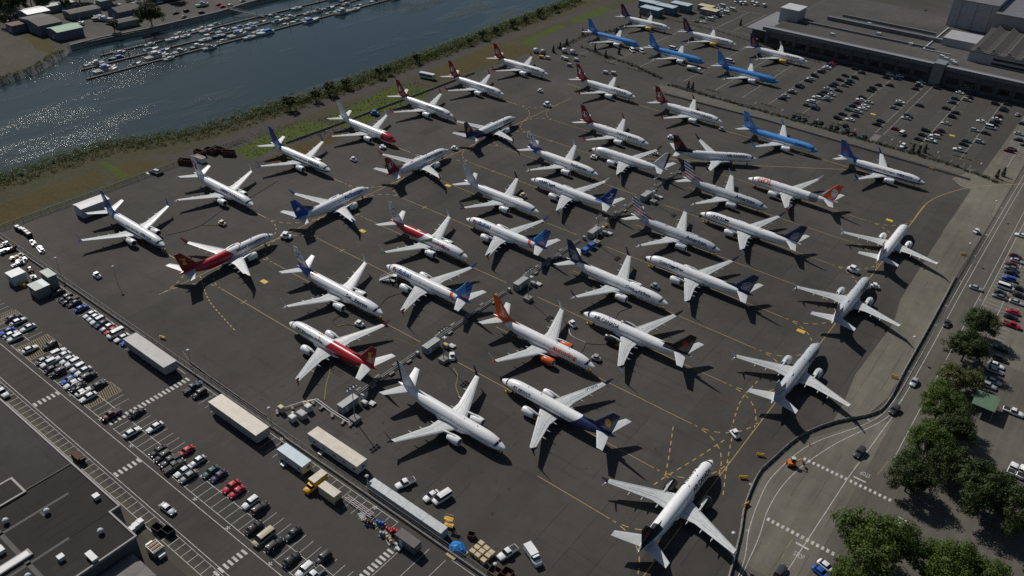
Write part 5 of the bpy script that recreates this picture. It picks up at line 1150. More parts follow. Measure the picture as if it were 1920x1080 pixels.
# skips near the river bank
for i, (q, rz, m, lab) in enumerate(zip([(-303.9,171.6),(-306.8,180.9),(-305.1,185.3),(-303.7,188.4),(-297.6,189.2),(-301.6,177.3)], (.5, .1, .1, .2, .6, .1), (RUST, RUST, RUST, mat('skip_brown', (.10, .05, .035), .85), RUST, WHITE),
        ('dark rusty skip standing apart behind the white fin', 'rust red skip behind the white fin of the phoenix jet', 'dark skip in the middle of the skip group', 'brown skip at the back of the skip group', 'rusty skip at the right end of the group', 'white skip full of pale timber in front of the rusty ones'))):
    r = bin_(lab, q, m, (5.5, 2.3, 2.2), rz+pi/2*0, 'skip', 'waste_skip')
    for k in range(4): boxpart('rib', r, (-2.1+k*1.4, -1.19, .1), (.12, .1, 2.0), m)
    if i == 5:
        for k in range(5): boxpart('timber', r, (-2+k*.95, 0, 1.7), (.7, 1.8, .25), WOOD)
r = empty('scrap_heap', 'black netted scrap heap at the apron edge beside the white shed jet', 'scrap heap', (*[(-304.5,158.0)][0], 0))
boxpart('base', r, (0, 0, 0), (6.5, 3.4, 1.2), DARK, .1, .75); boxpart('mound', r, (.3, .2, 1.2), (3.6, 2.0, .8), GREYP, .3, .6); boxpart('sheet', r, (-2.8, -2.0, .05), (2.2, 1.2, .15), ROOFW)
# ---------------------------------------------------------------- fences and barriers
FENCEM = mat('fence_steel', (.14, .14, .14), .6, .3)
def fence(label, pts, h=2.2, step=3.2, pipe=False):
    r = empty('perimeter_fence', label, 'fence', (pts[0][0], pts[0][1], 0)); ox, oy = pts[0]
    P = []; 
    for a, c in zip(pts, pts[1:]):
        d = math.hypot(c[0]-a[0], c[1]-a[1]); n = max(1, int(d/step))
        for i in range(n): P.append((a[0]+(c[0]-a[0])*i/n-ox, a[1]+(c[1]-a[1])*i/n-oy))
    b = MB(); b.tube((0, 0, 0), (0, 0, h), .05, n=6); pm = b.mesh('post', FENCEM)
    for p in P: inst(pm, 'post', r, (p[0], p[1], 0))
    for a, c in zip(pts, pts[1:]):
        for z, w in ((h-.05, .07), (h*.5, .04), (.1, .04)):
            b = MB(); b.bar((a[0]-ox, a[1]-oy, z), (c[0]-ox, c[1]-oy, z), w); b.build('rail', FENCEM, r)
        b = MB(); b.add([(a[0]-ox, a[1]-oy, .1), (c[0]-ox, c[1]-oy, .1), (c[0]-ox, c[1]-oy, h-.05), (a[0]-ox, a[1]-oy, h-.05)], [(0, 1, 2, 3)]); b.build('mesh_panel', MESHM, r)
        if pipe: b = MB(); b.box(((a[0]+c[0])/2-ox, (a[1]+c[1])/2-oy-.5, .4), (abs(c[0]-a[0])+.01, .45, .8)); b.build('base_wall', CONC, r)
    return r
MESHM, _N, _L, _B = nodes_of('chain_link'); _h = SH(MESHM); _p = _h.pos(); _q = _h.xyz(_p)
_B.inputs['Base Color'].default_value = (.12, .12, .12, 1); _B.inputs['Roughness'].default_value = .6
_f1 = _h.mth('LESS_THAN', _h.mth('FRACT', _h.mth('MULTIPLY', _h.mth('ADD', _h.mth('ADD', _q[0], _q[1]), _q[2]), 14.0)), .13)
_f2 = _h.mth('LESS_THAN', _h.mth('FRACT', _h.mth('MULTIPLY', _h.mth('SUBTRACT', _h.mth('ADD', _q[0], _q[1]), _q[2]), 14.0)), .13)
_L.new(_h.mth('MAXIMUM', _f1, _f2), _B.inputs['Alpha'])
fence('chain-link fence with pale base wall between the near car park and the apron', [(-304, 92.3), (-206, 92.0), (-140, 91.6), (-62, 91.6)], 2.2, 3.2, True)
fence('chain-link fence along the left edge of the apron towards the river', [(-305.2, 93), (-305.4, 150), (-305.6, 204)], 2.0)
fence('chain-link fence beside the service road on the right', [(-17.7, 216), (-18.2, 262), (-18.8, 300), (-18.0, 340)], 2.0)
b = MB(); b.loft([[(x, -.3, 0), (x, -.3, .12), (x, -.12, .35), (x, -.08, .85), (x, .08, .85), (x, .12, .35), (x, .3, .12), (x, .3, 0)] for x in (-1.45, 1.45)], 0, False); JER = b.mesh('barrier_block', mat('barrier_concrete', (.20, .19, .175), .9, var=.35, scale=.8))
def barrier_line(label, pts, step=3.0, group='concrete barrier lines', red=False):
    r = empty('concrete_barrier', label, 'barrier', (pts[0][0], pts[0][1], .02), 0, group); ox, oy = pts[0]
    acc = 0.0; nx = step/2
    for a, c in zip(pts, pts[1:]):
        d = math.hypot(c[0]-a[0], c[1]-a[1])
        while acc+d >= nx:
            t = (nx-acc)/d; inst(JER, 'barrier_block', r, (a[0]+(c[0]-a[0])*t-ox, a[1]+(c[1]-a[1])*t-oy, 0), math.atan2(c[1]-a[1], c[0]-a[0])+random.uniform(-.02, .02)); nx += step
        acc += d
    return r
barrier_line('curved line of pale concrete barriers along the service road bend', smooth_path([(-27.3, 124), (-31.0, 139), (-33.8, 148), (-35.6, 160), (-34.8, 168), (-32.4, 181), (-27.2, 192.5), (-19.3, 204), (-17.6, 213), (-18.0, 232), (-18.3, 264), (-19.2, 300)], 5))
barrier_line('long line of concrete barriers between the apron and the car park road', [(-190, 391), (-133, 393.6), (-90, 392.2), (-35, 390.6)])
barrier_line('low barrier line behind the tails along the river edge', [(-289, 214), (-288, 236), (-287.8, 262), (-287.2, 300), (-287, 345)])
barrier_line('short barrier row by the long grey trailer inside the fence', [(-192, 95), (-186, 93.6), (-176, 93.2), (-150, 93.0)])
# ---------------------------------------------------------------- lighting masts, equipment units and hoses down the middle
UNIT = mat('unit_grey', (.24, .25, .26), .5, var=.12)
MV = [(107.6, 110.1), (142.5, 144.4), (185.2, 190.0), (232.0, 236.5), (275.5, 276.5)]
for i, (v, vu) in enumerate(MV):
    w = ORD[i]; u = -130.6 if i == 0 else -129.2 if i < 3 else -131.8
    r = empty('lighting_mast', '%s floodlight mast from the front in the line through the middle of the apron' % w, 'light mast', (u, v, .02), 0, 'floodlight masts down the middle of the apron')
    boxpart('ballast_block', r, (0, 0, 0), (2.4, 2.4, 1.3), CONC)
    b = MB(); b.tube((0, 0, 1.3), (0, 0, 12.2), .15, .09, 10); b.build('pole', GALV, r)
    for k in range(3):
        c = MB(); c.bar((-.15, -1.4+.1*k, 11.2+.55*k), (-.15, 1.4-.1*k, 11.2+.55*k), .09); a = c.build('crossarm', GALV, r)
        for s in (-1.1, 0, 1.1):
            d = MB(); d.box((0, 0, 0), (.5, .7, .28)); d.build('floodlight', LIGHTGREY if k < 2 else DARK, a, (.12 if k % 2 else -.4, s, 11.35+.55*k))
    r = empty('equipment_unit', '%s grey walk-in equipment unit from the front beside the floodlight masts' % w.capitalize(), 'equipment unit', (-135.9, vu, .02), 0, 'grey equipment units along the middle of the apron')
    boxpart('wall', r, (0, 0, .15), (2.2, 6.0, 2.5), UNIT); boxpart('roof', r, (0, 0, 2.65), (2.3, 6.1, .1), mat('unit_roof', (.33, .345, .345), .5, var=.15)); boxpart('door', r, (1.12, -1.5, .2), (.05, 1.0, 2.1), LIGHTGREY); boxpart('vent', r, (1.12, 1.2, 1.2), (.06, 1.4, .8), GREYP)
    for s in (-1, 1): boxpart('skid', r, (s*.8, 0, 0), (.2, 5.8, .16), DARK)
    for k, (dx, dy, d, m, nm, lb) in enumerate(((3.0, 3.6, (1.8, 1.2, 1.2), GREYP, 'generator', 'grey generator'), (1.0, 5.2, (1.2, 1.2, 1.8), LIGHTGREY, 'pump_cabinet', 'upright pale pump cabinet'), (4.2, 5.2, (2.0, 1.6, .3), LIGHTGREY, 'flat_pallet', 'flat pale pallet load'), (-1.0, -4.8, (1.0, .9, 1.1), GREYP, 'pump_cabinet', 'low grey pump box'))):
        if i == 0 and k == 3: continue
        r2 = empty(nm, '%s at the %s floodlight mast from the front' % (lb, w), 'equipment', (-136.2+dx, vu+dy, .02), random.uniform(-.1, .1), 'pumps and generators at the masts')
        boxpart('housing', r2, (0, 0, .25), d, m); boxpart('lid', r2, (0, 0, .25+d[2]), (d[0]*.7, d[1]*.7, .1), random.choice((ROOFW, GREYP, YELLOWP) if k == 0 else (ROOFW, LIGHTGREY)))
        for s in (-1, 1): boxpart('skid', r2, (0, s*d[1]*.35, 0), (d[0], .12, .25), DARK)
for i, (q, lab) in enumerate(zip([(-131.5,223.7),(-131.7,228.2)], ('nearer blue framed cart by the third mast', 'farther blue framed cart by the third mast'))):
    r = empty('framed_cart', lab, 'cart', (q[0], q[1], .02), 0, 'blue carts'); boxpart('tank', r, (0, 0, .5), (1.8, 2.4, 1.5), BLUEP); boxpart('deck', r, (0, 0, .35), (2.2, 2.8, .15), GALV)
    for sx in (-1, 1):
        for sy in (-1, 1): boxpart('post', r, (sx, sy*1.3, .5), (.1, .1, 1.8), GALV)
b0 = MB(); b0.box((0, 0, .3), (.7, 1.9, .6)); BAL = b0.mesh('ballast_block', mat('barrier_concrete', (.26, .25, .235), .9))
segs = [(115.5, 139.5), (149, 184), (195, 230), (241.5, 272.5), (281, 318)]
for i, (a, c) in enumerate(segs):
    r = empty('blast_hose_line', '%s stretch of twin pipes on concrete blocks between the masts, from the front' % ORD[i].capitalize(), 'pipe line', (-138.0, a, .02), 0, 'pipe lines along the middle of the apron')
    for s in (-.35, .35): t = MB(); t.tube((s, 0, .5), (s, c-a, .5), .13, n=8); t.build('pipe', GALV, r)
    k = 1.5; j = 0
    while k < c-a-1: inst(BAL, 'ballast_block', r, (1.15 if j % 2 else -1.15, k, 0)); k += 3.7; j += 1
r = empty('cable_gantry', 'zigzag cable tray with blocks between the fence and the first mast', 'cable tray', (-149.5, 97, .02))
pl = [(0, 0), (2.5, 6.2), (4.6, 9.2), (11.5, 8.8), (18.6, 8.9), (18.8, 10.5)]
for a, c in zip(pl, pl[1:]):
    for o in (-.35, .35): t = MB(); t.bar((a[0]+o*.3, a[1]+o, .6), (c[0]+o*.3, c[1]+o, .6), .16, .2); t.build('tray_rail', LIGHTGREY, r)
for i in range(9):
    t = i/8*5-.001; k = int(max(t, 0)); f = t-k; a, c = pl[k], pl[min(k+1, 5)]; inst(BAL, 'ballast_block', r, (a[0]+(c[0]-a[0])*f+.2, a[1]+(c[1]-a[1])*f-.9, 0), random.uniform(0, 1.5))
for i, (q, d, m, lab) in enumerate(zip([(-148.7,97.1),(-143.6,96.8),(-142.7,99.3),(-143.4,102.2),(-145.5,98.4),(-145.5,103.6)], ((1.6, 1.2, 1.9), (1.8, 1.6, 1.6), (2.6, 1.8, 1.7), (1.6, 1.6, 1.9), (.7, .7, .7), (.7, .7, .9)), (YELLOWP, LIGHTGREY, GREYP, LIGHTGREY, ROOFW, YELLOWP),
        ('yellow framed ground unit left of the cable tray', 'pale cabinet where the cable tray meets the fence', 'large dark cabinet along the cable tray', 'upright pale cabinet at the bend of the cable tray', 'small white beacon box beside the pale cabinet', 'small yellow beacon at the bend of the cable tray'))):
    r = empty('ground_power_unit', lab, 'equipment', (q[0], q[1], .02)); boxpart('housing', r, (0, 0, .2), d, m if i else GREYP); boxpart('lid', r, (0, 0, .2+d[2]), (d[0]*.8, d[1]*.8, .08), m)
    for s in (-1, 1): boxpart('skid', r, (0, s*d[1]*.35, 0), (d[0], .1, .2), DARK)
# ---------------------------------------------------------------- ground vehicles, chocks, stairs on the apron
def tug(label, q, rz, m=WHITE, big=1.0):
    r = empty('tow_tractor', label, 'tow tractor', (q[0], q[1], .02), rz, 'small service vehicles on the apron'); r.scale = (big, big, big)
    b = MB(); b.loft([rring(*p) for p in [(1.5, .7, .8, .3), (1.35, .85, 1.0, .25), (-1.3, .85, 1.05, .25), (-1.5, .75, .95, .3)]][::-1], 0, False); b.build('body', m, r)
    boxpart('canopy', r, (-.2, 0, 1.75), (1.3, 1.4, .1), m)
    for sx in (-.75, .35):
        for sy in (-.6, .6): boxpart('canopy_post', r, (sx, sy, 1.0), (.07, .07, .76), DARK)
    boxpart('window', r, (.4, 0, 1.05), (.05, 1.25, .65), GLASS); boxpart('seat', r, (-.5, 0, 1.03), (.5, 1.0, .35), DARK)
    for sx in (-.9, .9):
        for sy in (-.8, .8): b = MB(); b.revolve([(.12, -.12), (.34, -.12), (.34, .12), (.12, .12)], (0, 0, 0), 10, 0, 'y'); b.build('wheel', DARK, r, (sx, sy, .34))
TUGS = [((663,302), 'small white service cart beyond the blue-finned jet', 0.0), ((852,281), 'white tug just off the nose of the red-finned jet', .4), ((718,279), 'white tug under the left wing of the red-finned jet', 1.0), ((537,447), 'white stair truck at the nose of the red-tailed jet', .5), ((1073,611), 'white ground heater between the orange-finned and black-finned jets', -.3),
        ((674,611), 'white ground heater with a yellow hose by the navy-rayed jet', .2), ((417,422), 'white ground heater with a yellow hose in the left stands', .2), ((1377,817), 'white tug at the crossing of the dashed taxi lines', -.5), ((1228,540), 'grey ground cart beside the navy globe tail pair', 0.0), ((1013,173), 'white tug below the farthest red-finned jet', 0.2), ((1026,200), 'pushback tractor where taxi lines meet in the far apron', 0.0),
        ((183,520), 'lone pale cart on the open left apron', 0.0), ((848,672), 'white open tug beside the second mast', -.8), ((1830,437), 'white tractor beside the road fence on the right', 1.2), ((1640,515), 'white cart off the left wing of the middle right jet', .3), ((1350,245), 'dark tug off the nose of the far red-finned jet', 0.1), ((1259,260), 'white cart behind the askew black-finned jet', 0.3),
        ((1120,670), 'dark ground unit at the nose of the orange-finned jet', .2), ((980,368), 'tan box cart behind the plain white jet wing', 0.0), ((703,216), 'blue service loader behind the red-nosed jet', .4), ((1062,288), 'white tug at the nose of the far plain white jet', .3), ((1227,290), 'white cart under the right wing of the far plain white jet', 0.3), ((1600,510), 'white belt loader at the nose of the middle right jet', -.1)]
for (px, lab, a) in (((-252.6,221.6), TUGS[0][1], 0), ((-227.3,260.3), TUGS[1][1], .4), ((-252.3,239.4), TUGS[2][1], 1), ((-221.9,159.0), TUGS[3][1], .5), ((-109.5,182.9), TUGS[4][1], -.3), ((-161.6,138.7), TUGS[5][1], .2), ((-247.8,149.7), TUGS[6][1], .2), ((-46.7,169.8), TUGS[7][1], -.5), ((-99.9,220.1), TUGS[8][1], 0), ((-241.8,347.3), TUGS[9][1], .2), ((-226.8,332.9), TUGS[10][1], 0),
                     ((-249.3,100.6), TUGS[11][1], 0), ((-128.2,145.3), TUGS[12][1], -.8), ((-20.8,339.7), TUGS[13][1], 1.2), ((-39.9,271.6), TUGS[14][1], .3), ((-144.1,366.1), TUGS[15][1], .1), ((-158.5,339.8), TUGS[16][1], .3), ((-94.0,173.1), TUGS[17][1], .2), ((-175.4,243.9), TUGS[18][1], 0), ((-283.6,265.0), TUGS[19][1], .4), ((-173.9,295.3), TUGS[20][1], .3), ((-155.0,318.4), TUGS[21][1], .3), ((-49.6,277.0), TUGS[22][1], -.1)):
    tug(lab, px, a, BLUEP if 'blue service' in lab else CREAM if 'tan' in lab else GREYP if ('grey' in lab or 'dark' in lab) else WHITE, 1.35 if ('truck' in lab or 'pushback' in lab or 'loader' in lab) else 1.0)
r = empty('boarding_stairs', 'white boarding stairs on wheels at the nose of the front swoosh-tailed jet', 'stairs', (*(-173.1,162.6), .02), .5)
for s in (-.7, .7): b = MB(); b.bar((-2.6, s, .4), (2.2, s, 3.0), .1, .25); b.build('stringer', WHITE, r); b = MB(); b.bar((-2.6, s, 1.4), (2.2, s, 4.0), .07); b.build('handrail', WHITE, r)
for k in range(12): boxpart('tread', r, (-2.5+k*.4, 0, .45+k*.215), (.3, 1.4, .05), LIGHTGREY)
boxpart('platform', r, (2.9, 0, 2.9), (1.4, 1.5, .1), WHITE); boxpart('chassis', r, (.4, 0, .35), (4.6, 1.3, .3), GREYP)
for sx in (-1.3, 2.2):
    for sy in (-.8, .8): b = MB(); b.revolve([(.1, -.1), (.33, -.1), (.33, .1), (.1, .1)], (0, 0, 0), 10, 0, 'y'); b.build('wheel', DARK, r, (sx, sy, .33))
for sx in (1.0, 3.4): boxpart('support_post', r, (sx, 0, .6), (.12, .9, 2.3), LIGHTGREY)
CK = mat('chock_yellow', (.70, .46, .02), .6)
b = MB(); b.box((0, 0, .28), (1.1, .8, .56), 0, 0, .7); CHB = b.mesh('base', CK); b = MB(); b.tube((0, 0, .5), (0, 0, 1.3), .14, .1, 8); CHP = b.mesh('bollard', CK)
NICK = {0: 'leftmost blue-finned jet', 3: 'red-nosed jet', 7: 'far sun-disc jet', 11: 'green-sweep jet', 12: 'front sun-ray jet', 14: 'stairs-side swoosh jet', 16: 'nearest plain white jet', 17: 'orange-engined jet',
        18: 'front sun-disc jet', 19: 'black-finned jet beside the orange one', 21: 'globe jet facing the camera', 22: 'globe jet facing away', 23: 'grey-bellied globe jet', 24: 'nearer striped-fin jet', 25: 'farther striped-fin jet',
        28: 'mid-apron plain white jet', 30: 'far sun-ray jet', 33: 'red-finned jet by the car park road', 34: 'crane-finned jet', 36: 'far right blue-finned jet', 5: 'middle riverside red-finned jet'}
for i, nk in NICK.items():
    (x, y, h), c, lab, lg = PLANES[i]; a = radians(h); dx = 19-4.0+(FWD if lg else 0)
    for k, (ax, ay) in enumerate(((dx+1.6, .9), (3.2, -4.3 if h < 100 else 4.3))):
        r = empty('wheel_chock', 'yellow guard at the %s of the %s' % (('nose wheel', 'engine')[k], nk), 'wheel chock', (x+ax*cos(a)-ay*sin(a), y+ax*sin(a)+ay*cos(a), .02), a, 'yellow wheel and engine guards')
        inst(CHB, 'base', r); inst(CHP, 'bollard', r)
HOSE = mat('hose_dark', (.02, .02, .02), .8); HOSEY = mat('hose_yellow', (.5, .42, .06), .7)
def hose(label, pts, m, w=.12):
    P = smooth_path(pts, 6); b = MB()
    b.loft([[(x+w*cos(a)*0.8, y+w*cos(a)*.6, .06+w*sin(a)) for a in [2*pi*i/6 for i in range(6)]] for x, y in P], 0, True)
    tag(b.build('ground_hose', m), label, 'hose', 'hoses on the tarmac')
hose('dark hose curling by the nose of the navy-rayed jet', [(-167.1,133.7),(-170.0,135.0),(-170.1,138.7),(-168.3,141.8)], HOSE); hose('short yellow hose to the heater by the navy-rayed jet', [(-166.7,134.0),(-165.1,136.5),(-162.1,138.2)], HOSEY, .2)
hose('pale hose from the heater to the black-finned jet engine', [(-109.8,181.2),(-106.6,178.3),(-101.2,178.2)], mat('hose_pale', (.5, .48, .4), .7), .16); hose('dark hose to the black-finned jet engine', [(-101.2,178.2),(-98.6,179.3),(-95.2,182.5)], HOSE); hose('dark hose off the orange-finned jet nose', [(-101.2,178.2),(-99.9,175.0),(-99.7,172.8)], HOSE)
hose('dark hose across the left stands', [(-256.8,131.3),(-254.4,137.5),(-253.6,144.6),(-257.5,157.5),(-258.2,170.7),(-261.6,186.9)], HOSE, .1); hose('yellow hose to the heater in the left stands', [(-253.3,144.4),(-250.0,147.2),(-248.6,149.5)], HOSEY, .16)
hose('dark hose under the nearer globe-finned jet nose', [(-101.1,196.3),(-101.7,199.7),(-100.1,204.3)], HOSE); hose('thin pale hose looping by the second mast', [(-140.5,142.4),(-145.6,141.7),(-149.6,141.2),(-152.3,140.3)], HOSEY, .06); hose('thin pale hose behind the plain white jet', [(-124.9,142.1),(-121.5,140.1),(-118.8,136.2),(-114.9,133.4)], HOSEY, .06); hose('thin pale cables from the cable tray to the bright red jet', [(-143.5,108.0),(-148.3,113.0),(-151.2,116.8),(-154.7,120.3)], HOSEY, .06)
hose('dark hose from the stairs to the front swoosh-tailed jet', [(-164.3,150.3),(-165.9,155.1),(-164.9,159.2),(-163.1,162.5)], HOSE)
# street lamps with round white heads
for i, (q, lab) in enumerate((([(-240.3,102.7)][0], 'round-headed lamp post on the open left apron'), ([(-259.4,93.3)][0], 'round-headed lamp post near the fence corner at far left'), ([(-183.3,92.4)][0], 'round-headed lamp post behind the grey roofed trailer'), ([(-145.9,91.6)][0], 'round-headed lamp post beside the cream roofed trailer'),
                              ([(-110.6,93.1)][0], 'short round-headed lamp at the end of the white office trailer'), ([(-19.5,239.3)][0], 'round-headed lamp post on the concrete by the road bend'), ([(-31.0,132.4)][0], 'round-headed lamp post by the wing tip at the curved barrier'), ([(-69.2,92.3)][0], 'round-headed lamp among the scrap cages'), ([(-19.6,314.4)][0], 'round-headed lamp post far along the concrete strip'), ([(-19.4,359.5)][0], 'round-headed lamp post at the far corner of the concrete'))):
    hh = 4 if i == 4 else 5 if i == 7 else 7
    r = empty('lamp_post', lab, 'lamp post', (q[0], q[1], 0), 0, 'round-headed lamp posts'); b = MB(); b.tube((0, 0, 0), (0, 0, hh-.1), .09, .06, 8); b.build('pole', GALV, r); b = MB(); b.revolve([(.05, 0), (.45, .05), (.52, .2), (.35, .4), (.05, .48)], n=16); b.build('lamp_head', ROOFW, r, (0, 0, hh-.15))
# excavator at the crossing
r = empty('mini_excavator', 'orange mini excavator on the pale concrete by the zebra crossing', 'excavator', (*(-30.2,169.1), .02), .6)
boxpart('body', r, (0, 0, .6), (1.9, 1.5, .8), ORANGEP); boxpart('cab', r, (.3, .25, 1.4), (1.0, .9, 1.1), GLASS); boxpart('cab_roof', r, (.3, .25, 2.5), (1.1, 1.0, .08), ROOFW)
for s in (-.7, .7): boxpart('track', r, (0, s, 0), (2.2, .4, .6), DARK)
b = MB(); b.bar((.9, 0, 1.2), (2.2, 0, 2.6), .22); b.build('boom', ORANGEP, r); b = MB(); b.bar((2.2, 0, 2.6), (3.2, 0, 1.2), .18); b.build('stick', ORANGEP, r); boxpart('bucket', r, (3.25, 0, .7), (.5, .8, .5), DARK)
r = empty('traffic_cone', 'orange traffic cone on the concrete beyond the excavator', 'traffic cone', (*(-29.2,179.8), .02)); boxpart('base', r, (0, 0, 0), (.5, .5, .06), ORANGEP); b = MB(); b.revolve([(.22, .05), (.04, .9)], n=10); b.build('cone', ORANGEP, r)
# ---------------------------------------------------------------- large buildings
ROOFD = asphalt('bitumen_roof', (.036, .034, .031), .34, 2.4); ROOFB = asphalt('felt_roof', (.074, .070, .066), .28, 4.0); ROOFG = mat('metal_roof_grey', (.15, .15, .16), .55, var=.2, scale=.3)
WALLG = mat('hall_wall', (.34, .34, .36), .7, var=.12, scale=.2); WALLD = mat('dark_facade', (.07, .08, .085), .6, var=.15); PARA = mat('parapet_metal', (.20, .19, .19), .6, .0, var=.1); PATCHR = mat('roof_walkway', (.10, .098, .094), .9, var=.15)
# big flat roof, bottom left
B = empty('flat_roof_building', 'dark flat-roofed building at the bottom left corner with white vents', 'building', (-170, 20, 0))
def bp(name, pts, z0, z1, m, parent=None): b = MB(); b.prism([(x+170, y-20) for x, y in ccw(pts)], z0, z1); return b.build(name, m, parent or B)
bp('wall', [(-330, -60), (-145.6, -60), (-145.6, 46.3), (-145.6, 48.9), (-330, 48.9)], 0, 6.6, WALLD); bp('wall', [(-145.6, -60), (-134.9, -60), (-134.9, 46.3), (-145.6, 46.3)], 0, 6.6, WALLD)
bp('roof', [(-330, -60), (-166.5, -60), (-166.5, 48.7), (-330, 48.7)], 6.6, 6.9, asphalt('bitumen_roof_old', (.047, .0455, .0425), .38, 3.2)); bp('roof', [(-166.4, -60), (-145.8, -60), (-145.8, 48.7), (-166.4, 48.7)], 6.6, 6.8, ROOFD); bp('roof', [(-145.7, -60), (-135.1, -60), (-135.1, 46.2), (-145.7, 46.2)], 6.6, 6.802, ROOFD)
for q in ([(-330, 48.6), (-145.4, 48.6), (-145.4, 49.0), (-330, 49.0)], [(-145.8, 46.2), (-145.4, 46.2), (-145.4, 48.6), (-145.8, 48.6)], [(-145.4, 46.2), (-134.7, 46.2), (-134.7, 46.6), (-145.4, 46.6)], [(-135.1, -60), (-134.7, -60), (-134.7, 46.2), (-135.1, 46.2)]): bp('parapet', q, 6.5, 7.15, PARA)
bp('roof_joint', [(-166.8, -60), (-166.4, -60), (-166.4, 48.5), (-166.8, 48.5)], 6.6, 7.0, DARK)
for q in ([(-158.6, -10), (-157.9, -10), (-157.9, 43.5), (-158.6, 43.5)], [(-166, 27.6), (-140, 27.6), (-140, 28.6), (-166, 28.6)], [(-146.2, 10), (-145.5, 10), (-145.5, 37), (-146.2, 37)], [(-158, 36.4), (-156, 36.4), (-156, 37), (-158, 37)]): bp('roof_walkway', q, 6.8, 6.83, PATCHR)
def vent(q, kind, d=1.0):
    if kind == 'r':
        v = boxpart('roof_vent', B, (q[0]+170, q[1]-20, 6.8), (.3, .3, .6), GALV); b = MB(); b.revolve([(.15, .4), (.62, .5), (.72, .85), (.5, 1.25), (.05, 1.4)], n=14); b.build('vent_cap', ROOFW, v)
    else:
        v = boxpart('roof_vent', B, (q[0]+170, q[1]-20, 6.8), (d, 1.2, 1.0), LIGHTGREY); boxpart('vent_cap', v, (0, 0, 1.0), (d+.15, 1.35, .1), ROOFW)
for q in [(-156.2,37.5),(-160.5,30.4),(-141.7,42.1),(-142.3,26.4)]: vent(q, 'r')
for q, d in zip([(-151.8,46.8),(-153.5,26.0),(-141.7,33.1),(-136.8,37.3)], (1.3, 1.8, 1.2, 3.0)): vent(q, 's', d)
v = boxpart('skylight', B, ([(-169.3,34.1)][0][0]+170, [(-169.3,34.1)][0][1]-20, 6.9), (7, 7, .35), PARA); boxpart('skylight_well', v, (0, 0, .35), (6, 6, .02), ROOFD)
v = boxpart('skylight', B, ([(-148.4,22.9)][0][0]+170, [(-148.4,22.9)][0][1]-20, 6.85), (2.2, 14, .5), PARA); boxpart('skylight_well', v, (0, 0, .5), (1.6, 13, .02), ROOFW)
r = empty('tank_house', 'pale roofed lean-to beside the flat-roofed building at the bottom edge', 'outbuilding', (*[(-129.8,42.6)][0], 0)); boxpart('wall', r, (0, -3, 0), (9, 9, 3.6), CONC); boxpart('roof', r, (0, -3, 3.6), (9.6, 9.6, .3), mat('lean_roof', (.16, .15, .135), .8, var=.25, scale=.5), 0, .8)
r = empty('heat_exchanger', 'rusty slatted cooling unit between the flat-roofed building and the kerb', 'cooling unit', (*[(-133.6,49.0)][0], 0)); boxpart('housing', r, (0, 0, .3), (3.2, 2.6, 1.8), GALV)
for k in range(6): boxpart('slat', r, (-1.3+k*.52, 0, 2.1), (.3, 2.4, .1), WOOD if k % 2 else RUST)
for s in (-1, 1): boxpart('pipe_box', r, (s*2.3, 0, .2), (1.0, 1.6, 1.0), LIGHTGREY)
for i, q in enumerate([(-142.9,48.7),(-143.2,50.0),(-143.4,51.2)]):
    r = empty('white_cabinet', 'white cabinet, %s of three by the kerb beside the cooling unit' % ORD[i], 'cabinet', (q[0], q[1], .02), 0, 'white cabinets'); boxpart('housing', r, (0, 0, 0), (1.4, 1.2, 1.3), LIGHTGREY); boxpart('lid', r, (0, 0, 1.3), (1.5, 1.3, .08), ROOFW)
for i, q in enumerate([(-138.6,52.7),(-136.1,53.8)]): bin_('dark kerbside skip, %s one' % ('left', 'right')[i], q, DARK, (2.6, 1.8, 1.5), .1, 'skip', 'waste_skip')
r = empty('loading_bin', 'dark brown loading bin on the kerb by the roof corner', 'bin', (*[(-174.1,52.8)][0], .02)); boxpart('bin_body', r, (0, 0, 0), (3.6, 1.6, 1.7), RUST); boxpart('arm', r, (2.0, .3, .8), (.8, 1.2, .9), DARK)
# long factory building, far right
F = empty('factory_building', 'long low factory with dark shaded front behind the far car park', 'building', (-100, 560, 0))
def fp(name, pts, z0, z1, m, parent=None): b = MB(); b.prism([(x+100, y-560) for x, y in ccw(pts)], z0, z1); return b.build(name, m, parent or F)
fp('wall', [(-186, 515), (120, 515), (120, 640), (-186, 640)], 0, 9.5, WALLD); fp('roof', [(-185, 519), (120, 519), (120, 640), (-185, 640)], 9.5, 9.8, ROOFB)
fp('canopy', [(-188, 513.6), (-84, 513.6), (-84, 519), (-188, 519)], 9.5, 11.6, mat('canopy_grey', (.12, .125, .13), .6)); fp('canopy_roof', [(-188.2, 513.3), (-84, 513.3), (-84, 516.2), (-188.2, 516.2)], 11.6, 11.8, mat('canopy_top', (.26, .27, .285), .5))
fp('canopy', [(-78, 513.6), (120, 513.6), (120, 519), (-78, 519)], 9.5, 11.6, mat('canopy_grey', (.12, .125, .13), .6)); fp('canopy_roof', [(-78, 513.3), (120, 513.3), (120, 516.2), (-78, 516.2)], 11.6, 11.8, mat('canopy_top', (.26, .27, .285), .5)); fp('entrance_block', [(-84, 512.6), (-78, 512.6), (-78, 522), (-84, 522)], 0, 12.6, SLATE)
for x in range(-180, 110, 9):
    f = boxpart('window', F, (x+100, 514.96-560, 2.2), (6.8, .12, 3.6), BLACKP); boxpart('pane', f, (0, -.05, .2), (6.3, .08, 3.2), GLASS)
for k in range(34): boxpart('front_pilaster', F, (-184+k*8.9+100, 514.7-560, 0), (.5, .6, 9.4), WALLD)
fp('roof_ridge', [(-176, 548), (-92, 548), (-92, 549.2), (-176, 549.2)], 9.8, 11.0, ROOFG); fp('roof_ridge', [(-165, 566), (-90, 566), (-90, 568.6), (-165, 568.6)], 9.8, 12.2, ROOFG); fp('roof_ridge', [(-160, 582), (-100, 582), (-100, 583), (-160, 583)], 9.8, 11.4, SLATE)
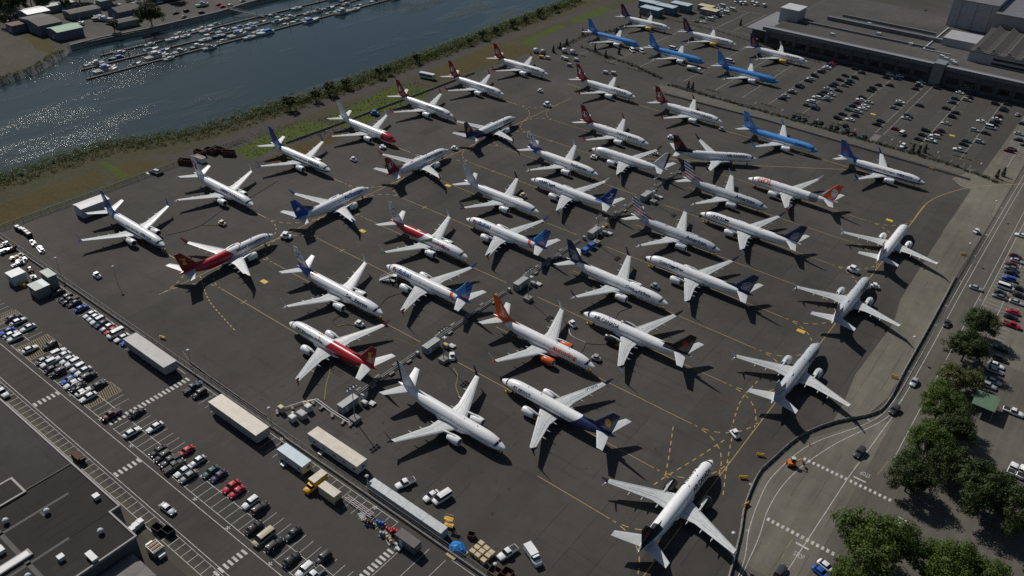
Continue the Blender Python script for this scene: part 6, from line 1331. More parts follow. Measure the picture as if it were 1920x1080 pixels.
fp('entrance_roof', [(-201, 519), (-186.2, 519), (-186.2, 570), (-201, 570)], 7.2, 7.6, mat('slab_roof', (.20, .20, .21), .6, var=.12)); fp('entrance_wall', [(-200, 528), (-186.3, 528), (-186.3, 569), (-200, 569)], 0, 7.2, WALLD)
fp('stair_tower', [(-190, 545), (-178, 545), (-178, 560), (-190, 560)], 0, 17, WALLG); fp('stair_tower_cap', [(-190.3, 544.7), (-177.7, 544.7), (-177.7, 560.3), (-190.3, 560.3)], 17, 17.3, ROOFW)
fp('roof_pipe', [(-98, 545), (-97.4, 545), (-97.4, 606), (-98, 606)], 9.9, 10.5, ROOFW); fp('roof_pipe', [(-98, 544.2), (-82, 544.2), (-82, 544.8), (-98, 544.8)], 9.9, 10.5, ROOFW); fp('roof_block', [(-92, 563), (-72, 563), (-72, 585), (-92, 585)], 9.8, 14.5, WALLG)
for x, y in ((-150, 533), (-128, 556), (-106, 548), (-85, 536), (-78, 531), (-82, 533), (-76, 528), (-140, 575)): boxpart('roof_unit', F, (x+100, y-560, 9.8), (2.4, 1.8, 1.5), LIGHTGREY)
H = empty('assembly_hall', 'tall pale windowless hall at the top right behind the factory', 'building', (-60, 650, 0))
def hp(name, pts, z0, z1, m): b = MB(); b.prism([(x+60, y-650) for x, y in ccw(pts)], z0, z1); return b.build(name, m, H)
hp('wall', [(-101, 612), (-74, 612), (-74, 720), (-101, 720)], 0, 27, WALLG); hp('roof', [(-101.3, 611.7), (-73.8, 611.7), (-73.8, 720.3), (-101.3, 720.3)], 27, 27.4, ROOFG); hp('wall', [(-73.9, 606), (40, 606), (40, 720), (-73.9, 720)], 0, 24, mat('hall_wall_warm', (.30, .28, .26), .7, var=.12, scale=.2)); hp('roof', [(-73.7, 605.7), (40.2, 605.7), (40.2, 720.3), (-73.7, 720.3)], 24, 24.3, ROOFG)
for k in range(3): boxpart('wall_joint', H, (-101+9*(k)+6+60, 611.95-650, 0), (.25, .2, 26.8), SLATE)
O = empty('sawtooth_building', 'grey building with dark ribbed roof and strip windows at the right edge', 'building', (-40, 570, 0))
def op(name, pts, z0, z1, m, parent=None): b = MB(); b.prism([(x+40, y-570) for x, y in ccw(pts)], z0, z1); return b.build(name, m, parent or O)
op('wall', [(-72, 541), (90, 541), (90, 612), (-72, 612)], 9, 15.6, WALLG); op('roof', [(-72.3, 540.7), (90, 540.7), (90, 612), (-72.3, 612)], 15.6, 15.9, mat('ribbed_dark', (.05, .047, .044), .8, var=.2))
for k in range(9):
    x = -70+k*8.2; b = MB(); b.add([(x+40, -28, 15.9), (x+40+5.4, -28, 15.9), (x+40+5.4, 40, 15.9), (x+40, 40, 15.9), (x+40+1.2, -27, 18.2), (x+40+1.2, 40, 18.2)], [(0, 1, 4), (1, 2, 5, 4), (3, 0, 4, 5), (2, 3, 5)]); b.build('sawtooth', mat('sawtooth_roof', (.11, .10, .092), .8, var=.2, scale=.3), O)
for z in (10.4, 12.9): f = boxpart('strip_window', O, (-20+40, 540.9-570, z), (78, .2, 1.3), GLASS)
b = MB(); b.bar((-32, -28.5, 16.9), (40, -28.5, 16.9), .12); b.build('roof_rail', LIGHTGREY, O)
# sheds beyond the car park
for i, (u0, u1, v0, v1) in enumerate(((-281, -266.5, 520, 528), (-276, -262, 533, 541), (-271, -257, 546, 554), (-290, -277, 534, 542))):
    shed('store_shed', '%s blue-grey shed with pale blue roof beyond the grass by the car park' % ('Nearest', 'Second', 'Third', 'Leftmost')[i], u0, u1, v0, v1, 5.0, PALEB, mat('blue_grey_wall', (.10, .14, .18), .6), 0, 'blue-grey sheds beyond the grass', 1)
for i, (u0, u1, v0, v1) in enumerate(((-250, -238, 552, 559), (-256, -245, 560, 566))): shed('store_shed', '%s cream roofed low shed beyond the far car park' % ('Nearer', 'Farther')[i], u0, u1, v0, v1, 3.6, CREAM, SLATE, 0, 'cream sheds', 1)
shed('gate_house', 'small pale cabin by the road barrier near the far car park', -193, -189, 612, 617, 3, ROOFW, LIGHTGREY)
SHL = empty('open_shelter', 'green roofed open shelter among the trees on the right', 'shelter', (4.9, 226.5, 0)); boxpart('roof', SHL, (0, 0, 3.4), (6.2, 7.8, .18), mat('green_roof', (.10, .16, .10), .6, var=.12))
for sx in (-2.8, 2.8):
    for sy in (-3.6, 0, 3.6): boxpart('post', SHL, (sx, sy, 0), (.15, .15, 3.4), GREYP)
boxpart('bench', SHL, (0, 2, 0), (3.6, .5, .45), WOOD)
r = empty('rusty_roof_building', 'pale rusty-topped roof corner at the right edge behind the trees', 'building', (27, 214, 0)); boxpart('wall', r, (0, 0, 0), (16, 18, 4.5), LIGHTGREY); boxpart('roof', r, (0, 0, 4.5), (16.4, 18.4, .2), ROOFW)
for k in range(4): boxpart('roof_patch', r, (-6.5, -7+k*4.5, 4.7), (1.6, 1.4, .03), RUST)
boxtruck('white lorry on the road above the factory roof', *[(-182.0,652.3)][0], .1, 2.6, 10, 4.2, WHITE, WHITE, WHITE)
# tank bodies and gear at the car park corner
for i, q in enumerate([(-282.9,399.6),(-278.2,400.6),(-270.2,411.8),(-265.2,413.1)]):
    r = empty('engine_stand', '%s pale covered engine stand at the corner between apron and car park' % ORD[i].capitalize(), 'engine stand', (q[0], q[1], .02), .3, 'covered engine stands'); b = MB(); b.revolve([(.1, -1.7), (1.2, -1.5), (1.3, 0), (1.1, 1.5), (.1, 1.7)], (0, 0, 1.7), 16, 0, 'x'); b.build('cover', ROOFW if i != 1 else GREYP, r)
    for s in (-1, 1): boxpart('cradle', r, (s, 0, 0), (.3, 2.2, .9), DARK)
for i, q in enumerate([(-196.8,436.6),(-274.7,393.7),(-271.3,395.2),(-264.4,401.9),(-261.8,401.0),(-256.7,404.1),(-254.2,393.4),(-231.8,397.2),(-227.8,399.4)]):
    lab = ('white fuel bowser beside the rightmost blue airliner', 'small yellow cart by the engine stands', 'white cart by the engine stands', 'white van body by the corner hedge', 'pale trailer by the corner hedge', 'white trailer at the hedge end', 'grey pallet trolley at the apron corner', 'white flat trailer below the hedge', 'second white flat trailer below the hedge')[i]
    if i == 0:
        r = empty('fuel_bowser', lab, 'fuel truck', (q[0], q[1], .02), .1); b = MB(); b.revolve([(.1, -3.2), (1.1, -3.0), (1.2, 0), (1.1, 3.0), (.1, 3.2)], (0, 0, 1.9), 14, 0, 'x'); b.build('tank', ROOFW, r); boxpart('cab', r, (4.1, 0, .5), (1.6, 2.2, 1.9), WHITE); boxpart('window', r, (4.95, 0, 1.5), (.06, 1.9, .7), GLASS)
        for x in (-2.3, -1.2, 3.8):
            for s in (-1, 1): b = MB(); b.revolve([(.2, -.15), (.48, -.15), (.48, .15), (.2, .15)], (0, 0, 0), 12, 0, 'y'); b.build('wheel', DARK, r, (x, s, .48))
        boxpart('chassis', r, (.6, 0, .5), (8, 1.2, .3), DARK)
    else:
        r = empty('service_trailer', lab, 'trailer', (q[0], q[1], .02), .2); boxpart('deck', r, (0, 0, .5), (3.4, 1.7, .2), GREYP); boxpart('load', r, (0, 0, .7), (2.6, 1.4, 1.0), YELLOWP if i == 1 else GREYP if i == 6 else ROOFW)
        for s in (-1, 1): b = MB(); b.revolve([(.1, -.1), (.3, -.1), (.3, .1), (.1, .1)], (0, 0, 0), 10, 0, 'y'); b.build('wheel', DARK, r, (0, s*.85, .3))
r = empty('river_bus', 'white flat coach body on the dirt by the riverside path', 'coach', (*[(-300.6,321.6)][0], .02), .2); boxpart('body', r, (0, 0, .5), (9, 2.6, 2.4), LIGHTGREY); boxpart('roof', r, (0, 0, 2.9), (9.1, 2.7, .15), ROOFW); boxpart('window', r, (0, -1.31, 1.6), (8, .05, .8), GLASS)
for x in (-3, 3):
    for s in (-1.1, 1.1): b = MB(); b.revolve([(.2, -.15), (.48, -.15), (.48, .15), (.2, .15)], (0, 0, 0), 12, 0, 'y'); b.build('wheel', DARK, r, (x, s, .48))
# ---------------------------------------------------------------- marina and far shore
WZ = -2.4
BOATW = mat('boat_white', (.50, .51, .51), .4, var=.15)
HULLW = mat('hull_white', (.52, .53, .53), .35, var=.08); HULLB = mat('hull_blue', (.05, .10, .18), .4); HULLT = mat('hull_pale_teal', (.42, .52, .54), .4); CABD = mat('cabin_glass_dark', (.03, .04, .05), .15, var=0); DECK = mat('deck_buff', (.20, .18, .15), .7); TARPB = mat('boat_cover_blue', (.02, .12, .40), .6); TARPD = mat('boat_cover_dark', (.03, .045, .06), .7); TARPT = mat('boat_cover_teal', (.03, .14, .15), .7); PONT = mat('pontoon_wood', (.085, .078, .068), .9, var=.2)
def hull_mesh(L, Wd, H):
    b = MB(); rings = []
    for t, w, sh in ((-1, .82, 0), (-.5, .97, 0), (0, 1, .02), (.45, .82, .10), (.8, .42, .2), (1, .03, .3)):
        x = t*L/2; hw = w*Wd/2; z = H*(1+sh)
        rings.append([(x, hw*.55, -.4), (x, hw*.9, .1), (x, hw, z), (x, -hw, z), (x, -hw*.9, .1), (x, -hw*.55, -.4)])
    return b.loft(rings[::-1], 0, False)
HM = {k: hull_mesh(*d).mesh('hull', HULLW) for k, d in dict(s=(6.8, 2.4, .9), m=(9.2, 3.0, 1.1), l=(13.5, 4.1, 1.4)).items()}
HD = dict(s=6.8, m=9.2, l=13.5)
def boat(label, q, rz, size='m', kind='cruiser', hull=None, cover=None, z=WZ, group='boats in the marina'):
    r = empty('sailing_boat' if kind == 'sail' else 'motor_boat', label, 'boat', (q[0], q[1], z), rz, group); L = HD[size]; k = L/11
    inst(HM[size], 'hull', r, mats=[hull or HULLW]); dz = {'s': .9, 'm': 1.1, 'l': 1.4}[size]
    b = MB(); b.box((-L*.12, 0, dz+.03), (L*.66, L*.22, .06)); b.build('deck', DECK, r)
    if cover: b = MB(); b.box((0, 0, .5*k), (L*.45, L*.24, .9*k), 0, 0, .7); b.build('cover', cover, r, (-L*.18, 0, dz))
    elif kind == 'sail':
        b = MB(); b.box((0, 0, .3), (L*.3, L*.18, .6), 0, 0, .8); b.build('cabin', BOATW, r, (0, 0, dz)); b = MB(); b.tube((L*.08, 0, dz), (L*.08, 0, dz+L*1.15), .07, .05, 6); b.build('mast', LIGHTGREY, r); b = MB(); b.tube((L*.06, 0, dz+1.6), (-L*.32, 0, dz+1.6), .13, .1, 6); b.build('boom', TARPB, r)
    else:
        b = MB(); b.box((0, 0, .55*k), (L*.42, L*.25, 1.1*k), 0, 0, .82); c = b.build('cabin', BOATW, r, (L*.02, 0, dz)); b = MB(); b.box((0, 0, .72*k), (L*.40, L*.245, .42*k), 0, 0, .93); b.build('window', CABD, c)
        if size != 's': b = MB(); b.box((0, 0, .35*k), (L*.2, L*.18, .6*k), 0, 0, .85); b.build('flybridge', BOATW, r, (-L*.02, 0, dz+1.1*k)); b = MB(); b.box((0, 0, 0), (L*.22, L*.2, .07)); b.build('canopy', random.choice((BOATW, TARPB, TARPD, BOATW)), r, (-L*.03, 0, dz+1.9*k))
        boxpart('rail', r, (L*.3, 0, dz+.1), (L*.22, .06, .5), STEEL)
    return r
# pontoons: three lines along the river, walkway to shore
for lab, u, v0, v1 in (('inner wooden pontoon of the marina nearest the far shore', -467, 225, 420), ('middle wooden pontoon of the marina', -452, 205, 425), ('outer wooden pontoon of the marina towards the open river', -436.5, 200, 440)):
    r = empty('pontoon', lab, 'pontoon', (u, v0, WZ), 0, 'pontoons'); k = 0
    while k < v1-v0: b = MB(); b.box((0, 5, .35), (1.7, 9.7, .5)); b.build('deck_section', PONT, r, (0, k, 0)); k += 10
    k = 2
    while k < v1-v0: b = MB(); b.tube((1.2, k, -1), (1.2, k, 4.2), .18, n=8); b.build('pile', RUST, r); k += 27
r = empty('gangway', 'sloping footbridge from the far shore down to the pontoons', 'gangway', (-488, 330, 0)); b = MB(); b.bar((0, 0, .2), (24, 9, -1.9), 1.8, .2); b.build('walkway', PONT, r)
for s in (-.9, .9): b = MB(); b.bar((0, s, 1.2), (24, 9+s, -.9), .1); b.build('handrail', GALV, r)
random.seed(21)
_n = 0
LINES = [('outer face of outer pontoon', -434.0, 203, 430, .2, 'lmms', 0), ('inner side of outer pontoon', -439.5, 205, 425, .55, 'msms', 1), ('river side of middle pontoon', -448.8, 208, 420, .56, 'msmm', 2), ('shore side of middle pontoon', -455.6, 210, 418, .54, 'smms', 3), ('river side of inner pontoon', -463.8, 232, 415, .48, 'smsm', 4), ('shore side of inner pontoon', -470.2, 240, 410, .3, 'ssm', 5)]
COLN = {0: 'white', 1: 'dark blue', 2: 'pale teal', 3: 'white', 4: 'white'}
for wl, u, v0, v1, fill, sizes, li in LINES:
    v = v0; i = 0
    while v < v1:
        sz = random.choice(sizes); L = HD[sz]
        if random.random() < fill:
            hc = random.choice((0, 0, 0, 2, 1, 3, 4)); kd = 'sail' if random.random() < .22 else 'cruiser'; cv = random.choice((None, None, None, TARPB, TARPD, TARPT)) if kd != 'sail' else None
            nm = '%s hulled %s' % (COLN[hc], 'yacht' if kd == 'sail' else 'covered boat' if cv else 'motor cruiser')
            if i < 30:
                boat('%s, %s from the left, %s' % (nm.replace(' hulled', ''), ORD[i], wl), (u+random.uniform(-.4, .4), v+L/2), pi/2*(1 if random.random() < .5 else -1)+random.uniform(-.05, .05), sz, kd, {0: HULLW, 1: HULLB, 2: HULLT, 3: HULLW, 4: HULLW}[hc], cv); i += 1
            v += L+1.0
        else: v += 6
for q, lab, rz, sz, kd in (([(-442.0,214.1)][0], 'large white cruiser at the near left tip of the marina', pi/2+.1, 'l', 'cruiser'), ([(-454.5,215.7)][0], 'white cruiser tucked behind the one at the left tip', -pi/2, 'm', 'cruiser'), ([(-442.2,245.3)][0], 'large white cruiser lying off the outer pontoon near the left', pi/2+.05, 'l', 'cruiser'), ([(-442.4,301.9)][0], 'large white cruiser alone on the outside, mid marina', pi/2, 'l', 'cruiser'), ([(-440.5,271.4)][0], 'dark low boat alone outside the gap in the pontoon', pi/2, 'm', 'cruiser')): boat(lab, q, rz, sz, kd, HULLB if 'dark low' in lab else HULLT if 'left tip' in lab else HULLW)
# far shore
sheet('shore_yard', [(-489, 222), (-486, 268), (-487, 321), (-493, 350), (-500, 600), (-800, 600), (-800, 222)], .004, asphalt('yard', (.075, .07, .062), .3)); sheet('bare_ground', [(-466, 60), (-466, 168), (-470, 187), (-487, 212), (-560, 205), (-620, 60)], .004, earth('bare_earth', (.085, .076, .062), (.062, .055, .044), (.10, .09, .074), .06))
sheet('dry_grass', [(-533.7,213.7),(-539.4,223.6),(-492.5,213.4),(-483.1,206.4),(-493.4,203.1)], .006, GRASSB)
r = empty('quay_wall', 'grey concrete quay wall along the far shore behind the marina', 'wall', (-489, 220, 0))
for a, c in zip([(0, 0), (-1.5, 20), (2, 48), (1.5, 101), (-4, 130)], [(-1.5, 20), (2, 48), (1.5, 101), (-4, 130), (-10, 300)]): b = MB(); b.bar((a[0], a[1], -1.2), (c[0], c[1], -1.2), .8, 3.6); b.build('wall_panel', CONC, r)
BR = mat('shed_brown', (.075, .07, .058), .8, var=.2); BW = mat('shed_blue_wall', (.10, .11, .16), .7); GRN = mat('shed_green_roof', (.10, .26, .13), .6); PK = mat('shed_pink_roof', (.34, .30, .32), .6)
shed('boat_shed', 'large brown roofed boat shed at the far left shore', -541, -517, 217.5, 231.5, 6, BR, BW, 1.5, None, 1, 'y'); shed('boat_shed', 'shed with pink and green roof halves in front of the brown shed', -513.5, -501, 220, 235.5, 5, (PK, GRN) and GRN, BW, 1.2, None, 1, 'y'); shed('boat_shed', 'white roofed shed behind the brown one on the far shore', -562, -548, 226, 240, 5, LIGHTGREY, SLATE, 1, None, 1, 'y'); shed('boat_shed', 'low grey shed beside the white roofed one on the far shore', -575, -560, 244, 262, 4, ROOFG, SLATE, 1, None, 1, 'y')
shed('boat_shed', 'rust red lean-to on the left of the brown shed', -541, -533, 209, 217, 4.5, mat('rust_roof', (.12, .045, .03), .8), BW); shed('boat_shed', 'dark round-topped shed on the quay beside the dark tree', -506, -498, 256, 270, 3.6, mat('dark_canvas', (.055, .06, .062), .8), SLATE, .8, None, 1, 'y'); shed('boat_shed', 'dark gabled house behind the big dark tree on the quay', -527, -514, 266, 282, 5, BR, BW, 2, None, 1, 'y'); shed('boat_shed', 'wide blue-grey warehouse at the top edge of the far shore', -560, -535, 305, 345, 6, SLATE, BW, 0, None, 2)
shed('boat_shed', 'long dark canopy among the stored boats', -545, -535, 246, 266, 4, BR, SLATE, .8, None, 0, 'y'); shed('boat_shed', 'small teal roofed cabin among the stored boats', -552, -545, 272, 280, 5, TARPT, SLATE)
random.seed(5); i = 0
for k in range(22):
    u = random.uniform(-575, -505); v = random.uniform(240, 300)
    if (-530 < u < -510 and 262 < v < 286) or (-548 < u < -532 and 244 < v < 268) or (-510 < u < -494 and 252 < v): continue
    boat('%s boat stored ashore among the sheds on the far bank' % ORD[i].capitalize(), (u, v), random.uniform(0, pi), random.choice('ssm'), 'sail' if random.random() < .4 else 'cruiser', random.choice((HULLW, HULLW, HULLT, HULLB)), random.choice((None, None, TARPB)), .9, 'boats stored ashore'); i += 1
boat('white boat on blocks on the quay near the top of the far shore', [(-506.5,321.7)][0], 1.4, 'm', 'cruiser', HULLW, None, .6, None)
for i, (q, c) in enumerate(zip([(-503.4,299.3),(-502.9,306.9),(-492.5,297.9),(-493.0,311.5),(-501.3,330.7),(-493.7,334.6),(-495.0,329.5),(-557.4,218.6),(-557.8,221.5),(-532.9,306.5),(-497.8,347.8)], 'odgmrwrswws')): car(q[0], q[1], 1.6+.2*(i % 3), 'ch'[i % 2], c, '%s parked on the far shore quay, %s car of that group' % (CC[c][0].capitalize()+' car', ORD[i]), 'cars on the far shore', .02, False)
# ---------------------------------------------------------------- trees and shrubs
def leafmat(name, c1, c2, c3):
    m, N, L, B = nodes_of(name); h = SH(m); p = h.pos()
    a = h.rng(h.noise(p, .45, 4, .7), .35, .65, 0, 1); b = h.rng(h.noise(p, 3.1, 3, .7), .4, .68, 0, .8)
    L.new(h.mix(b, h.mix(a, c1, c2), c3), B.inputs['Base Color']); B.inputs['Roughness'].default_value = .6; B.inputs['Specular IOR Level'].default_value = .3
    tr = N.new('ShaderNodeBsdfTranslucent'); tr.inputs['Color'].default_value = (*[min(1, x*1.6) for x in c3], 1); mx = N.new('ShaderNodeMixShader'); mx.inputs[0].default_value = .18
    L.new(B.outputs[0], mx.inputs[1]); L.new(tr.outputs[0], mx.inputs[2]); L.new(mx.outputs[0], N['Material Output'].inputs['Surface']); return m
LEAFA = leafmat('leaf_green', (.032, .066, .007), (.056, .094, .010), (.084, .120, .015)); LEAFB = leafmat('leaf_dark', (.018, .038, .007), (.031, .054, .010), (.050, .074, .015)); LEAFC = leafmat('leaf_olive', (.060, .080, .018), (.092, .104, .026), (.13, .13, .044)); LEAFD = leafmat('leaf_conifer', (.012, .026, .010), (.022, .038, .014), (.034, .050, .020))
LEAFA2 = leafmat('leaf_bank', (.042, .078, .013), (.068, .102, .018), (.104, .130, .030))
BARK = mat('bark', (.07, .055, .042), .9, var=.25, scale=3)
def leafquads(b, c, n, rad, size):
    for _ in range(n):
        while True:
            d = Vector((random.uniform(-1, 1), random.uniform(-1, 1), random.uniform(-1, 1)))
            if .05 < d.length < 1: break
        p = Vector(c)+Vector((d.x*rad[0], d.y*rad[1], d.z*rad[2])); nrm = (d.normalized()+Vector((random.uniform(-.7, .7), random.uniform(-.7, .7), random.uniform(0, 1.0)))).normalized()
        t = nrm.cross(Vector((random.uniform(-1, 1), random.uniform(-1, 1), random.uniform(-1, 1)))).normalized(); s = nrm.cross(t); w = size*random.uniform(.6, 1.2)
        b.add([p-t*w*.5, p+s*w*.32, p+t*w*.6, p-s*w*.32], [(0, 1, 2, 3)])
def tree_meshes(seed, h, r, nclump, per, leaf, lm, conic=False):
    random.seed(seed); b = MB(); t = MB(); t.tube((0, 0, 0), (.1, 0, h*.35), h*.022+.06, h*.016+.04, 8); t.tube((.1, 0, h*.35), (-.1, .15, h*.75), h*.016+.04, .05, 7)
    for k in range(nclump):
        if conic:
            z = h*(.08+.9*random.random()**1.2); rr = r*(1.02-z/h)*random.uniform(.3, 1.0); a = random.uniform(0, 2*pi); c = (rr*cos(a), rr*sin(a), z); rad = (r*.26, r*.26, r*.22)
        else:
            a = random.uniform(0, 2*pi); e = math.asin(random.uniform(-.55, 1)); q = random.uniform(.55, 1.0)*(1+.22*sin(3*a+seed)+.12*sin(5*a))
            c = (r*q*cos(a)*cos(e), r*q*sin(a)*cos(e), h*.58+h*.40*q*sin(e)); s = random.uniform(.16, .30); rad = (r*s, r*s, r*s*.75)
            if k < 8: t.tube((0, 0, h*(.25+.03*k)), (c[0]*.8, c[1]*.8, c[2]), .12, .04, 5)
        leafquads(b, c, per, rad, leaf)
    random.seed(seed+100)
    return t.mesh('trunk', BARK), b.mesh('crown', lm)
TV = dict(a=tree_meshes(1, 14, 7.2, 190, 80, .55, LEAFA), b=tree_meshes(2, 13, 6.4, 180, 80, .55, LEAFB), c=tree_meshes(3, 12, 6.2, 140, 60, .6, LEAFC), d=tree_meshes(4, 8, 2.6, 60, 26, .55, LEAFD, True), e=tree_meshes(5, 5, 2.0, 50, 36, .42, LEAFB), f=tree_meshes(6, 7.5, 1.3, 34, 22, .42, LEAFC, True))
def tree(label, q, kind, s=1.0, group=None, name='broadleaf_tree', z=0.0):
    r = empty(name, label, 'tree', (q[0], q[1], z), random.uniform(0, 6.28), group); r.scale = (s*random.uniform(.92, 1.08), s*random.uniform(.92, 1.08), s)
    inst(TV[kind][0], 'trunk', r); inst(TV[kind][1], 'crown', r)
for q, k, s, lab in (([(-5.2,263.3)][0], 'b', .82, 'dark round tree farthest up the road on the right'), ([(-5.4,246.7)][0], 'b', .85, 'dark tree second from the far end of the roadside trees'), ([(-4.9,228.8)][0], 'c', .78, 'yellowish tree in the middle of the roadside trees'), ([(-0.0,234.4)][0], 'c', .55, 'small autumn-tinted tree beside the parked cars by the shelter'),
                     ([(-4.8,213.1)][0], 'a', .8, 'green tree left of the green shelter roof'), ([(1.3,206.2)][0], 'b', .75, 'dark tree in front of the green shelter'), ([(-3.6,195.5)][0], 'a', .8, 'green tree leaning over the road edge'), ([(-3.8,179.4)][0], 'b', .85, 'round dark tree at the corner by the zebra crossing end'),
                     ([(12.1,184.4)][0], 'b', 1.05, 'big dark tree right of the side street'), ([(18.9,183.4)][0], 'b', 1.0, 'big dark tree at the right edge beside the side street'), ([(-4.5,149.1)][0], 'a', 1.08, 'big bright green tree at the bottom beside the lower zebra'), ([(9.8,152.9)][0], 'a', .98, 'bright green tree cut by the bottom edge'), ([(17.7,157.0)][0], 'a', .8, 'green tree low at the bottom right corner'), ([(-6.4,138.8)][0], 'a', .6, 'small yellow-green tree under the big bright green one'), ([(2.3,190.4)][0], 'b', .8, 'dark tree in the shade between road and side lot')): tree(lab, q, k, s, 'roadside trees on the right')
for i, q in enumerate([(-319.4,241.5),(-318.9,257.7),(-320.8,268.3),(-321.1,280.9),(-320.1,304.4),(-320.4,311.3),(-322.8,336.3),(-322.3,383.6),(-323.3,397.7),(-324.2,412.4),(-325.4,430.8),(-326.5,446.9),(-327.6,463.6),(-327.4,482.4)]): tree('%s dark bank tree from the left along the near river bank' % ORD[i].capitalize(), q, 'e', (1.55, 1.3, 1.5, 1.2)[i % 4]*(1.0 if i < 4 else .8), 'dark trees along the river bank', 'bank_tree')
for q, k, s, lab in (([(-487.1,271.9)][0], 'b', 1.2, 'big dark tree on the far quay behind the marina'), ([(-570.9,225.1)][0], 'b', 1.2, 'dark tree mass at the top left corner, left one'), ([(-583.1,244.7)][0], 'b', 1.2, 'dark tree mass at the top left corner, middle one'), ([(-577.4,257.8)][0], 'b', 1.1, 'dark tree mass at the top left corner, right one'), ([(-595.8,231.8)][0], 'b', 1.3, 'dark tree cut by the top left corner'), ([(-571.6,271.2)][0], 'b', 1.0, 'dark tree at the top edge behind the boat yard'), ([(-539.7,299.6)][0], 'b', .9, 'dark tree at the top edge beside the warehouse'), ([(-576.1,233.7)][0], 'b', 1.0, 'dark tree behind the left end of the brown boat shed'), ([(-570.3,246.7)][0], 'b', .8, 'dark tree behind the white roofed far shed'), ([(-558.4,255.0)][0], 'e', 1.8, 'bushy tree among the boats stored ashore'), ([(-495.2,251.4)][0], 'e', 1.6, 'bush on the quay edge left of the big dark tree'), ([(-553.5,281.8)][0], 'b', .8, 'dark tree behind the stored boats at the top edge'), ([(-529.0,316.2)][0], 'b', .8, 'dark tree right of the warehouse at the top edge'), ([(-550.4,212.8)][0], 'e', 1.7, 'bush on bare ground at the far left edge')): tree(lab, q, k, s, 'trees on the far shore')
for i, q in enumerate([(-175.8,531.6),(-167.3,532.1),(-151.4,522.1),(-142.0,519.7),(-134.4,520.0),(-126.5,517.9),(-120.3,519.8),(-98.0,521.3),(-91.3,521.3),(-83.9,519.5),(-75.9,517.3),(-59.5,518.6),(-49.5,516.4),(-40.4,516.0)]): tree('%s thin street tree from the left before the factory front' % ORD[i].capitalize(), q, 'f', 1.0, 'thin trees before the factory', 'street_tree')
for i, q in enumerate([(-158.0,651.8),(-152.3,657.5),(-143.2,656.6),(-133.4,662.4),(-126.4,667.4),(-171.8,645.9)]): tree('%s small round tree from the left along the road behind the factory' % ORD[i].capitalize(), q, 'e', .9, 'round trees behind the factory', 'street_tree')
for i, q in enumerate([(-276.1,408.0),(-276.6,416.1),(-278.6,426.0),(-282.5,450.0),(-267.8,467.6),(-274.1,509.4),(-244.5,432.8),(-247.2,421.8),(-259.2,428.6),(-184.7,408.5),(-182.1,408.6),(-215.8,545.6),(-63.3,405.1),(-60.4,405.2),(-58.6,408.5),(-23.6,405.9),(-25.4,401.4)]): tree('%s small dark conifer from the left around the far car park' % ORD[i].capitalize(), q, 'd', .55, 'small conifers round the far car park', 'conifer_tree')
def scrub(name, label, cat, pts, n, w, hmin, hmax, leaf, lm, dens=9, seed=3):
    """uncountable growth along a line"""
    random.seed(seed); b = MB(); L = [0]
    for a, c in zip(pts, pts[1:]): L.append(L[-1]+math.hypot(c[0]-a[0], c[1]-a[1]))
    for _ in range(n):
        d = random.uniform(0, L[-1]); k = max(i for i in range(len(L)) if L[i] <= d); k = min(k, len(pts)-2); t = (d-L[k])/(L[k+1]-L[k]); a, c = pts[k], pts[k+1]
        nx, ny = -(c[1]-a[1])/(L[k+1]-L[k]), (c[0]-a[0])/(L[k+1]-L[k]); o = random.uniform(-w, w)*.5; h = random.uniform(hmin, hmax)*random.choice((.6, 1, 1, 1.2))
        leafquads(b, (a[0]+(c[0]-a[0])*t+nx*o, a[1]+(c[1]-a[1])*t+ny*o, h*.5), dens, (h*.75, h*.75, h*.55), leaf)
    o = b.build(name, lm); tag(o, label, cat, kind='stuff'); return o
BK = [(-351, 90), (-350, 158), (-335, 190), (-331.5, 215), (-329, 275), (-331, 310), (-332, 366), (-335, 437), (-339, 520)]
scrub('bank_shrubs', 'olive and green shrubs growing along the near river bank', 'shrubs', [(x+7, y) for x, y in BK], 2600, 15, .8, 2.4, .5, LEAFC, 16)
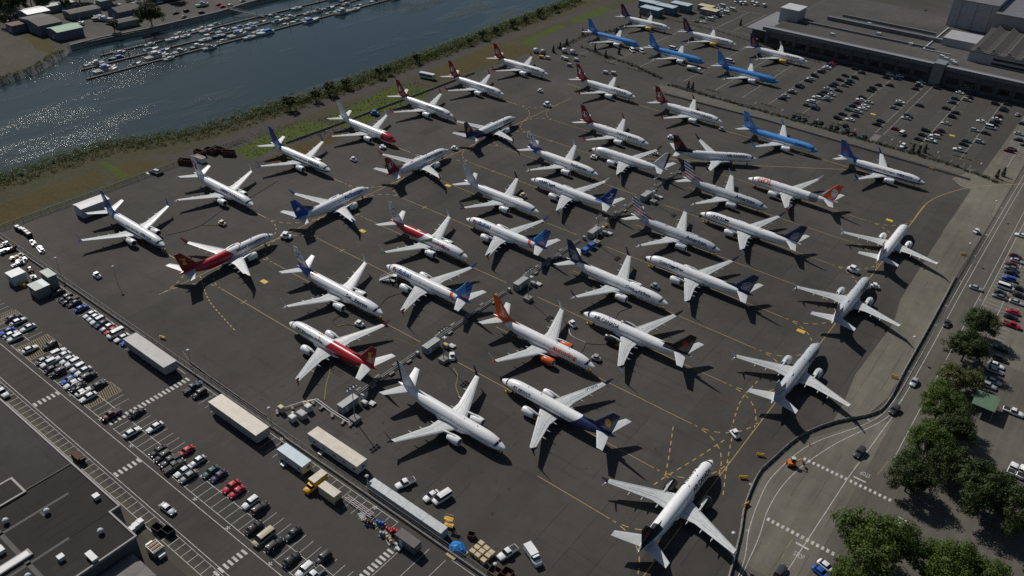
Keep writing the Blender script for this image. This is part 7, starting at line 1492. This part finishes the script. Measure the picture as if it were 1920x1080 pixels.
scrub('bank_shrubs', 'dark green bushes close to the water along the near bank', 'shrubs', [(x+4, y) for x, y in BK], 2400, 9, 1.0, 3.4, .5, LEAFA2, 18, 4)
scrub('bank_shrubs', 'taller leafy bushes on the bank beside the riverside path', 'shrubs', [(-331, 215), (-326, 250), (-324, 275), (-326, 310), (-327, 366), (-330, 437), (-334, 520)], 520, 8, 2.2, 4.2, .6, LEAFA2, 34, 14)
scrub('grass_tufts', 'rough grass tufts on the grass plots behind the left stands', 'grass', [(-297.7,193.7),(-298.6,216.8),(-293.3,237.9),(-287.7,246.5),(-291.7,268.1),(-296.2,299.8),(-290.7,310.4)], 900, 22, .2, .5, .5, LEAFC, 5, 6)
scrub('hedge', 'low dark hedge between the far car park and the perimeter road', 'hedge', [(-196, 406), (-150, 405), (-118, 404.2), (-78, 403.5), (-44, 402), (-22, 396)], 620, 2.2, .7, 1.5, .45, LEAFD, 16, 8)
scrub('hedge', 'dark hedge along the left end of the far car park', 'hedge', [(-269.4,429.0),(-250.6,424.1),(-230.4,421.7),(-203.4,412.0)], 240, 2.4, .6, 1.6, .45, LEAFD, 16, 9)
scrub('hedge', 'short hedge strips across the ends of the far parking rows', 'hedge', [(-277.8,414.9),(-280.5,451.9),(-272.8,472.4),(-268.8,493.3)], 200, 3, .8, 2.0, .5, LEAFD, 14, 10)
for i, r_ in enumerate([-262, -240, -223, -172, -141, -122, -102.6, -62.5, -43.3]):
    scrub('planting_strip', 'low planting strip at the near end of the %s far parking row' % ORD[i], 'planting', [(r_-4.5, 415), (r_+4.5, 414.4)], 26, 1.4, .4, .8, .4, LEAFC, 10, 20+i)
scrub('planting_strip', 'planting strip between the far car park and the factory road', 'planting', [(-261.2,524.1),(-239.6,522.2),(-219.4,521.5),(-198.5,517.5),(-177.7,511.5),(-158.3,506.9),(-144.5,506.2)], 260, 1.8, .4, .9, .45, LEAFC, 10, 40)
scrub('far_scrub', 'scrubby growth along the far river bank at left', 'shrubs', [(-462, 60), (-463, 165), (-467, 187), (-484, 212)], 380, 5, .6, 1.6, .6, LEAFC, 12, 41)
